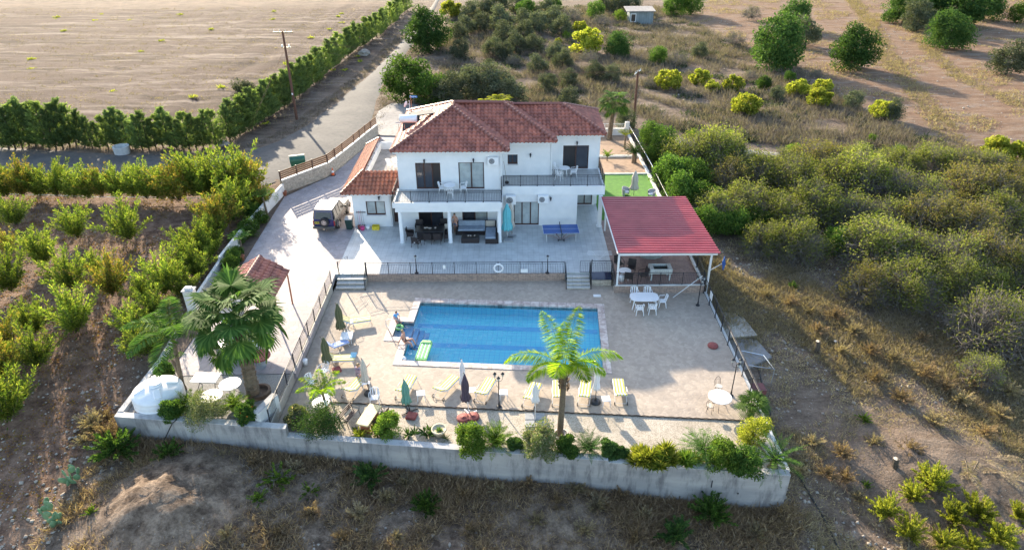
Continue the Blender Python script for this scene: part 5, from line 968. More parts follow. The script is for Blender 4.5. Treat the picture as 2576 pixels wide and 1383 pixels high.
for k in range(4):
    a = Vector((PL[0]+.5*(k-1.5)*.9, PL[1], 9.7 if k < 3 else 8.2)); b = Vector((PR[0]+(k-1.5)*.25, PR[1]+(k-1.5)*.45, 6.1)); pts = []
    for i in range(25): t_ = i/24; p = a.lerp(b, t_); p.z -= 4*1.3*t_*(1-t_); pts.append(p)
    tag(mk('power_line', MB().tube(pts, .010, 3, False), M['polewood']), 'thin overhead wire between the two utility poles, %s' % ['leftmost on the poles', 'second from the left', 'third from the left', 'lowest'][k], 'wire', 'overhead wires')
for k in range(2): tag(mk('guy_wire', MB().tube([(PL[0], PL[1], 8.0), (PL[0]-3.2-.6*k, PL[1]-9.2+2*k, 0)], .009, 3, False), M['polewood']), 'thin %s stay wire from the tall utility pole to the ground' % ('nearer' if k == 0 else 'farther'), 'wire', 'stay wires')
# ---- shed
s0 = G(1583, 62, 0); s1 = G(1642, 62, 0); W_ = s1[0]-s0[0]
sh = thing('shed', 'small grey block shed with flat pale roof on the hillside', 'shed', ((s0[0]+s1[0])/2, s0[1]+1.6, 0)); mk('wall', MB().box(-W_/2, W_/2, -1.6, 1.8, 0, 2.3), tilemat('blockwork', (.24, .28, .29), (.2, .24, .25), .45, .02, (.15, .17, .18)), sh); mk('roof', MB().cbox((-.2, 0, 2.42), (W_+1.0, 4.2, .12), 0, rad(3)), M['path'], sh); d_ = mk('door', MB().box(-W_/2+.15, -W_/2+1.15, -1.66, -1.6, .4, 1.9), M['whitem'], sh); mk('pane', MB().box(-W_/2+.28, -W_/2+1.02, -1.68, -1.665, .55, 1.75), M['glassblack'], d_)
# ---- the yard on the left
kr = thing('tiled_kiosk', 'small barbecue shelter with red tiled gable roof and red post', 'shelter', (-16.4, 37, 0))
k0, k1 = 35.25, 38.5; ex, rx_, ezz, rz_ = -14.22, -16.0, 2.32, 3.1
ps = [[(ex, k0, ezz), (ex, k1+.1, ezz), (rx_, k1+.4, rz_), (rx_, k0, rz_)], [(rx_*2-ex, k1+.1, ezz), (rx_*2-ex, k0, ezz), (rx_, k0, rz_), (rx_, k1+.4, rz_)]]
kf = roofpart(ps, M['roof'], 'roof', kr, tw=.34, tl=.42, amp=.06); ridge([((rx_, k1+.4, rz_+.06), (rx_, k0, rz_+.06))], M['roof'], kf, kr); 
mk('post', MB().tube([(-14.3, 38.35, 0), (-14.28, 38.35, 2.3)], .05, 6), M['terracotta'], (kr, True)); mk('post', MB().tube([(-14.3, 35.5, 0), (-14.25, 35.5, 2.3)], .05, 6), M['terracotta'], (kr, True)); mk('back_wall', MB().box(-17.8, -17.6, 35.4, 38.3, 0, 2.3), M['whitewall'], (kr, True)); mk('roof_underside', MB().quad((ex, k0, ezz-.04), (rx_, k0, rz_-.04), (rx_, k1+.3, rz_-.04), (ex, k1, ezz-.04)).quad((rx_, k0, rz_-.04), (rx_*2-ex, k0, ezz-.04), (rx_*2-ex, k1, ezz-.04), (rx_, k1+.3, rz_-.04)), M['wood'], (kr, True))
bq = thing('barbecue_counter', 'built in grey barbecue counter with white worktop behind the big fan palm', 'barbecue counter', (-15.6, 32.6, 0)); mk('counter', MB().box(-16.9, -14.6, 32.2, 33.0, 0, .85), M['concrete'], (bq, True)); mk('worktop', MB().box(-16.95, -14.55, 32.15, 33.05, .85, .92), M['stonewhite'], (bq, True))
cm = thing('chimney', 'white rendered barbecue chimney on the left boundary wall', 'chimney', (-20.1, 36.6, 0)); mk('chimney_stack', MB().box(-20.3, -19.7, 36.6, 37.1, -.2, 2.0).box(-20.2, -19.8, 36.7, 37.0, 2.06, 2.2), M['whitewall'], (cm, True)); mk('chimney_cap', MB().box(-20.36, -19.64, 36.54, 37.16, 2.0, 2.06), M['cap'], (cm, True))
rtb = thing('stone_table', 'round dark red table on a thick stone pedestal', 'table', (*G(652, 894.7, .75)[:2], 0)); mk('table_top', MB().lathe([(.58, .7), (.62, .72), (.62, .78), (.58, .8)], n=24), M['redbase'], rtb); mk('pedestal', MB().lathe([(.28, 0), (.2, .2), (.2, .55), (.3, .7)], n=14), M['greybox'], rtb)
qt = thing('marble_table', 'rectangular white marble table with black iron legs in the gravel yard', 'table', (*G(517.4, 948.4, .72)[:2], -.02), rad(-3)); mk('table_top', MB().rbox((0, 0, .72), (1.4, .85, .04), .015), M['stonewhite'], qt)
for sx in (-1, 1): mk('leg', MB().tube([(sx*.5, -.3, 0), (sx*.42, 0, .35), (sx*.5, -.3, .7)], .02, 5).tube([(sx*.5, .3, 0), (sx*.42, 0, .35), (sx*.5, .3, .7)], .02, 5), M['iron'], qt)
mk('stretcher', MB().tube([(-.43, 0, .35), (.43, 0, .35)], .015, 5), M['iron'], qt)
mk_ = roundtable(.58, .72, 'round white marble table with iron legs right of the rectangular one', M['stonewhite'], tripod=True); mk_.put((*G(578.4, 963.9, .72)[:2], -.02)); mk_.put((*G(530.7, 994.1, .72)[:2], -.02), 1, 'round white marble table half hidden behind the grey green bush')
wt = thing('water_tank', 'large white plastic water tank with lid in the left corner of the yard', 'water tank', (-18.72, 28.75, -.02)); r = 1.27
mk('tank_body', MB().lathe([(r*.98, 0), (r, .1), (r, .3), (r*.985, .33), (r, .36), (r, .6), (r*.985, .63), (r, .66), (r*.97, .8), (r*.8, .95), (r*.45, 1.12), (r*.32, 1.15)], n=48), M['plastic'], wt, True); mk('lid', MB().lathe([(.33, 1.12), (.35, 1.15), (.35, 1.24), (.27, 1.28), (.05, 1.29)], n=20), M['plastic'], wt, False)
for k in range(4): a = PI*k/2+.5; mk('lifting_rib', MB().rbox((.78*math.cos(a), .78*math.sin(a), 1.0), (.62, .36, .2), .05, a, 0, rad(22)), M['plastic'], wt)
tag(mk('hose', MB().tube([(-17.3, 27.4, .25), (-17.1, 27.0, .25), (-17.3, 26.85, .1), (-17.9, 26.7, -.9), (-18.0, 26.5, -1.5)], .03, 5), M['black']), 'black hose hanging over the front wall by the water tank', 'hose')
tag(mk('hose', MB().tube([tuple(np.add(T(u, v), (0, 0, .05))) for u, v in ((1812, 781), (1850, 786), (1880, 815), (1894, 850), (1900, 895), (1915, 960), (1940, 1050), (1960, 1120), (2020, 1215), (2070, 1300), (2110, 1383))], .045, 5), M['black']), 'long black irrigation hose snaking down outside the right fence', 'hose')
pd = T(1862, 872); tag(mk('concrete_pad', MB().prism([(pd[0]-.9, pd[1]-2.6), (pd[0]+1.6, pd[1]-1.2), (pd[0]+1.2, pd[1]+.8), (pd[0]-.2, pd[1]+1.4), (pd[0]-1.1, pd[1]+.6)], pd[2]-.4, pd[2]+.12), M['path']), 'irregular pale concrete pad outside the right fence', 'concrete pad')
pd = T(1850, 815); tag(mk('concrete_pad', MB().prism([(pd[0]-1.0, pd[1]-1.6), (pd[0]+1.0, pd[1]-1.4), (pd[0]+.6, pd[1]+1.4), (pd[0]-.9, pd[1]+1.6)], pd[2]-.4, pd[2]+.1), M['crazyedge']), 'brownish paved patch outside the right fence', 'paved patch')
cg = thing('wire_cage', 'open metal frame with red lid just outside the right fence', 'frame', (13.9, 31.6, -1.8)); mk('frame_bars', MB().tube([(13.2, 32.6, .25), (14.4, 32.2, .2), (14.6, 30.9, .2), (13.2, 31.2, .25)], .03, 5).tube([(14.4, 32.2, .2), (14.4, 32.2, -1.8)], .025, 5).tube([(14.6, 30.9, .2), (14.6, 30.9, -1.8)], .025, 5), M['steel'], (cg, True)); mk('red_box', MB().box(13.6, 14.4, 30.8, 31.5, -1.9, -1.25), pm('faded_red', (.16, .05, .05), (.11, .035, .035)), (cg, True))
# lawn chairs
for x, y, rz, lb in ((9.85, 55.5, 40, 'left of the closed beige parasol'), (12.0, 55.0, -50, 'by the right wall of the lawn')):
    t = thing('tub_chair', 'pale grey tub chair on the lawn '+lb, 'chair', (x, y, .02), rad(rz), 'grey tub chairs'); mb = MB(); n = 16; vs = []
    for k in range(n+1):
        a = rad(-30)+rad(240)*k/n; hh = .75-.15*abs(k/n-.5)*2
        for r_, z_ in ((.30, .05), (.36, hh), (.30, hh), (.26, .3)): vs.append((r_*math.cos(a), r_*math.sin(a), z_))
    mb.add(vs, [(4*k+j, 4*k+4+j, 4*k+5+j, 4*k+1+j) for k in range(n) for j in range(3)]); mk('shell', mb, pm('grey_wicker', (.42, .42, .43), (.35, .35, .36), 30, .7), t); mk('seat_cushion', MB().lathe([(.27, .3), (.29, .4), (.2, .43)], n=16), M['whitefab'], t)
# ---- pool things
lp = [G(u, v, DECK-.05) for u, v in ((1062.5, 854), (1088.7, 857), (1068.3, 908), (1046.5, 906.6))]
ax_ = (Vector(lp[0])+Vector(lp[1]))/2-(Vector(lp[2])+Vector(lp[3]))/2; cc = sum((Vector(p) for p in lp), Vector())/4
lo_ = thing('air_mattress', 'green edged inflatable mattress with white tubes floating in the pool', 'air mattress', (cc.x, cc.y, DECK-.06), math.atan2(ax_.y, ax_.x)-PI/2); gm = pm('lime_vinyl', (.28, .60, .20), (.22, .5, .16), 4, .35)
for k in range(5): mk('tube', MB().rbox((-.22+.11*k, -.1, .02), (.10, 1.45, .11), .04), M['plastic'] if k % 2 == 0 else gm, lo_)
for sx in (-1, 1): mk('tube', MB().rbox((sx*.32, -.05, .02), (.09, 1.75, .12), .04), gm, lo_)
mk('pillow', MB().rbox((0, .78, .05), (.62, .32, .16), .06), gm, lo_); mk('foot_tube', MB().rbox((0, -.92, .02), (.64, .14, .12), .05), gm, lo_)
tag(mk('swim_ring', MB().tube([(G(1004, 824, DECK-.1)[0]+.22*math.cos(2*PI*k/20), G(1004, 824, DECK-.1)[1]+.22*math.sin(2*PI*k/20), DECK-.06) for k in range(21)], .09, 8), gm, None, True), 'green swim ring floating over the pool steps', 'swim ring')
tag(mk('ball', MB().ball((*G(1016, 903, DECK-.08)[:2], DECK-.05), .15, 14, 8), M['plastic'], None, True), 'white ball floating in the left corner of the pool', 'ball')
def pd3(a, b, z): return G(737.9+a*.2911, 670.8+b*.2911, z)
for pts, lb in ((((835, 575, 0), (800, 500, .45), (800, 460, .7), (850, 452, .75), (900, 455, .7), (950, 480, .4), (965, 520, -.1)), 'farther bent steel grab rail at the pool steps'), (((850, 590, 0), (823, 545, .45), (830, 528, .6), (880, 523, .6), (930, 530, .4), (960, 540, -.1)), 'nearer bent steel grab rail at the pool steps')):
    q0 = pd3(*pts[0][:2], DECK); out = []
    for i, (a, b, z) in enumerate(pts): p = pd3(a, b, DECK+z); out.append(p)
    tag(mk('grab_rail', MB().tube(out, .022, 6), M['steel'], None, True), lb, 'grab rail', 'pool grab rails')
ld = thing('pool_ladder', 'steel pool ladder at the near right edge of the pool', 'pool ladder', (*pq(.93, 1.02), DECK), math.atan2(-.79, 11.81))
for sx in (-1, 1): mk('rail', MB().tube([(sx*.26, -.55, 0), (sx*.26, -.5, .55), (sx*.26, -.3, .8), (sx*.26, -.02, .75), (sx*.26, .12, .3), (sx*.26, .12, -.9)], .022, 6), M['steel'], ld, True)
for z in (-.25, -.5, -.75): mk('tread', MB().cbox((0, .12, z), (.5, .08, .03)), M['steel'], ld)
# ============================================================ THE CAR
def car():
    X0, Y0 = -14.55, 48.72
    t = thing('off_road_car', 'dark blue and silver off road car with rear spare wheel parked on the driveway', 'car', (X0, Y0, 0), rad(-4))
    silver = pm('silver_paint', (.13, .12, .11), (.11, .10, .092), 2, .25, metal=.35); navy = pm('navy_paint', (.008, .008, .09), (.006, .006, .07), 2, .2, spec=.8); rub = M['black']; L = 4.55; W = .88
    # lower body: rings from rear (y=0) to front (y=L); section half width w, bottom zb, belt zt
    sec = [(0.02, .80, .45, .95), (.12, .86, .42, 1.05), (.7, .89, .42, 1.08), (2.6, .89, .42, 1.08), (3.1, .88, .42, 1.06), (4.2, .84, .44, .98), (4.5, .76, .48, .85)]
    vs = []; n = 8
    for y, w_, zb, zt in sec: vs += [(-w_*.93, y, zb), (-w_, y, zb+.14), (-w_, y, zt-.12), (-w_*.93, y, zt), (w_*.93, y, zt), (w_, y, zt-.12), (w_, y, zb+.14), (w_*.93, y, zb)]
    fs = [(i*n+k, (i+1)*n+k, (i+1)*n+(k+1) % n, i*n+(k+1) % n) for i in range(len(sec)-1) for k in range(n)]+[tuple(range(n)), tuple((len(sec)-1)*n+k for k in range(n-1, -1, -1))]
    mk('body', MB().add(vs, [f[::-1] for f in fs]), silver, t)
    def cabsec(y, w0, w1, z0, z1): return [(-w0, y, z0), (-w1, y, z1), (w1, y, z1), (w0, y, z0)]
    cs = cabsec(.10, .84, .70, 1.0, 1.02)+cabsec(.28, .84, .69, 1.04, 1.78)+cabsec(2.15, .85, .70, 1.06, 1.80)+cabsec(3.05, .84, .74, 1.02, 1.06)
    fs = [(i*4+k, i*4+4+k, i*4+5+k, i*4+1+k) for i in range(3) for k in range(3)]; mk('cabin', MB().add(cs, fs), M['glass'], t)
    rf = MB(); rf.rbox((0, 1.2, 1.80), (1.42, 1.98, .06), .03); 
    for k in range(5): rf.cbox((-.4+.2*k, 1.2, 1.835), (.03, 1.7, .015))
    mk('roof', rf, pm('roof_sheen_paint', (.19, .19, .225), (.16, .16, .19), 2, .3), t)  # paler, bluish silver paints in the roof's reflective sheen
    for sx in (-1, 1):
        mk('roof_rail', MB().tube([(sx*.66, .35, 1.82), (sx*.66, .45, 1.88), (sx*.66, 2.0, 1.88), (sx*.66, 2.1, 1.82)], .02, 5), M['steel'], t)
        p = MB()
        for y, dy in ((.95, 0), (1.6, 0), (2.18, .45)): p.tube([(sx*.855, y+dy, 1.06), (sx*.715, y, 1.79)], .035, 5)
        p.tube([(sx*.85, .2, 1.06), (sx*.70, .3, 1.79)], .05, 5); mk('pillar', p, silver, t)
        mk('side_window', MB().add([(sx*.852, .32, 1.10), (sx*.852, 2.55, 1.10), (sx*.725, 2.2, 1.72), (sx*.725, .42, 1.72)], [(0, 1, 2, 3) if sx > 0 else (3, 2, 1, 0)]), glassmat('tinted_glass', (.09, .075, .065), .1), t)
        mk('mirror', MB().rbox((sx*1.02, 2.6, 1.12), (.2, .12, .16), .03), M['black'], t)
        mk('headlight', MB().rbox((sx*.6, 4.47, .78), (.3, .08, .16), .02), M['glasslight'], t)
        tl = mk('tail_light', MB().rbox((sx*.81, .03, .80), (.1, .1, .38), .02), pm('tail_red', (.35, .01, .01), None, 5, .3), t)
        for y in (.82, 3.62):
            wl = MB(); R_ = .37
            wl.lathe([(.2, -.11), (R_, -.1), (R_, .1), (.2, .11)], n=22); Mx = Matrix.Translation((sx*.80, y, R_)) @ Matrix.Rotation(PI/2, 4, 'Y'); w2 = MB().add([Mx @ Vector(q) for q in wl.v], wl.f); o = mk('wheel', w2, rub, t)
            rl = MB().lathe([(.22, -.02), (.22, .02), (.12, .03), (.03, .04)], n=16); Mx = Matrix.Translation((sx*.915, y, R_)) @ Matrix.Rotation(sx*PI/2, 4, 'Y'); mk('rim', MB().add([Mx @ Vector(q) for q in rl.v], rl.f), M['steel'], o)
            ar = MB(); ar.tube([(sx*.90, y+.46*math.cos(a), R_+.44*math.sin(a)) for a in [PI*k/10 for k in range(11)]], .06, 6); mk('wheel_arch', ar, silver, t)
    mk('windscreen', MB().add([(-.78, 3.02, 1.09), (.78, 3.02, 1.09), (.68, 2.2, 1.76), (-.68, 2.2, 1.76)], [(0, 1, 2, 3)]), M['glass'], t)
    tg_ = mk('tailgate', MB().rbox((0, .0, .78), (1.58, .10, .62), .04).add([(-.76, .02, 1.06), (.76, .02, 1.06), (.68, .22, 1.80), (-.68, .22, 1.80), (-.76, .09, 1.06), (.76, .09, 1.06), (.68, .29, 1.82), (-.68, .29, 1.82)], [(0, 1, 2, 3), (7, 6, 5, 4), (0, 4, 5, 1), (1, 5, 6, 2), (2, 6, 7, 3), (3, 7, 4, 0)]), navy, t)
    mk('rear_window', MB().add([(-.62, .0, 1.14), (.62, .0, 1.14), (.57, .15, 1.62), (-.57, .15, 1.62)], [(0, 1, 2, 3)]), M['glassblack'], t)
    mk('rear_bumper', MB().rbox((0, -.1, .48), (1.74, .22, .2), .05), silver, t); mk('front_bumper', MB().rbox((0, 4.52, .5), (1.66, .2, .22), .05), silver, t); mk('bonnet', MB().add([(-.80, 3.05, 1.085), (.80, 3.05, 1.085), (.76, 4.35, 1.0), (-.76, 4.35, 1.0)], [(0, 1, 2, 3)]), silver, t)
    sp = MB().lathe([(.16, -.11), (.36, -.1), (.36, .1), (.16, .11)], n=22); Mx = Matrix.Translation((.1, -.17, .95)) @ Matrix.Rotation(PI/2, 4, 'X'); o = mk('spare_wheel', MB().add([Mx @ Vector(q) for q in sp.v], sp.f), rub, t)
    rl = MB().lathe([(.2, .09), (.2, .12), (.06, .13)], n=16); mk('rim', MB().add([Mx @ Vector(q) for q in rl.v], rl.f), M['steel'], o)
    h_ = MB()
    for k in range(6): a = 2*PI*k/6; c_ = Mx @ Vector((.13*math.cos(a), .13*math.sin(a), .134)); h_.cbox(c_, (.07, .012, .05))
    mk('rim_hole', h_, M['black'], o)
    pl = mk('number_plate', MB().box(-.70, -.28, -.075, -.06, .76, .92), M['yellow'], t); mk('plate_marks', MB().box(-.65, -.55, -.082, -.078, .80, .88).box(-.50, -.42, -.082, -.078, .80, .88).box(-.38, -.33, -.082, -.078, .80, .88), M['black'], pl)
    return t
car()
# ============================================================ PEOPLE
def skin(name, V_, E_, R_, m, parent, sub=1):
    me = bpy.data.meshes.new(name); me.from_pydata([tuple(v_) for v_ in V_], E_, []); o = bpy.data.objects.new(name, me); C.objects.link(o)
    sm = o.modifiers.new('s', 'SKIN'); sm.use_smooth_shade = True
    for i, r in enumerate(R_): me.skin_vertices[0].data[i].radius = (r, r) if not isinstance(r, tuple) else r
    me.skin_vertices[0].data[0].use_root = True
    if sub: q = o.modifiers.new('u', 'SUBSURF'); q.levels = sub; q.render_levels = sub
    bpy.context.view_layer.update(); dg = bpy.context.evaluated_depsgraph_get(); n2 = bpy.data.meshes.new_from_object(o.evaluated_get(dg)); bpy.data.objects.remove(o); n2.name = name
    n2.materials.clear(); return link(name, n2, m, parent, True)
def person(label, loc, rz, J, sc=1, shirt=None, legs=None, hair='hair', sleeves=True, longleg=False, swim=None, hairlen=0, hat=None):
    t = thing('person', label, 'person', loc, rz, sc=sc); K = {k: Vector(v_) for k, v_ in J.items()}
    V_ = []; R_ = []; E_ = []; I = {}
    def a(k, p, r, par=None):
        V_.append(Vector(p)); R_.append(r); I[k] = len(V_)-1
        if par is not None: E_.append((I[par], I[k]))
    a('pel', K['pelvis'], (.15, .11)); a('wst', K['pelvis'].lerp(K['chest'], .5), (.13, .095), 'pel'); a('chs', K['chest'], (.16, .105), 'wst'); nb = K['chest'].lerp(K['neck'], .65); a('nb', nb, .09, 'chs'); a('nk', K['neck'], .05, 'nb')
    hd = (K['head']-K['neck']).normalized(); a('jaw', K['neck'].lerp(K['head'], .55), .065, 'nk'); a('hd', K['head'], .088, 'jaw'); a('cr', K['head']+hd*.075, .06, 'hd')
    fw = (K['toL']-K['anL']); 
    for s in 'LR':
        a('sh'+s, K['sh'+s], .058, 'nb'); a('el'+s, K['el'+s], .038, 'sh'+s); a('wr'+s, K['wr'+s], .027, 'el'+s); d = (K['wr'+s]-K['el'+s]).normalized(); a('pm'+s, K['wr'+s]+d*.06, (.034, .016), 'wr'+s)
        side = d.cross(Vector((0, 0, 1))); side = side.normalized() if side.length > .1 else Vector((1, 0, 0)); dn = d.cross(side)
        for k, (o_, ln) in enumerate(((-.030, .058), (-.010, .07), (.010, .066), (.030, .052))): p = K['wr'+s]+d*.075+side*o_; a('f%d%s' % (k, s), p, .0095, 'pm'+s); a('g%d%s' % (k, s), p+d*ln*.6+dn*.012, .009, 'f%d%s' % (k, s)); a('h%d%s' % (k, s), p+d*ln+dn*.03, .007, 'g%d%s' % (k, s))
        a('th'+s, K['wr'+s]+d*.035+side*-.042, .0105, 'pm'+s); a('ti'+s, K['wr'+s]+d*.075+side*-.062+dn*.015, .008, 'th'+s)
        a('hp'+s, K['hp'+s], .092, 'pel'); a('kn'+s, K['kn'+s], .056, 'hp'+s); a('cf'+s, K['kn'+s].lerp(K['an'+s], .3), .056, 'kn'+s); a('an'+s, K['an'+s], .036, 'cf'+s); a('ft'+s, K['an'+s].lerp(K['to'+s], .55), .036, 'an'+s); a('to'+s, K['to'+s], .026, 'ft'+s)
    skin('body', V_, E_, R_, M['skin'], t)
    hv = K['face'].normalized(); up = hd; sidev = hv.cross(up).normalized(); c = K['head']+hd*.015
    hb_ = MB(); n = 12
    for i in range(5):
        for k in range(n):
            th = rad(8+i*24); ph = 2*PI*k/n; q = up*math.cos(th)*1.12+(sidev*math.cos(ph)*.92-hv*math.sin(ph))*math.sin(th); lim = 1.0 if q.dot(hv) < .35 else .93; hb_.v.append(tuple(c+q*.108*lim-hv*.014-(up*hairlen if i == 4 and math.sin(ph) > 0 else up*0)))
    for i in range(4):
        for k in range(n):
            if i == 3 and math.sin(2*PI*(k+.5)/n) < .1: continue
            if i == 2 and math.sin(2*PI*(k+.5)/n) < -.6: continue
            hb_.f.append((i*n+k, i*n+(k+1) % n, (i+1)*n+(k+1) % n, (i+1)*n+k))
    hb_.f.append(tuple(range(n-1, -1, -1))); mk('hair', hb_, M[hair], t, True)
    f_ = MB()
    for s in (-1, 1): f_.ball(K['head']+hv*.088+sidev*s*.032+up*.01, .011, 6, 4)
    mk('eyes', f_, M['black'], t); mk('nose', MB().tube([K['head']+hv*.088+up*.005, K['head']+hv*.108-up*.03], [.008, .014], 5), M['skin'], t); mk('mouth', MB().tube([K['head']+hv*.088-up*.055-sidev*.02, K['head']+hv*.088-up*.055+sidev*.02], .006, 4), M['redbase'], t)
    mk('ears', MB().ball(K['head']+sidev*.09, .022, 6, 4).ball(K['head']-sidev*.09, .022, 6, 4), M['skin'], t)
    def sub(ks, nm, m, f=1.16, cut={}):
        vv = []; rr = []; ee = []; ix = {}
        for k in ks: ix[k] = len(vv); vv.append(V_[I[k]] if k not in cut else V_[I[k]].lerp(V_[I[cut[k][0]]], cut[k][1])); r = R_[I[k]]; rr.append((r[0]*f, r[1]*f) if isinstance(r, tuple) else r*f)
        for x, y in E_:
            kx = [k for k in ix if I[k] == x]; ky = [k for k in ix if I[k] == y]
            if kx and ky: ee.append((ix[kx[0]], ix[ky[0]]))
        skin(nm, vv, ee, rr, m, t)
    if shirt: sub(['pel', 'wst', 'chs', 'nb', 'shL', 'elL', 'shR', 'elR'], 'shirt', shirt, 1.16, {'elL': ('shL', .35), 'elR': ('shR', .35)})
    if legs: sub(['pel', 'wst', 'hpL', 'knL', 'hpR', 'knR'], 'shorts', legs, 1.14, {'knL': ('hpL', .3), 'knR': ('hpR', .3), 'wst': ('pel', .6)})
    if swim: sub(['pel', 'wst', 'chs', 'hpL', 'hpR'] if swim[1] else ['pel', 'wst', 'hpL', 'hpR'], 'swimsuit', swim[0], 1.08, {'chs': ('wst', .3), 'hpL': ('pel', .2), 'hpR': ('pel', .2), 'wst': ('pel', .5 if not swim[1] else 0)})
    if hat: mk('cap', MB().lathe([(.115, 0), (.118, .05), (.09, .1), (.01, .12)], tuple(K['head']+Vector((0, 0, .03))), 14).rbox(tuple(K['head']+hv*.14+Vector((0, 0, .04))), (.16, .12, .015), .02, math.atan2(hv.y, hv.x)-PI/2), hat, t, False)
    return t
# sitting pose on an edge, facing -y unless turned (feet hanging over)
def sit(arm='lap', leg=0.0, lean=.0, seat=0.):
    J = dict(pelvis=(0, 0, .12+seat), chest=(0, -lean*.5, .50+seat), neck=(0, -lean*.8, .66+seat), head=(0, -lean*1.1-.02, .80+seat), face=(0, -1, -.1), hpL=(.1, -.08, .11+seat), hpR=(-.1, -.08, .11+seat), knL=(.13, -.50, .14+seat+leg), knR=(-.13, -.50, .12+seat), anL=(.13, -.58-leg, -.28+seat+leg*.8), anR=(-.13, -.56, -.28+seat), toL=(.13, -.76-leg, -.32+seat+leg*.8), toR=(-.13, -.74, -.32+seat), shL=(.18, -lean*.6, .60+seat), shR=(-.18, -lean*.6, .60+seat))
    if arm == 'lap': J.update(elL=(.26, -.12, .36+seat), elR=(-.26, -.12, .36+seat), wrL=(.16, -.34, .24+seat), wrR=(-.16, -.34, .24+seat))
    elif arm == 'behind': J.update(elL=(.26, .14, .36+seat), elR=(-.26, .14, .36+seat), wrL=(.27, .26, .12+seat), wrR=(-.27, .26, .12+seat))
    elif arm == 'reach': J.update(elL=(.30, -.22, .46+seat), elR=(-.3, -.2, .5+seat), wrL=(.22, -.45, .48+seat), wrR=(-.38, -.48, .74+seat))
    return J
p = G(996, 806, DECK); person('child in a light blue shirt sitting at the pool steps', (p[0], p[1]+.05, DECK+.02), rad(38), sit('lap', 0, .12), .78, shirt=pm('blue_shirt', (.05, .3, .7), (.2, .45, .75), 7, .8), legs=pm('grey_shorts', (.3, .3, .32)))
J = sit('behind', .12, -.05); p = G(1021, 864, DECK); person('person in a dark swimsuit sitting on the pool edge with legs over the water', (p[0]-.1, p[1]+.1, DECK+.02), rad(75), J, 1.0, hair='hairlight', swim=(pm('dark_swimsuit', (.03, .03, .04)), True), hairlen=.04)
p = G(893, 978, DECK); person('person in a patterned grey shirt sitting on the left striped lounger', (p[0]+.1, p[1]+.55, DECK+.35), rad(140), sit('reach', 0, .1), 1.02, shirt=pm('patterned_shirt', (.32, .26, .34), (.12, .09, .14), 16, .8, lo=.45, hi=.55), legs=pm('pale_shorts', (.4, .32, .34)), hair='hairlight')
J = dict(pelvis=(0, 0, .93), chest=(0, -.03, 1.26), neck=(0, -.05, 1.44), head=(0, -.08, 1.58), face=(0, -1, -.2), hpL=(.1, 0, .88), hpR=(-.1, 0, .88), knL=(.11, -.03, .48), knR=(-.11, .0, .48), anL=(.11, .02, .07), anR=(-.12, .06, .07), toL=(.12, -.16, .03), toR=(-.13, -.12, .03), shL=(.19, -.03, 1.38), shR=(-.19, -.03, 1.38), elL=(.27, -.05, 1.12), elR=(-.27, -.05, 1.12), wrL=(.1, -.25, 1.05), wrR=(-.1, -.25, 1.05))
person('bare chested person in grey blue shorts standing behind the middle column', (-4.35, 48.5, 0), rad(-30), J, 1.0, legs=pm('bluegrey_shorts', (.14, .18, .28)))
# ============================================================ VEGETATION
LM = {
 'dark': leafmat('dark_leaves', [(.035, .075, .025), (.055, .105, .03), (.085, .14, .04)], .32),
 'green': leafmat('green_leaves', [(.04, .085, .02), (.065, .12, .028), (.11, .175, .04)], .38),
 'bright': leafmat('bright_leaves', [(.07, .13, .02), (.12, .19, .03), (.19, .26, .05)], .4),
 'lime': leafmat('yellow_green_leaves', [(.14, .17, .025), (.26, .28, .04), (.38, .36, .07)], .42),
 'orch': leafmat('pomegranate_leaves', [(.07, .115, .02), (.11, .165, .028), (.17, .22, .04), (.26, .27, .055)], .42),
 'orchy': leafmat('turning_leaves', [(.08, .12, .02), (.16, .18, .035), (.28, .24, .05), (.30, .19, .05)], .38),
 'cyp': leafmat('conifer_leaves', [(.085, .125, .06), (.125, .175, .075), (.18, .235, .10)], .5, .7),
 'cypb': leafmat('conifer_light_leaves', [(.11, .155, .055), (.16, .215, .07), (.23, .28, .10)], .5, .7),
 'olive': leafmat('olive_leaves', [(.065, .08, .05), (.095, .11, .07), (.135, .145, .10)], .25),
 'grey': leafmat('grey_scrub_leaves', [(.15, .13, .10), (.20, .17, .13), (.16, .17, .10)], .15),
 'cit': leafmat('orchard_leaves', [(.10, .125, .025), (.16, .185, .04), (.24, .25, .06), (.17, .155, .10)], .4),
 'citb': leafmat('browning_orchard_leaves', [(.12, .125, .035), (.18, .17, .05), (.22, .165, .06), (.14, .125, .085)], .38),
 'ros': leafmat('oleander_leaves', [(.10, .14, .05), (.16, .19, .09), (.26, .25, .16)], .35),
 'pink': leafmat('pink_flowers', [(.65, .38, .34), (.7, .5, .45)], .4), 'whitef': leafmat('white_flowers', [(.75, .72, .65), (.7, .68, .6)], .3),
 'orange': leafmat('orange_leaves', [(.30, .14, .05), (.34, .20, .07), (.26, .2, .06)], .35), 'red': leafmat('orange_flowers', [(.8, .16, .04), (.85, .28, .06)], .4),
 'palm': leafmat('palm_leaves', [(.045, .10, .025), (.07, .14, .035), (.11, .19, .05)], .38, .38),
 'palmy': leafmat('yellow_palm_leaves', [(.14, .26, .02), (.24, .36, .03), (.36, .42, .05)], .5, .4),  # a yellower green than the other palm leaves
 'cyc': leafmat('cycad_leaves', [(.03, .07, .02), (.05, .10, .03), (.08, .14, .04)], .2, .35),
 'straw': leafmat('dry_grass', [(.30, .235, .155), (.40, .32, .22), (.23, .18, .125)], .35), 'strawg': leafmat('grey_dry_weeds', [(.15, .12, .105), (.21, .17, .15), (.27, .225, .195)], .25),
 'strawd': leafmat('brown_dry_weeds', [(.17, .115, .075), (.25, .175, .115), (.36, .26, .165)], .3), 'cactus': pm('cactus_green', (.10, .20, .10), (.16, .27, .14), 5, .5)}
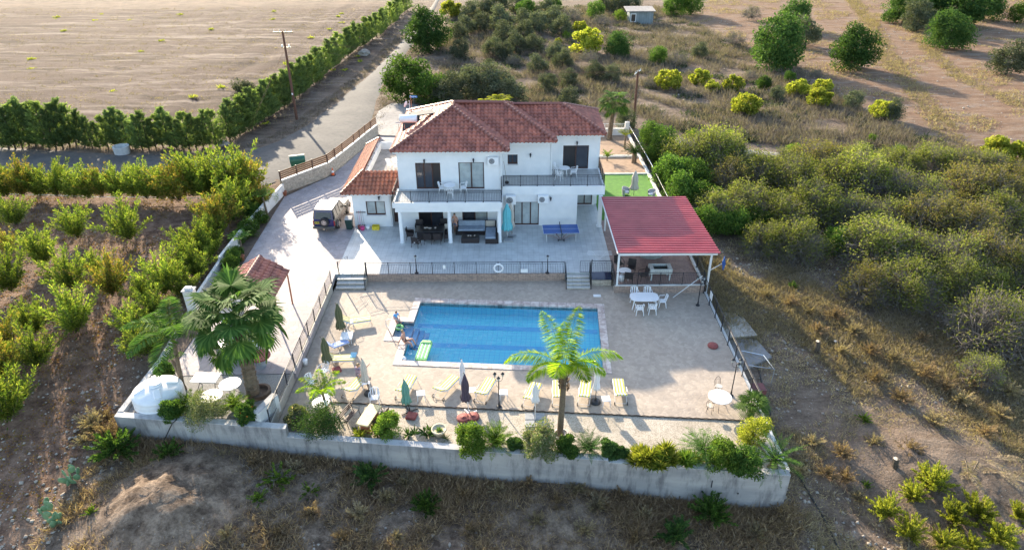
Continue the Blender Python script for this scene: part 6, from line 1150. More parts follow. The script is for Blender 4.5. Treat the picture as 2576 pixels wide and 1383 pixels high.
def unit(v): return v/np.maximum(np.linalg.norm(v, axis=-1, keepdims=True), 1e-9)
def cards(Cn, Ax, L, Wd, r=None):
    """diamond leaves: centres, long axes, half length, half width"""
    n = len(Cn); r = r or rng; Ax = unit(Ax); B = unit(np.cross(Ax, r.normal(size=(n, 3)))); L = np.broadcast_to(np.asarray(L, float).reshape(-1, 1), (n, 1)); Wd = np.broadcast_to(np.asarray(Wd, float).reshape(-1, 1), (n, 1))
    V = np.stack([Cn-Ax*L, Cn+B*Wd-Ax*L*.1, Cn+Ax*L, Cn-B*Wd-Ax*L*.1], 1).reshape(-1, 3); return V, np.arange(4*n).reshape(n, 4)
def join(parts):
    Vs, Fs, k = [], [], 0
    for V, F in parts: Vs.append(V); Fs.append(F+k); k += len(V)
    return np.concatenate(Vs), np.concatenate(Fs)
def twigs(A, B, r0, r1):
    d = unit(B-A); u = unit(np.cross(d, [.3, .2, .9])); w_ = np.cross(d, u); n = len(A); V = []
    for P, r in ((A, r0), (B, r1)):
        for k in range(3): a = 2*PI*k/3; V.append(P+(u*math.cos(a)+w_*math.sin(a))*np.asarray(r).reshape(-1, 1))
    V = np.stack(V, 1).reshape(-1, 3); i = np.arange(n)[:, None]*6; F = np.concatenate([np.concatenate([i+k, i+(k+1) % 3, i+3+(k+1) % 3, i+3+k], 1) for k in range(3)]); return V, F
def lump_crown(seed, R, H, z0, nl, per, leaf, lr=.42, flat=.8, asp=.45, rag=.25):
    r = np.random.default_rng(seed); th = r.random(nl)*2*PI; ct = np.linspace(-.95, .95, nl)+r.normal(size=nl)*.05; st = np.sqrt(np.clip(1-np.maximum(ct, -.2)**2, .05, 1)); k = .55+.4*r.random(nl)
    Lr = R*lr*(.6+.7*r.random(nl)); Lc = np.stack([R*.8*st*np.cos(th)*k, R*.8*st*np.sin(th)*k, z0+(H-z0)*(.5+.40*ct)], 1)*(1+rag*r.normal(size=(nl, 1))*.25); Lc[:, 2] = np.maximum(Lc[:, 2], .12*H)
    idx = np.repeat(np.arange(nl), per); n = len(idx); d = unit(r.normal(size=(n, 3))); rr = Lr[idx]*(.3+.7*r.random(n)**.5); P = Lc[idx]+d*rr[:, None]*np.array([1, 1, flat]); P[:, 2] = np.abs(P[:, 2]-.04)+.04
    return cards(P, d+r.normal(size=(n, 3))*.8, leaf*(.7+.6*r.random(n)), leaf*asp*(.7+.6*r.random(n)), r), Lc
def trunk_mesh(seed, h, r0, Lc, k=7, lean=.1):
    r = random.Random(seed); mb = MB(); top = Vector((r.uniform(-lean, lean), r.uniform(-lean, lean), h)); mb.tube([(0, 0, -.25), (top.x*.4, top.y*.4, h*.5), tuple(top)], [r0*1.2, r0*.9, r0*.7], 7)
    for c in list(Lc)[:k]: c = Vector(tuple(c)); m = top.lerp(c, .5)+Vector((0, 0, .08*h)); mb.tube([tuple(top*.75), tuple(m), tuple(c)], [r0*.6, r0*.4, r0*.15], 5)
    return mb
def mktree(name, cat, parts):
    """parts: (part name, mesh data as (V, F) or MB, material)"""
    t = thing(name, name.replace('_', ' '), cat)
    for nm, g, m in parts:
        if isinstance(g, MB): mk(nm, g, m, t)
        else: link(nm, mesh_np(nm, *g), m, t)
    return Proto(t)
def bush(name, seed, R, H, mats, nl=26, per=110, leaf=.075, trunk=.45, r0=.07, cat='tree', extra=None, **k):
    (VF, Lc) = lump_crown(seed, R, H, trunk*.25, nl, per, leaf, **k); ps = [('crown', VF, mats)]
    if trunk: ps.append(('trunk', trunk_mesh(seed, trunk+H*.25, r0, Lc), M['bark']))
    if extra:
        for nm, mt, cnt, sz in extra:
            r = np.random.default_rng(seed+9); pk = r.integers(0, len(VF[0])//4, cnt); P = VF[0].reshape(-1, 4, 3)[pk].mean(1); c0 = np.array([0, 0, trunk*.6+H*.45]); P = c0+(P-c0)*1.04; ps.append((nm, cards(P, r.normal(size=(cnt, 3)), sz, sz*.8, r), mt))
    return mktree(name, cat, ps)
def spray_shrub(name, seed, H, sp, ns, leaf, mat, cat='tree', up=.55, nseg=26, side=6):
    r = np.random.default_rng(seed); P, A = [], []; TA, TB = [], []; hs = []
    for s in range(ns):
        az = r.random()*2*PI; tilt = (r.random()**.7)*sp; d = np.array([math.cos(az)*math.sin(tilt), math.sin(az)*math.sin(tilt), math.cos(tilt)]); L = H*(.62+.42*r.random())*(1.02-.15*tilt); b = np.array([0, 0, .1+.25*r.random()])+d*.1; bend = r.normal(size=3)*.15; q = b
        for k in range(nseg):
            t = k/nseg; p = b+d*L*t+bend*L*t*t*.6+np.array([0, 0, -.10*L*t*t*math.sin(tilt)])
            if k % 5 == 4: TA.append(q); TB.append(p); q = p
            if t > .14:
                for _ in range(side): o = unit(r.normal(size=3)+d*.6)*(.10+.34*(1-t)*r.random()+.06*r.random())*H*.42; P.append(p+o*r.random()**.6); A.append(o+d*.15)
    P = np.array(P); A = np.array(A); n = len(P); VF = cards(P, A, leaf*(.7+.7*r.random(n)), leaf*.33*(.7+.6*r.random(n)), r); TW = twigs(np.array(TA), np.array(TB), .014, .008)
    return mktree(name, cat, [('crown', VF, mat), ('branches', TW, M['bark'])])
def conifer(name, seed, H, R, n, mat, leaf=.13):
    r = np.random.default_rng(seed); nb = 130; z = H*(.02+.95*r.random(nb)**1.2); az = r.random(nb)*2*PI; out = R*np.clip(1.08-(z/H), .03, 1)**.85*(.55+.65*r.random(nb))+.04; TA = np.stack([0*z, 0*z, z*.97], 1); dirs = np.stack([np.cos(az), np.sin(az), .55+.3*r.random(nb)], 1); TB = TA+dirs*out[:, None]
    i = r.integers(0, nb, n); t = .25+.8*r.random(n)**.7; P = TA[i]+(TB-TA)[i]*t[:, None]+r.normal(size=(n, 3))*.055*(1.3-t[:, None]*.4); VF = cards(P, dirs[i]+r.normal(size=(n, 3))*.35+[0, 0, .3], leaf*(.6+.8*r.random(n)), leaf*.22, r)
    mb = MB().tube([(0, 0, -.3), (.03, 0, H*.5), (0, 0, H*.97)], [.08, .05, .01], 6); return mktree(name, 'tree', [('crown', VF, mat), ('trunk', mb, M['bark'])])
def twiggy(name, seed, R, H, nt, nleaf, mat, cat='tree', leaf=.07, trunk=.5, top=.35):
    """dome of fine grey twigs with leaves on its sunny top"""
    r = np.random.default_rng(seed); A, B = [], []; ends = []
    for k in range(nt):
        az = r.random()*2*PI; el = math.asin(min(1, r.random()*.98+.02)) if k % 3 else r.random()*.5-.15; k1 = .72+.3*r.random(); e = np.array([R*math.cos(el)*math.cos(az), R*math.cos(el)*math.sin(az), trunk+(H-trunk)*math.sin(el)])*k1; m = e*.55+[0, 0, trunk*.5]+r.normal(size=3)*.1*R
        A.append(np.array([0, 0, trunk*.6])); B.append(m); A.append(m); B.append(e); ends.append(e)
        for _ in range(4): f = e+r.normal(size=3)*.13*R+[0, 0, .06*R]; A.append(m+(e-m)*r.random()); B.append(f); ends.append(f)
    ends = np.array(ends); TW = twigs(np.array(A), np.array(B), .016*R/2, .006*R/2)
    w_ = np.clip((ends[:, 2]/H), .05, 1)**1.2; ph = np.sin(ends[:, 0]*2.2+seed)*np.sin(ends[:, 1]*2.2+seed*2); w_ = w_*np.clip(.6+ph, .08, 2); i = r.choice(len(ends), nleaf, p=w_/w_.sum()); P = ends[i]+r.normal(size=(nleaf, 3))*.085*R
    VF = cards(P, r.normal(size=(nleaf, 3))+[0, 0, .3], leaf*(.6+.8*r.random(nleaf)), leaf*.45, r); return mktree(name, cat, [('crown', VF, mat), ('twigs', TW, M['twig'])])
# fronds
def feather(seed, L, droop, nl, ll, stiff=.0, w=.018, v=.45, el=60, hang=.6):
    r = np.random.default_rng(seed); ts = np.linspace(0, 1, 14); e0 = rad(el); x = []; z = []; px = pz = 0; pts = [(0, 0, 0)]
    for t in ts[1:]: a = e0-droop*t**1.3; px += math.cos(a)*L/13; pz += math.sin(a)*L/13; pts.append((px, 0, pz))
    pts = np.array(pts); P = []; A = []; Ls = []
    for s in (-1, 1):
        for k in range(nl):
            t = .14+.86*k/nl; i = min(int(t*13), 12); f = t*13-i; p = pts[i]*(1-f)+pts[i+1]*f; tn = unit(pts[i+1]-pts[i]); l = ll*(math.sin(PI*min(1, .18+t*.86))**.6)*(.85+.3*r.random()); d = unit(tn*.55+np.array([0, s*1., 0])+np.array([-tn[2], 0, tn[0]])*v+np.array([0, 0, -hang])*(.6+.5*r.random())*(1-stiff)); P.append(p+d*l*.5); A.append(d); Ls.append(l*.5)
    P, A, Ls = np.array(P), np.array(A), np.array(Ls); VF = cards(P, A, Ls, w, r); TW = twigs(pts[:-1], pts[1:], np.linspace(.022, .006, 13), np.linspace(.02, .004, 13)); return join([VF, TW])
def fan(seed, pet, R, n=34, droop=.35, el=40, w=.03):
    r = np.random.default_rng(seed); e0 = rad(el); pts = [np.zeros(3)]; 
    for k in range(6): a = e0-.5*droop*(k/5); pts.append(pts[-1]+np.array([math.cos(a), 0, math.sin(a)])*pet/6)
    pts = np.array(pts); h = pts[-1]; d0 = unit(pts[-1]-pts[-2]); a0 = math.atan2(d0[2], d0[0])-droop; fx = np.array([math.cos(a0), 0, math.sin(a0)]); P = []; A = []; Ls = []; parts = []
    for k in range(n):
        b = rad(-125)+rad(250)*k/(n-1); d = unit(fx*math.cos(b)+np.array([0, 1, 0])*math.sin(b)+np.array([0, 0, .12])); l = R*(.82+.18*math.cos(b))*(.9+.15*r.random()); mid = h+d*l*.6; tip = mid+unit(d+np.array([0, 0, -.35-.6*r.random()]))*l*.42
        side = unit(np.cross(d, [0, 0, 1]))*w*R*1.75; V = np.stack([h, mid+side, tip, mid-side]); parts.append((V, np.array([[0, 1, 2, 3]])))
    TW = twigs(pts[:-1], pts[1:], np.full(6, .02), np.full(6, .016)); return join(parts+[TW])
def orient(VF, az, c, roll=0, sc=1):
    V, F = VF; ca, sa = math.cos(az), math.sin(az); V = V*sc; V = np.stack([V[:, 0]*ca-V[:, 1]*sa, V[:, 0]*sa+V[:, 1]*ca, V[:, 2]], 1)+np.asarray(c); return V, F
def palm(name, label, loc, H, lean, fronds, mat, tr=(.2, .14), boots=False, nm='frond', cat='palm tree', skirt=None, join_all=False, rz=0, trm=None):
    t = thing(name, label, cat, loc, rz); top = np.array([lean[0], lean[1], H]); n = max(4, int(H/.14)); pts = []; rr = []
    for k in range(n+1):
        q = k/n; pts.append((lean[0]*q**1.2, lean[1]*q**1.2, -.1+(H+.1)*q)); rr.append((tr[0]*(1-q)+tr[1]*q)*(1+(.10 if boots else .05)*(k % 2))*(1.35 if q < .06 else 1))
    if H > .15: mk('trunk', MB().tube(pts, rr, 10), trm or M['palmbark'], t)
    if boots:
        r = random.Random(3); b = MB()
        for k in range(int(H*60)):
            q = r.random()**.8; a = r.random()*2*PI; R_ = tr[0]*(1-q)+tr[1]*q; c = Vector((lean[0]*q**1.2, lean[1]*q**1.2, H*q)); b.add([c+Vector((R_*math.cos(a-.28), R_*math.sin(a-.28), 0)), c+Vector((R_*math.cos(a+.28), R_*math.sin(a+.28), 0)), c+Vector(((R_+.07)*math.cos(a), (R_+.07)*math.sin(a), .16))], [(0, 1, 2)])
        mk('leaf_bases', b, M['palmbark'], t)
    if join_all: link('fronds', mesh_np('fronds', *join([orient(f, az, top) for f, az in fronds])), mat, t)
    else:
        for f, az in fronds: link(nm, mesh_np(nm, *orient(f, az, top)), mat, t)
    return t
def cycad(name, label, loc, n, L0, mat=None, H=.3, seed=1, el=(15, 75), ll=.16, w=.012, tr=.16, cat='cycad', droop=.8, rz=0):
    L = L0*1.2; r = random.Random(seed); fr = []
    for k in range(n): fr.append((feather(seed*50+k, L*(.85+.3*r.random()), droop*(.7+.6*r.random()), 26, ll, .75, w, .35, el[0]+(el[1]-el[0])*(k/n), .25), 2*PI*k*.618+r.random()*.3))
    return palm(name, label, loc, H, (0, 0), fr, mat or LM['cyc'], (tr, tr*.9), cat=cat, join_all=True, rz=rz)
def depth_at(p): return (p[1]*_F[1]+(p[2]-CAMH)*_F[2]+p[0]*_F[0])
class Kit:
    """several builds of one kind of plant, used in turn"""
    def __init__(s, protos, R): s.p = protos; s.R = R; s.i = 0
    def at(s, u, v, rpx, label, group=None, z=None, low=.75, cat=None, rnd=.1, sq=None):
        dz = 1.; 
        for _ in range(4): p = T(u, v, dz) if z is None else (*G(u, v, z+dz)[:2], z); r = rpx*depth_at((p[0], p[1], p[2]+dz))/FPX; dz = r*low
        sc = r/s.R; s.i += 1; q = random.random(); k = (sc*(1-rnd/2+rnd*q), sc*(1-rnd/2+rnd*random.random()), sc*(sq or 1)*(1-rnd/2+rnd*random.random())); return s.p[s.i % len(s.p)].put(p, random.random()*6.28, label, group, k, cat)
    def ground(s, u, v, hpx, Hm, label, group=None, z=None, cat=None, wd=1):
        p = T(u, v) if z is None else G(u, v, z); h = hpx*depth_at(p)/FPX/.88; sc = h/Hm; s.i += 1; return s.p[s.i % len(s.p)].put(p, random.random()*6.28, label, group, (sc*wd, sc*wd, sc), cat)
carob = Kit([bush('carob_tree', 10+i, 2.0, 3.2, LM['dark'], 40, 230, .10, .3, .16) for i in range(2)], 1.9)
greenb = Kit([bush('bushy_tree', 20+i, 1.5, 2.4, LM['green'], 32, 170, .085, .25, .08) for i in range(3)], 1.42)
brightb = Kit([bush('leafy_bush', 30+i, 1.0, 1.5, LM['bright'], 24, 120, .06, .3, .05) for i in range(2)], 1.1)
fig = Kit([bush('fig_tree', 40+i, 1.45, 1.8, LM['lime'], 24, 110, .11, .35, .09, lr=.34, asp=.7) for i in range(2)], 1.5)
olivek = Kit([bush('olive_tree', 50+i, 1.5, 2.4, LM['olive'], 30, 170, .08, .25, .1, lr=.4) for i in range(2)], 1.38)
greyk = Kit([twiggy('bare_shrub', 60+i, 1.5, 2.0, 130, 900, LM['grey']) for i in range(2)], 1.6)
citk = Kit([twiggy('orchard_tree', 70+i, 2.3, 3.3, 380, 6000, LM['cit'], leaf=.085, trunk=.2) for i in range(4)]+[twiggy('orchard_tree', 170+i, 2.2, 3.0, 420, 2600, LM['cit'], leaf=.08, trunk=.2) for i in range(2)]+[twiggy('orchard_tree', 180+i, 2.3, 3.1, 380, 5200, LM['citb'], leaf=.085, trunk=.2) for i in range(2)], 2.0)
pom = Kit([spray_shrub('pomegranate_tree', 80+i, 2.6, .75, 34, .075, LM['orch'] if i != 2 else LM['orchy']) for i in range(5)], 1.3)
cyp = Kit([conifer('cypress_tree', 90+i, 3.8, 1.1, 3400, LM['cyp'] if i % 4 else LM['cypb']) for i in range(4)], 1.)
# ---- cypress hedge along the lane (front row) and the diagonal row
ORD = ['first', 'second', 'third', 'fourth', 'fifth', 'sixth', 'seventh', 'eighth', 'ninth', 'tenth', 'eleventh', 'twelfth', 'thirteenth', 'fourteenth', 'fifteenth', 'sixteenth', 'seventeenth', 'eighteenth', 'nineteenth']
def ordn(i): return ORD[i] if i < 19 else ('twenty', 'thirty', 'forty', 'fifty')[(i+1)//10-2].replace('y', 'ieth') if (i+1) % 10 == 0 else ('twenty', 'thirty', 'forty', 'fifty')[(i+1)//10-2]+' '+ORD[i % 10]
def rowlabels(pts, step, fmt):
    rows = {}
    for p in pts: rows.setdefault(int(p[1]//step), []).append(p)
    out = {}
    for ri, k in enumerate(sorted(rows)):
        for j, p in enumerate(sorted(rows[k])): out[p] = fmt % (ordn(j), ordn(ri))
    return out
g1 = 'cypress trees in the row along the lane'; g2 = 'cypress trees in the diagonal row'
us = list(range(6, 200, 17))+[214, 233, 252, 273, 292]+list(range(308, 548, 17))
for i, u in enumerate(us):
    hp = 102+8*math.sin(i*2.1) if u < 200 else (74+10*math.sin(i*1.7) if u < 300 else 80+12*math.sin(i*1.9))
    cyp.ground(u, 371+5*math.sin(i)+(u > 300)*3, hp, 3.8, 'dark green cypress tree, %s from the left in the row along the lane' % ordn(i), g1, z=.0, wd=1.05)
for i in range(54):
    t = i/53; lo = [(588, 362), (650, 322), (729, 268), (791, 220), (875, 148), (958, 96), (1030, 30)]; q = t**.82*6; k = min(int(q), 5); f = q-k; u = lo[k][0]*(1-f)+lo[k+1][0]*f-8; v = lo[k][1]*(1-f)+lo[k+1][1]*f-4
    cyp.ground(u+3*math.sin(i*5), v, (86-48*t)+7*math.sin(i*2.3), 3.8, 'dark green cypress tree, %s from the near end of the diagonal row' % ordn(i), g2, z=.0, wd=1.1)
olivek.at(622, 236, 36, 'greyish green round bush at the corner of the diagonal cypress row', z=0)
# ---- pomegranate orchard
gp = 'pomegranate trees in the left orchard'
POM = ((22, 500, 80), (62, 502, 96), (105, 500, 70), (147, 502, 92), (190, 503, 70), (226, 505, 84), (262, 503, 76), (300, 503, 80), (338, 502, 84), (374, 508, 90), (412, 510, 84), (454, 516, 100), (486, 500, 96), (520, 506, 118), (556, 505, 92), (597, 500, 112), (632, 500, 92), (12, 500, 70),
    (45, 572, 78), (200, 606, 88), (330, 612, 104), (553, 586, 96), (590, 560, 100), (116, 672, 100), (34, 744, 118), (186, 734, 108), (287, 752, 114), (245, 690, 60), (500, 650, 92), (540, 620, 74), (468, 690, 86), (31, 642, 60), (198, 843, 128), (92, 845, 96), (420, 748, 110), (105, 928, 110), (14, 900, 104), (366, 768, 80), (372, 900, 100), (340, 850, 90), (60, 1010, 70), (16, 965, 118), (30, 1065, 150), (448, 720, 60), (395, 815, 90), (620, 545, 70), (655, 530, 66), (532, 655, 70), (500, 702, 76), (466, 752, 80), (628, 520, 70))
PL_ = rowlabels(POM, 80, 'pomegranate tree, %s from left, %s row below the lane')
for i, (u, v, h) in enumerate(POM):
    pom.ground(u, v, h*(.95 if u < 440 or v > 800 else 1.0), 2.6, PL_[(u, v, h)], gp, wd=1.1)
# ---- planting along the driveway
brightb.at(676, 492, 26, 'white flowering bush at the corner of the stone wall and the driveway', z=.05, low=.8)
for u, v, r_, lb in ((640, 505, 26, 'dark leafy bush at the top of the driveway bed'), (596, 600, 20, 'dark bush against the white garden wall'), (570, 690, 20, 'dark bush left of the tiled shelter'), (625, 575, 26, 'dark leafy bush in the driveway bed below the white flowering bush'), (640, 530, 22, 'leafy bush in the driveway bed behind a small palm'), (598, 632, 16, 'low bush in the driveway bed above the terracotta pot'), (578, 665, 22, 'grey green flowering bush behind the tiled barbecue shelter'), (612, 585, 20, 'small pale leaved bush in the middle of the driveway bed'), (652, 548, 24, 'rounded bush behind the middle terracotta pot'), (585, 645, 22, 'rounded bush above the lowest terracotta pot'), (560, 715, 22, 'dark bush hiding the garden wall by the tiled shelter')): greenb.at(u, v, r_, lb, z=.05, low=.8, cat='bush')
pf = [(feather(200+k, 1.1, 1.2, 26, .32, .2, .014, .3, 55), k*PI/4) for k in range(8)]; palm('young_palm', 'young feather palm with thin pale trunk in the driveway bed', G(673, 542, .05), 1.6, (-.1, 0), pf, LM['palm'], (.09, .06), join_all=True); palm('young_palm', 'second young feather palm lower in the driveway bed', G(610, 637, .05), 1.1, (.05, 0), pf[:7], LM['palm'], (.08, .05), join_all=True)
for u, v, lb in ((717, 492, 'terracotta pot at the foot of the stone wall by the driveway'), (662, 560, 'terracotta pot in the middle of the driveway bed'), (610, 655, 'terracotta pot at the lower end of the driveway bed')): tag(mk('flower_pot', MB().lathe([(.12, 0), (.2, .35), (.22, .36), (.22, .4), (.17, .4), (.15, .3)], G(u, v, .03), 14), M['terracotta'], None, True), lb, 'flower pot')
# ---- background trees
def many(kit, rows, **k):
    for u, v, r_, lb in rows: kit.at(u, v, r_, lb, **k)
many(carob, [(1074, 84, 60, 'tall dark green carob tree beside the upper lane'), (1956, 118, 72, 'largest dark green carob tree on the right hillside'), (2150, 132, 58, 'round green carob tree right of the largest one'), (1999, 43, 40, 'olive green carob tree behind the largest one'), (2282, 20, 52, 'dark carob at the top right, left of the dark clump'), (2350, 22, 46, 'dark carob in the middle of the top right clump'), (2425, 24, 55, 'dark carob tree at the right of the top right clump'), (2390, 85, 52, 'wide dark green carob below the top right clump'), (2480, 20, 40, 'dark tree near the top right corner'), (1554, 116, 36, 'low dark bush right of the yellow green dome')], low=.72)
many(greenb, [(1023, 200, 62, 'bright green bush at the bend of the lane behind the house'), (1085, 225, 46, 'dark green bush right of the bright one behind the house'), (1740, 8, 34, 'green tree at the top edge right of the shed'), (1697, 14, 30, 'olive green tree at the top right of the shed'), (1657, 143, 24, 'small round green tree below the shed on the right'), (1321, 22, 24, 'green bush near the top edge above the roof ridge'), (1395, 10, 22, 'green bush at the top edge left of the orange shrub'), (1498, 27, 24, 'green tree behind the orange bare shrub'), (1920, 210, 18, 'small dark green bush between two fig trees'), (1987, 194, 16, 'small green bush left of two fig trees'), (2265, 380, 16, 'small dark green bush by the concrete track'), (2561, 35, 26, 'green bush at the right edge near the top')], low=.8)
for i, (u, v, r_) in enumerate(((1130, 230, 46), (1172, 216, 48), (1215, 212, 50), (1255, 220, 48), (1292, 238, 38))): olivek.at(u, v, r_, 'mounded olive green bush, %s from the left in the thicket right behind the roof' % ORD[i], 'thicket behind the roof', low=.8)
many(fig, [(1684, 198, 37, 'bright yellow green fig tree nearest the right utility pole'), (1760, 190, 30, 'yellow green fig tree second from the utility pole'), (1474, 100, 44, 'large yellow green domed tree in the middle of the scrub'), (1135, 20, 32, 'yellow green round tree behind the tall carob'), (1460, 66, 22, 'yellowish tree just above the large yellow green dome'), (1404, 103, 12, 'small bright yellow bush left of the large dome'), (1792, 215, 22, 'low fig bush right of the second fig tree'), (1844, 208, 30, 'pale green fig tree on the slope above the house garden'), (1879, 258, 42, 'large yellow green fig tree nearest the concrete track'), (2011, 217, 34, 'yellow green fig tree, upper left of the group of three'), (2073, 213, 28, 'yellow green fig tree, upper right of the group of three'), (2065, 243, 36, 'yellow green fig tree, lowest of the group of three'), (2226, 272, 38, 'bright yellow green fig tree at the right below the red slope'), (2519, 370, 46, 'bright green leafy fig at the right edge beside the track'), (2562, 378, 36, 'bright green fig at the far right edge beside the track')], low=.72)
many(olivek, [(2030, 88, 38, 'pale grey green tree right of the largest carob'), (1156, 82, 24, 'olive coloured tree right of the tall carob'), (1176, 66, 26, 'grey tree right of the tall carob'), (1760, 130, 22, 'round grey green bush right of the small green tree'), (1925, 209, 18, 'small dark olive bush among the figs'), (1956, 238, 20, 'dark olive bush left of the group of three figs'), (2146, 252, 26, 'olive bush right of the group of three figs'), (2243, 280, 30, 'dark bush just behind the right fig tree'), (2313, 44, 40, 'grey green tree in front of the top right clump'), (2542, 152, 46, 'olive coloured tree at the right edge'), (1430, 250, 30, 'grey green low bush behind the right roof'), (1345, 112, 24, 'small leafy tree left of the large dome'), (1355, 165, 26, 'thin leafy tree below and left of the large dome'), (1233, 166, 16, 'thin upright tree behind the thicket'), (1155, 130, 26, 'grey green shrub beside the tall carob'), (1575, 305, 28, 'bushes behind the garden wall by the palm'), (1610, 40, 14, 'bush beside the shed')][:-1], low=.78)
# rows of grey green scrub trees running up the slope
gr = 'grey green trees in the overgrown orchard rows'
GR_ = ((1270, 130, 22), (1300, 110, 24), (1350, 60, 24), (1395, 130, 20), (1415, 150, 22), (1500, 180, 22), (1540, 190, 20), (1430, 200, 20), (1380, 210, 22), (1252, 12, 24), (1262, 50, 28), (1271, 84, 26), (1240, 120, 22), (1300, 10, 22), (1318, 80, 24), (1320, 50, 22), (1372, 20, 22), (1389, 47, 25), (1413, 68, 24), (1215, 20, 22), (1210, 60, 22), (1560, 8, 22), (1530, 12, 20), (1590, 10, 22), (1180, 30, 22))
GRL = rowlabels(GR_, 40, 'grey half bare tree, %s from left, %s row of the overgrown orchard')
for u, v, r_ in GR_: olivek.at(u, v, r_*1.2, GRL[(u, v, r_)], gr, low=.8)
many(greyk, [(1440, 34, 27, 'orange brown bare shrub near the top middle'), (1511, 48, 24, 'bare branched tree with a bare trunk left of the shed'), (1707, 142, 28, 'grey bare shrub right of the small round green tree'), (1894, 30, 27, 'grey bare tree at the top right of the shed'), (1851, 95, 28, 'grey brown shrub left of the largest carob'), (2057, 182, 18, 'grey bare shrub below the largest carob'), (1890, 186, 20, 'dark bare shrub between the fig trees'), (1290, 150, 20, 'bare shrub behind the thicket'), (1480, 140, 26, 'bare shrub at the foot of the large dome'), (1640, 205, 20, 'bare shrub left of the first fig tree')], low=.75)
for u, v, r_, lb in ((1743, 336, 20, 'low bush with yellow tips above the concrete track'), (1832, 343, 26, 'reddish low bush beside the concrete track'), (2193, 345, 14, 'small upright green bush in the dry scrub'), (2259, 380, 22, 'low green bush at the edge of the concrete track'), (1562, 38, 20, 'orange tinged bush left of the shed'), (1425, 88, 14, 'small orange green bush left of the yellow dome'), (2000, 372, 24, 'low yellow green bush beside the track'), (1240, 108, 14, 'small yellow green bush above the thicket'), (2212, 108, 8, 'tiny yellow bush on the red slope')): brightb.at(u, v, r_, lb, low=.8)
# ---- right hand orchard
go = 'domed orchard trees on the right'
CIT = ((1725, 395, 52), (1790, 405, 52), (1845, 402, 40), (1905, 402, 46), (1970, 400, 40), (2035, 415, 46), (2100, 402, 34), (2160, 415, 46), (2225, 420, 40), (2285, 412, 34), (2350, 420, 44), (2420, 428, 44), (2490, 436, 44), (2560, 440, 46), (1850, 455, 56), (1925, 460, 56), (2005, 452, 52), (2085, 462, 54), (2165, 468, 56), (2250, 462, 54), (2335, 478, 56), (2420, 485, 56), (2510, 480, 56), (1800, 520, 48), (1880, 530, 58), (1965, 530, 58), (2050, 530, 58), (2140, 535, 60), (2235, 535, 60), (2330, 550, 62), (2425, 560, 62), (2525, 555, 62), (1935, 600, 52), (2020, 612, 54), (2200, 618, 64), (2300, 632, 66), (2400, 640, 66), (2500, 640, 68), (2180, 700, 56), (2290, 712, 66), (2385, 700, 56), (2580, 700, 60), (2480, 705, 50))
CL_ = rowlabels(CIT, 60, 'domed orchard tree, %s from left, %s row of the right orchard')
for u, v, r_ in CIT:
    citk.at(u+14*math.sin(u*v), v+12*math.sin(u*.7+v), r_*(1.16+.15*math.sin(u*3.1)), CL_[(u, v, r_)], go, low=.62, rnd=.2, sq=.92)
citk.at(2505, 820, 100, 'large pale orchard tree with many bare twigs at the right edge', None, low=.62); citk.at(2470, 935, 50, 'lower orchard bush in shadow beneath the large pale tree', None, low=.6)
ggr = 'dense green trees beside the garden railing'
GG = ((1642, 345, 38), (1672, 370, 44), (1700, 400, 42), (1690, 440, 50), (1745, 452, 46), (1718, 490, 50), (1770, 500, 46), (1640, 395, 26), (1788, 560, 44), (1850, 570, 40), (1905, 560, 40), (2110, 610, 40), (1730, 420, 34))
GL_ = rowlabels(GG, 60, 'dense green tree beside the garden railing, %s from left, %s rank')
for u, v, r_ in GG: greenb.at(u, v, r_, GL_[(u, v, r_)], ggr, low=.7)
# ---- big palms
r = random.Random(5); fr = []
for k in range(38):
    el = -30+110*(k/37)**.8; fr.append((fan(300+k, 1.75*(.8+.35*r.random()), 1.3, 30, .35+.55*max(0, (50-el)/85), el, .035), 2*PI*k*.618+r.random()*.3))
bp = G(640, 997, -.02); tp0 = Yat(598, 812, bp[1]+.1); palm('fan_palm', 'huge green fan palm with thick patterned trunk in the left yard', bp, tp0[2], (tp0[0]-bp[0], .1), fr, LM['palm'], (.34, .27), True, 'frond'); tag(mk('tree_surround', MB().lathe([(.55, -.1), (.6, .25), (.45, .28), (.4, .1)], G(655, 990, 0), 18), M['bedsoil']), 'dark round tree surround at the foot of the huge fan palm', 'tree surround')
fr = [(feather(400+k, 3.1, 1.9, 90, .72, 0, .022, .25, 78-22*(k % 3)), 2*PI*k/11+.2) for k in range(11)]; bp = G(460, 975, 0); tp0 = Yat(436, 850, bp[1]); palm('feather_palm', 'slender feather palm with drooping fronds left of the huge fan palm', bp, tp0[2], (tp0[0]-bp[0], 0), fr, LM['palm'], (.13, .09)); palm('palm_trunk' if 0 else 'feather_palm', 'second thin stem of the feather palm by the water tank', G(466, 978, 0), 1.9, (-.3, .1), [(feather(430+k, 1.0, 1.5, 26, .3), k*2.1) for k in range(3)], LM['palm'], (.09, .07))
fr = []
for az, L_, el, dr in ((170, 3.6, 46, 1.85), (12, 3.5, 48, 1.8), (118, 3.3, 66, 1.0), (66, 3.3, 74, .8), (250, 2.4, 66, 1.7), (300, 2.4, 62, 1.9), (205, 2.6, 52, 2.2), (340, 2.5, 56, 2.1), (90, 2.4, 78, .9)): fr.append((feather(int(500+az), L_, dr, 130, .74, 0, .017, .3, el, 1.0), rad(az)))
bp = G(1408.6, 1092, DECK); tp0 = Yat(1421, 925, bp[1]); palm('queen_palm', 'sunlit yellow green palm with shaggy trunk at the near edge of the pool deck', bp, tp0[2]-DECK, (tp0[0]-bp[0], 0), fr, LM['palmy'], (.16, .13))
sh_ = MB(); rr_ = random.Random(9); cb = Vector((tp0[0]-.05, bp[1], tp0[2]))
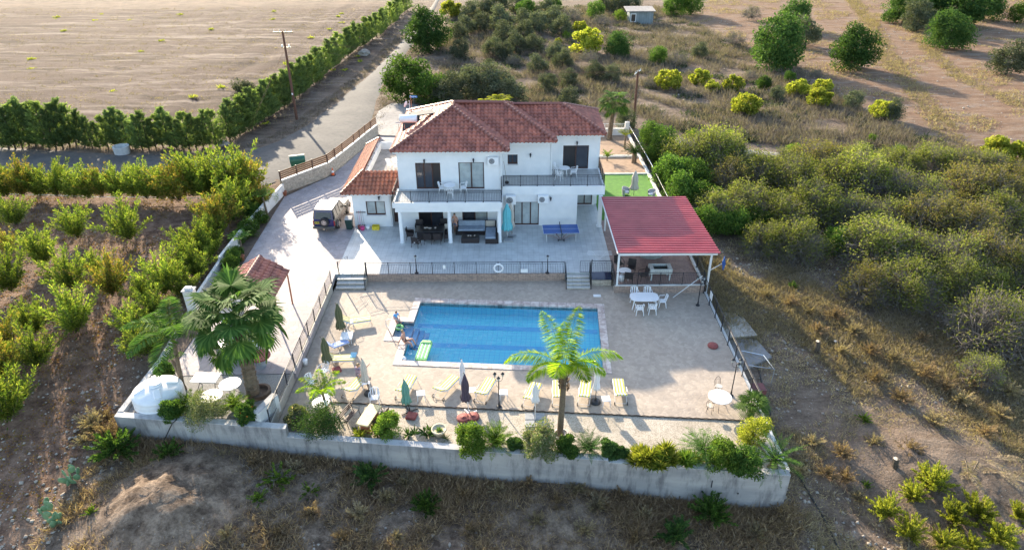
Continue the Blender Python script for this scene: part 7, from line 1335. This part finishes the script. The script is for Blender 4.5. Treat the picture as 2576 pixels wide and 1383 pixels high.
for k in range(90):
    q = rr_.random(); a = rr_.random()*6.28; z = tp0[2]-.15-q*1.25; x = bp[0]+(tp0[0]-bp[0])*(z-DECK)/(tp0[2]-DECK); R_ = .17+.05*rr_.random(); sh_.add([(x+R_*math.cos(a-.4), bp[1]+R_*math.sin(a-.4), z), (x+R_*math.cos(a+.4), bp[1]+R_*math.sin(a+.4), z), (x+(R_+.13)*math.cos(a), bp[1]+(R_+.13)*math.sin(a), z+.22)], [(0, 1, 2)])
pq_ = [o for o in C.objects if o.name == 'queen_palm'][0]; mk('leaf_bases', sh_, M['palmbark'], (pq_, True)); tag(mk('tree_surround', MB().lathe([(.35, -.02), (.4, .1), (.33, .12), (.3, .02)], (bp[0]+.05, bp[1]-.05, DECK), 18), M['beigefab']), 'pale ring round the foot of the sunlit palm', 'tree surround')
fr = [(feather(540+k, 1.7, 1.7, 54, .42, 0, .02, .3, 66, .8), 2*PI*k/7+.1) for k in range(7)]; palm('young_palm', 'small bright yellow green palm in front of the white chairs', G(823, 1030, DECK), 1.2, (-.1, 0), fr, LM['palmy'], (.08, .06))
fr = [(fan(560+k, 1.15, .9, 24, .3+.5*(k % 3)/2, -25+100*k/26, .035), 2*PI*k*.618) for k in range(26)]; bp = G(1532.7, 351, .03); h = H(1532.7, 351, 0, 262); palm('fan_palm', 'smaller fan palm with pale trunk behind the right end of the house', bp, h, (.25, 0), fr, LM['green'], (.24, .19), True)
fr = [(fan(600+k, .55, .55, 22, .3, -5+90*k/24, .024), 2*PI*k*.618) for k in range(24)]; palm('fan_palm', 'low grey green fan palm at the right end of the pebble bed', G(1886, 1056, DECK), .85, (0, 0), fr, LM['green'], (.16, .14), True)
cycad('cycad', 'dark green cycad with thick trunk in the soil behind the lawn', G(1594.6, 409, .04), 44, 1.25, H=.95, seed=3, tr=.24, ll=.2); cycad('young_palm', 'tiny yellow green palm in the soil by the house corner', G(1527, 404, .04), 9, .75, LM['bright'], .35, 4, (35, 80), .22, .016, .06, 'palm tree')
fr = [(feather(640+k, 1.1, 1.4, 36, .32, 0, .014, .3, 65), 2*PI*k/9) for k in range(9)]; palm('feather_palm', 'yellowing feather palm beside the cycad at the garden railing', G(1571, 374, .04), 1.3, (0, 0), fr, LM['lime'], (.1, .07), join_all=True)
for u, v in ((1221, 262), (1257, 262)): b_ = (*Yat(u, v, 63)[:2], 0); palm('feather_palm', 'yellow green palm crown showing over the roof ridge, the %s of two' % ('left' if u == 1221 else 'right'), b_, 5.5 if u == 1221 else 5.9, (0, 0), [(feather(650+k, 1.6, 1.6, 40, .4, 0, .018, .3, 65), 2*PI*k/9) for k in range(9)], LM['lime'], (.14, .1), join_all=True)['group'] = 'palms behind the roof'
# ---- plants along the retaining wall
Z = DECK; cycad('cycad', 'dark green cycad in the middle of the pebble bed', G(1480, 1136, Z), 38, .95, H=.15, seed=7, ll=.15); cycad('cycad', 'bright green cycad left of the oleander with pale flowers', G(1246, 1125, Z), 40, 1.0, LM['bright'], .3, 8, (5, 85), .26, .013); cycad('cycad', 'large cycad leaning over the right corner of the retaining wall', G(1945, 1172, Z+.1), 34, 1.35, LM['palm'], .35, 9, (0, 80), .17, .014, .2); cycad('feather_palm', 'grey green feather palm right of the yellow agave like bush', G(1768, 1150, Z), 34, 1.25, LM['palm'], .35, 10, (5, 80), .3, .012, .12, 'palm tree', 1.5)
cycad('cycad', 'green cycad against the wall right of the water tank', G(478, 1030, 0), 26, .95, LM['bright'], .2, 11, (10, 80), .24, .014); cycad('cycad', 'green cycad between the grey bush and the orange flowers', G(590, 1030, 0), 24, .85, LM['bright'], .2, 12, (10, 80), .22, .014)
def bk2(name, label, u, v, rpx, mats, z=Z, leaf=.05, extra=None, sq=1.0, cat='bush', **k):
    rpx *= 1.2; p = G(u, v, z)
    for _ in range(3): R_ = rpx*depth_at((p[0], p[1], z+.4))/FPX; p = G(u, v, z+R_*.7*sq)
    b = bush(name, int(u), R_, 1.7*R_*sq, mats, 30, 260, leaf*1.15, .06, .04, cat, extra, **k); b.put((p[0], p[1], z), label=label, cat=cat)
bk2('flowering_shrub', 'pale yellow green oleander with pink tips left of the bright cycad', 1184, 1108, 32, LM['bright'], extra=[('flowers', LM['pink'], 70, .035)], sq=1.25); bk2('oleander_bush', 'grey green oleander covered with pale pink flowers', 1357, 1116, 43, LM['ros'], extra=[('flowers', LM['pink'], 260, .03)], sq=1.0)
bk2('green_bush', 'small dense green bush right of the flowering oleander', 1427, 1128, 24, LM['green'], sq=1.3); bk2('low_shrub', 'low dark green shrub right of the middle cycad', 1532, 1130, 20, LM['dark']); bk2('low_shrub', 'low trailing shrub on the wall right of the cycad', 1562, 1140, 15, LM['dark']); bk2('low_shrub', 'dark green low shrub between the bright cycad and the oleander', 1300, 1120, 17, LM['dark'])
bk2('green_bush', 'bright green bush near the right corner of the wall', 1826, 1150, 40, LM['bright'], sq=.95); bk2('rose_bush', 'darker rose bush with pink blooms near the right corner', 1872, 1162, 36, LM['green'], extra=[('flowers', LM['pink'], 14, .05)]); bk2('round_bush', 'rounded yellow green bush below the low fan palm', 1902, 1092, 36, LM['lime'], leaf=.04, sq=1.1); bk2('round_bush', 'large round dark green bush on the wall near the step in its top', 810, 1066, 42, LM['dark'], leaf=.04, lr=.5); bk2('rose_bush', 'pale rose bush with pinkish blooms in the left corner of the deck', 744, 1048, 26, LM['ros'], extra=[('flowers', LM['pink'], 60, .035)])
bk2('oleander_bush', 'sunlit oleander right of the mosaic table', 975, 1072, 30, LM['bright'], extra=[('flowers', LM['pink'], 30, .03)]); bk2('grey_bush', 'grey green dense bush in front of the round marble tables', 513, 1036, 40, LM['ros'], z=0, leaf=.035); bk2('low_shrub', 'green shrub beside the water tank', 430, 1034, 24, LM['green'], z=0); bk2('flower_clump', 'leafy clump with orange flowers at the end of the yard wall', 622, 1040, 26, LM['green'], z=0, extra=[('flowers', LM['red'], 30, .06)]); bk2('low_shrub', 'small green bush by the dark wall left of the feather palm', 412, 935, 18, LM['green'], z=0)
def agave(name, label, u, v, n, L, mat, z=Z, w=.05, seed=1, cat='agave', spread=.0):
    r = np.random.default_rng(seed); p = G(u, v, z); t = thing(name, label, cat, p); heads = max(1, int(spread*14)); parts = []
    for h in range(heads):
        cx_ = (2*r.random()-1)*spread*1.5; c = np.array([cx_, r.normal()*spread*.3, max(.02, spread*.7*(1-(cx_/(spread*1.5))**2)*r.random())]) if heads > 1 else np.zeros(3)
        az = r.random(n)*2*PI; el = np.arcsin(.1+.88*r.random(n)); d = np.stack([np.cos(el)*np.cos(az), np.cos(el)*np.sin(az), np.sin(el)], 1); l = L*(.7+.5*r.random(n)); parts.append(cards(c+d*l[:, None]*.5, d, l*.5, w, r))
    link('leaves', mesh_np('leaves', *join(parts)), mat, t); return t
agave('aloe_bush', 'large yellow green aloe like bush on the wall left of the feather palm', 1672, 1160, 150, .62, LM['lime'], seed=2, spread=1.0, w=.045, cat='bush'); agave('aloe_bush', 'second layer of yellow green aloe leaves at the step of the wall', 1690, 1168, 130, .6, LM['bright'], seed=12, spread=.75, w=.035, cat='bush'); agave('agave', 'yellow striped agave clump left of the sunlit oleander', 930, 1092, 26, .5, LM['lime'], seed=3, spread=.35); agave('snake_plant', 'dark upright snake plants between the oleander and the planter', 1052, 1096, 22, .45, LM['dark'], seed=4, spread=.4, cat='plant'); agave('pot_plant', 'small plant growing in the cream planter', 1105.6, 1082, 30, .25, LM['green'], seed=5, z=Z+.38, w=.03, cat='plant'); agave('grass_clump', 'thin grassy clump in front of the cream planter', 1122, 1104, 40, .35, LM['green'], seed=6, w=.012, cat='plant')
agave('agave', 'low dark agave at the foot of the mosaic table bench', 893, 1082, 22, .3, LM['dark'], seed=8, w=.03)
# ---- slope below the wall
slk = Kit([spray_shrub('wild_shrub', 140+i, 1.2, 1.2, 36, .07, LM['green'] if i else LM['dark'], 'bush', nseg=16, side=7) for i in range(3)], .72); slb = Kit([spray_shrub('wild_plant', 150+i, .9, 1.2, 22, .07, LM['bright'], 'bush', nseg=12, side=5) for i in range(2)], .6)
for u, v, r_, k, lb in ((290, 1128, 52, greenb, 'green bush below the left corner of the wall'), (425, 1140, 30, greenb, 'dark leafy bush below the wall near the hose'), (930, 1200, 40, greenb, 'dark green bush in the shade below the wall'), (700, 1205, 38, brightb, 'leafy plant with yellow tips below the left part of the wall'), (650, 1255, 24, brightb, 'low sprawling plant with yellow tips below the wall'), (778, 1235, 24, brightb, 'small yellow tipped plant right of the leafy one below the wall'), (1070, 1270, 34, greenb, 'small dark green bush in the middle of the slope below the wall'), (1790, 1290, 48, greenb, 'dark bush against the right end of the wall'), (1700, 1345, 40, greenb, 'dark green bush at the bottom edge below the right wall'), (230, 1290, 18, brightb, 'yellow green plant by the mound'), (2175, 1055, 18, brightb, 'yellow tipped weed in the shaded right slope'), (2180, 1220, 14, brightb, 'small weed on the right slope'), (1995, 720, 12, greenb, 'small green bush on the bank right of the pergola')): (slk if k is greenb else slb).at(u, v, r_, lb, low=.5, sq=.8, cat='bush')
yb = [(2350, 1212, 46, 'yellow bush right of the twisted stump'), (2230, 1285, 40, 'orange tinged yellow bush at the lower right'), (2290, 1335, 40, 'yellow bush at the bottom edge below the orange tinged one'), (2300, 1240, 34, 'bright yellow bush just left of the big one'), (2400, 1300, 42, 'yellow green bush in the middle of the lower right group'), (2460, 1285, 44, 'yellow bush, upper right of the lower right group'), (2510, 1345, 44, 'bright yellow bush at the bottom right corner'), (2560, 1290, 34, 'yellow green bush on the right edge near the bottom'), (2375, 1365, 36, 'yellow bush at the bottom edge, centre of the lower right group'), (2440, 1370, 34, 'yellow bush at the bottom edge right of centre in the group')]
yk = Kit([spray_shrub('broom_bush', 120+i, 1.1, 1.1, 40, .05, LM['lime'], 'bush', nseg=20, side=7) for i in range(3)], .7)
for u, v, r_, lb in yb: yk.at(u, v+8, r_, lb, low=.5)
dry = Kit([spray_shrub('dry_bush', 130+i, 1.0, 1.1, 34, .05, LM['straw'] if i % 2 else LM['strawd'], 'bush', nseg=14, side=6) for i in range(4)], .75)
gd = 'dry brown bushes on the slopes'
DRY = ((235, 1075, 34), (270, 1050, 30), (210, 1110, 30), (300, 1080, 26), (560, 1200, 30), (640, 1160, 30), (560, 1150, 28), (800, 1170, 30), (1020, 1210, 30), (1160, 1240, 34), (1250, 1230, 30), (1400, 1260, 36), (1500, 1270, 36), (1560, 1240, 30), (1620, 1290, 30), (700, 1340, 30), (570, 1340, 30), (860, 1350, 30), (1000, 1350, 26), (480, 1280, 26), (330, 1260, 22), (2120, 1140, 36), (2200, 1110, 30), (2080, 1190, 34), (2050, 1110, 30), (2330, 940, 36), (2250, 900, 34), (2190, 880, 30), (2420, 1000, 34), (2380, 970, 30), (2150, 830, 30), (2100, 790, 28), (2040, 780, 26), (1990, 760, 24), (1930, 740, 22), (2270, 1000, 34), (2520, 1040, 36), (2480, 1090, 30), (2160, 1250, 30), (2320, 850, 24), (225, 1060, 44), (262, 1095, 44), (1350, 1310, 34), (1180, 1330, 34), (900, 1290, 34), (780, 1290, 34), (420, 1210, 30), (500, 1190, 34), (1470, 1330, 34), (1600, 1350, 34), (1900, 1340, 34), (1960, 1290, 30), (740, 1180, 34), (880, 1190, 34), (970, 1250, 34), (1330, 1215, 34), (1450, 1230, 34), (2130, 1200, 34), (2010, 1180, 30), (2290, 1130, 34), (2350, 1060, 34), (2450, 960, 34), (2540, 980, 34), (2060, 830, 26), (2120, 880, 28), (2200, 950, 30))
DRL = rowlabels(DRY, 60, 'low dry brown bush, %s from left, %s band of the weedy slopes')
for u, v, r_ in DRY: dry.at(u, v, r_, DRL[(u, v, r_)], gd, low=.45, sq=.7)
# ---- prickly pears, stumps, cut fronds
def cactus(label, u, v, seed, n=12):
    r = random.Random(seed); p = T(u, v); t = thing('prickly_pear', label, 'cactus', p); pads = [(Vector((0, 0, .12)), 0)]
    for k in range(n):
        b, _ = r.choice(pads); a = r.random()*6.28; c = b+Vector((.22*math.cos(a), .22*math.sin(a), .16+.12*r.random())); pads.append((c, a))
    for c, a in pads:
        q = MB().ball((0, 0, 0), .16, 10, 6, 1, .22, 1.25); Mx = Matrix.Translation(c) @ Matrix.Rotation(a, 4, 'Z') @ Matrix.Rotation(r.uniform(-.7, .7), 4, 'Y'); mk('pad', MB().add([Mx @ Vector(x) for x in q.v], q.f), LM['cactus'], t, True)
cactus('sprawling prickly pear at the lower left, the lower one', 150, 1320, 1, 14); cactus('prickly pear below the left corner of the wall, the upper one', 185, 1215, 2, 10)
for u, v, h, lb in ((2053, 885, .8, 'sawn tree stump in the sunny strip of the right slope'), (2245, 1185, .9, 'twisted broken stump left of the yellow bushes'), (2102, 868, .3, 'low sawn stump lying near the tall one')):
    p = T(u, v); s_ = thing('tree_stump', lb, 'stump', p); mk('stump_body', MB().tube([(0, 0, -.1), (.03, 0, h*.5), (-.03, .03, h)], [.2, .15, .14], 9), M['bark'], s_); mk('cut_face', MB().lathe([(.135, h), (.01, h+.01)], (-.03, .03, .005), 9), pm('cut_wood', (.55, .47, .36)), s_)
p = T(2470, 1185); V_ = [feather(700+k, 1.7, .5, 34, .3, .6, .014, .2, 12) for k in range(16)]; tag(link('palm_fronds', mesh_np('palm_fronds', *join([orient(f, k*.37+.6, (rng.normal()*.5, rng.normal()*.4, .1+.03*k)) for k, f in enumerate(V_)])), LM['straw'], None, False, p), 'heap of cut dry palm fronds at the lower right', 'frond heap')
p = T(640, 1215); tag(link('palm_fronds', mesh_np('palm_fronds', *join([orient(feather(730+k, 1.8, .6, 34, .3, .6, .014, .2, 10), k*.8, (rng.normal()*1.1, rng.normal()*.4, .08+.03*k)) for k in range(12)])), LM['strawg'], None, False, p), 'scattered grey dead palm fronds below the left part of the wall', 'frond heap')
# ---- countless dry weeds, pebbles, low undergrowth
def scatter(name, label, n, fx, fy, ok, size, nb, mat, seed, hh=(.2, .5), w=.012, spread=.6):
    r = np.random.default_rng(seed); P = []
    while len(P) < n:
        x = fx(r, 4000); y = fy(r, 4000); k = ok(x, y); P += list(np.stack([x[k], y[k]], 1))
    P = np.array(P[:n]); z = terr(P[:, 0], P[:, 1])+bumps(P[:, 0], P[:, 1]); b = np.repeat(np.column_stack([P, z]), nb, 0); m = len(b); d = r.normal(size=(m, 3))*spread; d[:, 2] = 1; d = unit(d); sc = np.repeat(.6+.9*r.random(n), nb); l = (hh[0]+(hh[1]-hh[0])*r.random(m))*sc; c = b+np.column_stack([r.normal(size=(m, 2))*size, np.zeros(m)])
    VF = cards(c+d*l[:, None]*.5, d, l*.5, w*(.7+.8*r.random(m)), r); return tag(link(name, mesh_np(name, *VF), mat), label, kind='stuff')
off = lambda x, y: dpoly(x, y, PLOT) > .25
rp_ = gl(RF)+gl(RNr)[::-1]
offroad = lambda x, y: (dpoly(x, y, rp_) > .4)
pat = lambda x, y, s, t: (np.sin(x*s+1.7*np.sin(y*s*.6))*np.sin(y*s*.9+1.3*np.sin(x*s*.7))) > t
insc = lambda x, y: off(x, y) & inpoly(x, y, SCRUB)
scatter('dry_weeds', 'grey dry weeds standing all over the scrub slope behind the house', 15000, lambda r, n: r.uniform(-12, 75, n), lambda r, n: 62+90*r.random(n)**1.4, lambda x, y: insc(x, y) & offroad(x, y) & pat(x, y, .5, -.35), .22, 8, LM['strawg'], 1, (.35, 1.0), .02)
scatter('low_undergrowth', 'low dull green undergrowth in the scrub behind the house', 1500, lambda r, n: r.uniform(-12, 75, n), lambda r, n: 64+90*r.random(n)**1.4, lambda x, y: insc(x, y) & offroad(x, y) & pat(x, y, .8, .25), .35, 26, LM['olive'], 2, (.2, .6), .05, 1.)
scatter('dry_grass', 'pale dry grass on the reddish slope at the upper right', 7000, lambda r, n: r.uniform(25, 130, n), lambda r, n: 66+110*r.random(n)**1.3, lambda x, y: inpoly(x, y, TAN) & pat(x, y, .35, .1), .3, 6, LM['straw'], 3, (.15, .4), .03, .9)
rf_ = lambda x, y: off(x, y) & ~inpoly(x, y, ORCH)
scatter('front_weeds', 'matted brown dry weeds on the slope below the retaining wall', 12000, lambda r, n: r.uniform(-21, 14, n), lambda r, n: r.uniform(17, 28.5, n), lambda x, y: rf_(x, y) & (y < 27.0-.108*x) & pat(x, y, 1.1, -.45), .14, 9, LM['strawd'], 4, (.14, .5), .014, 1.1)
scatter('bank_weeds', 'dry golden weeds on the bank right of the pool deck', 9000, lambda r, n: r.uniform(13.5, 36, n), lambda r, n: r.uniform(17, 50, n), lambda x, y: off(x, y) & (np.abs((x-14.5)*.55+(y-42)*.84) < 4.2+1.8*np.sin(x)), .16, 9, LM['straw'], 5, (.12, .45), .012, .9)
scatter('slope_weeds', 'sparse brown weeds over the right hand slope', 14000, lambda r, n: r.uniform(13.4, 42, n), lambda r, n: r.uniform(17, 56, n), lambda x, y: off(x, y) & pat(x, y, .9, -.45), .15, 8, LM['straw'], 6, (.08, .34), .013, 1.)
scatter('orchard_litter', 'dry leaves and weeds under the pomegranate trees', 7000, lambda r, n: r.uniform(-46, -20, n), lambda r, n: r.uniform(22, 59, n), lambda x, y: off(x, y) & inpoly(x, y, ORCH) & pat(x, y, .8, -.2), .2, 6, LM['orange'], 7, (.04, .12), .03, 3.)
scatter('field_stubble', 'pale stubble lying on the ploughed field', 9000, lambda r, n: r.uniform(-110, -18, n), lambda r, n: 70+85*r.random(n)**1.3, lambda x, y: inpoly(x, y, FIELD) & (np.sin(y*2.6+x*1.1+1.4*np.sin(x*.13)) > .1), .35, 5, LM['straw'], 8, (.08, .25), .03, 2.5)
scatter('verge_weeds', 'dry weeds along the verges of the lane', 2500, lambda r, n: r.uniform(-55, -12, n), lambda r, n: r.uniform(60, 125, n), lambda x, y: (np.abs(dpoly(x, y, rp_)-1.0) < .8) & off(x, y), .2, 7, LM['strawg'], 9, (.08, .3), .02, 1.)
scatter('field_plants', 'tiny yellow green weeds dotted over the ploughed field', 42, lambda r, n: r.uniform(-100, -20, n), lambda r, n: r.uniform(71, 150, n), lambda x, y: inpoly(x, y, FIELD), .22, 50, LM['lime'], 10, (.15, .45), .05, 1.)
def pebbles(name, label, n, fx, fy, ok, seed, s=(.02, .07)):
    r = np.random.default_rng(seed); x = fx(r, n*3); y = fy(r, n*3); k = ok(x, y); x, y = x[k][:n], y[k][:n]; n = len(x); z = terr(x, y)+bumps(x, y); q = s[0]+(s[1]-s[0])*r.random(n)**3; base = np.array([(1, 0, 0), (0, 1, 0), (-1, 0, 0), (0, -1, 0), (0, 0, .7), (0, 0, -.7)], float); V = (base[None]*(.6+.8*r.random((n, 6, 1))))*q[:, None, None]; a = r.random(n)*6.28; V = np.stack([V[..., 0]*np.cos(a)[:, None]-V[..., 1]*np.sin(a)[:, None], V[..., 0]*np.sin(a)[:, None]+V[..., 1]*np.cos(a)[:, None], V[..., 2]], -1)+np.stack([x, y, z+q*.25], -1)[:, None]
    f = np.array([(0, 1, 4), (1, 2, 4), (2, 3, 4), (3, 0, 4), (1, 0, 5), (2, 1, 5), (3, 2, 5), (0, 3, 5)]); F = (f[None]+np.arange(n)[:, None, None]*6).reshape(-1, 3); return tag(link(name, mesh_np(name, V.reshape(-1, 3), F), M['rock']), label, kind='stuff')
pebbles('loose_stones', 'loose stones scattered over the right hand and front slopes', 9000, lambda r, n: r.uniform(-24, 36, n), lambda r, n: r.uniform(17, 48, n), lambda x, y: off(x, y), 3, (.025, .14)); pebbles('orchard_stones', 'small stones on the red orchard soil', 4000, lambda r, n: r.uniform(-46, -19, n), lambda r, n: r.uniform(18, 50, n), lambda x, y: off(x, y), 4, (.03, .1)); pebbles('slope_stones', 'stones on the reddish slope at the upper right', 3500, lambda r, n: r.uniform(20, 110, n), lambda r, n: r.uniform(62, 140, n), lambda x, y: off(x, y), 5, (.04, .16))
mb = MB()
for k, u in enumerate((10, 90, 165, 240)): p = G(u, 452, 0); tag(mk('fence_post', MB().tube([(p[0], p[1], 0), (p[0]+.1, p[1], 1.3)], .035, 6), M['twig']), 'grey post of the orchard fence by the lane, %s from the left' % ['first', 'second', 'third', 'fourth'][k], 'post', 'orchard fence posts')
tag(mk('irrigation_pipe', MB().tube([(*G(u, v, 0)[:2], .35) for u, v in ((0, 497), (120, 500), (250, 505), (400, 506), (520, 508), (600, 505))], .025, 5), M['whitem']), 'white irrigation pipe along the first row of the left orchard', 'pipe')

ln = gl(((2120, -30), (2190, 60), (2240, 150), (2310, 240), (2380, 330), (2470, 400))); l2 = gl(((2270, -20), (2330, 120), (2420, 200), (2576, 270)))
def dline(x, y, L):
    d = np.full(np.shape(x), 1e9)
    for (ax, ay), (bx, by) in zip(L, L[1:]): t = np.clip(((x-ax)*(bx-ax)+(y-ay)*(by-ay))/((bx-ax)**2+(by-ay)**2), 0, 1); d = np.minimum(d, np.hypot(x-ax-t*(bx-ax), y-ay-t*(by-ay)))
    return d
scatter('weed_strips', 'grey weedy strips running down the reddish slope', 2400, lambda r, n: r.uniform(30, 110, n), lambda r, n: r.uniform(62, 160, n), lambda x, y: (dline(x, y, ln) < 1.3) | (dline(x, y, l2) < 1.0), .3, 8, LM['straw'], 21, (.12, .4), .03, .9)
scatter('wall_foot_weeds', 'tangled dry weeds heaped along the foot of the retaining wall', 5000, lambda r, n: r.uniform(-20, 13.4, n), lambda r, n: r.uniform(20, 28, n), lambda x, y: off(x, y) & (y > 25.2-.108*x-1.6-.8*np.sin(x*1.3)) & (y < 25.1-.108*x+.1), .16, 10, LM['strawd'], 22, (.2, .6), .014, 1.2)

scatter('fallen_twigs', 'thin grey fallen twigs and stalks littering the front and right slopes', 5000, lambda r, n: r.uniform(-24, 34, n), lambda r, n: r.uniform(17, 44, n), lambda x, y: off(x, y) & pat(x, y, .7, -.1), .12, 3, LM['strawg'], 31, (.15, .6), .007, 6.)
scatter('pale_grass', 'pale dry grass on the lower right slope', 5000, lambda r, n: r.uniform(14, 34, n), lambda r, n: r.uniform(17, 30, n), lambda x, y: off(x, y) & pat(x, y, .6, .0), .14, 9, LM['straw'], 32, (.12, .4), .011, 1.1)  # extra tufts of light-coloured dry grass
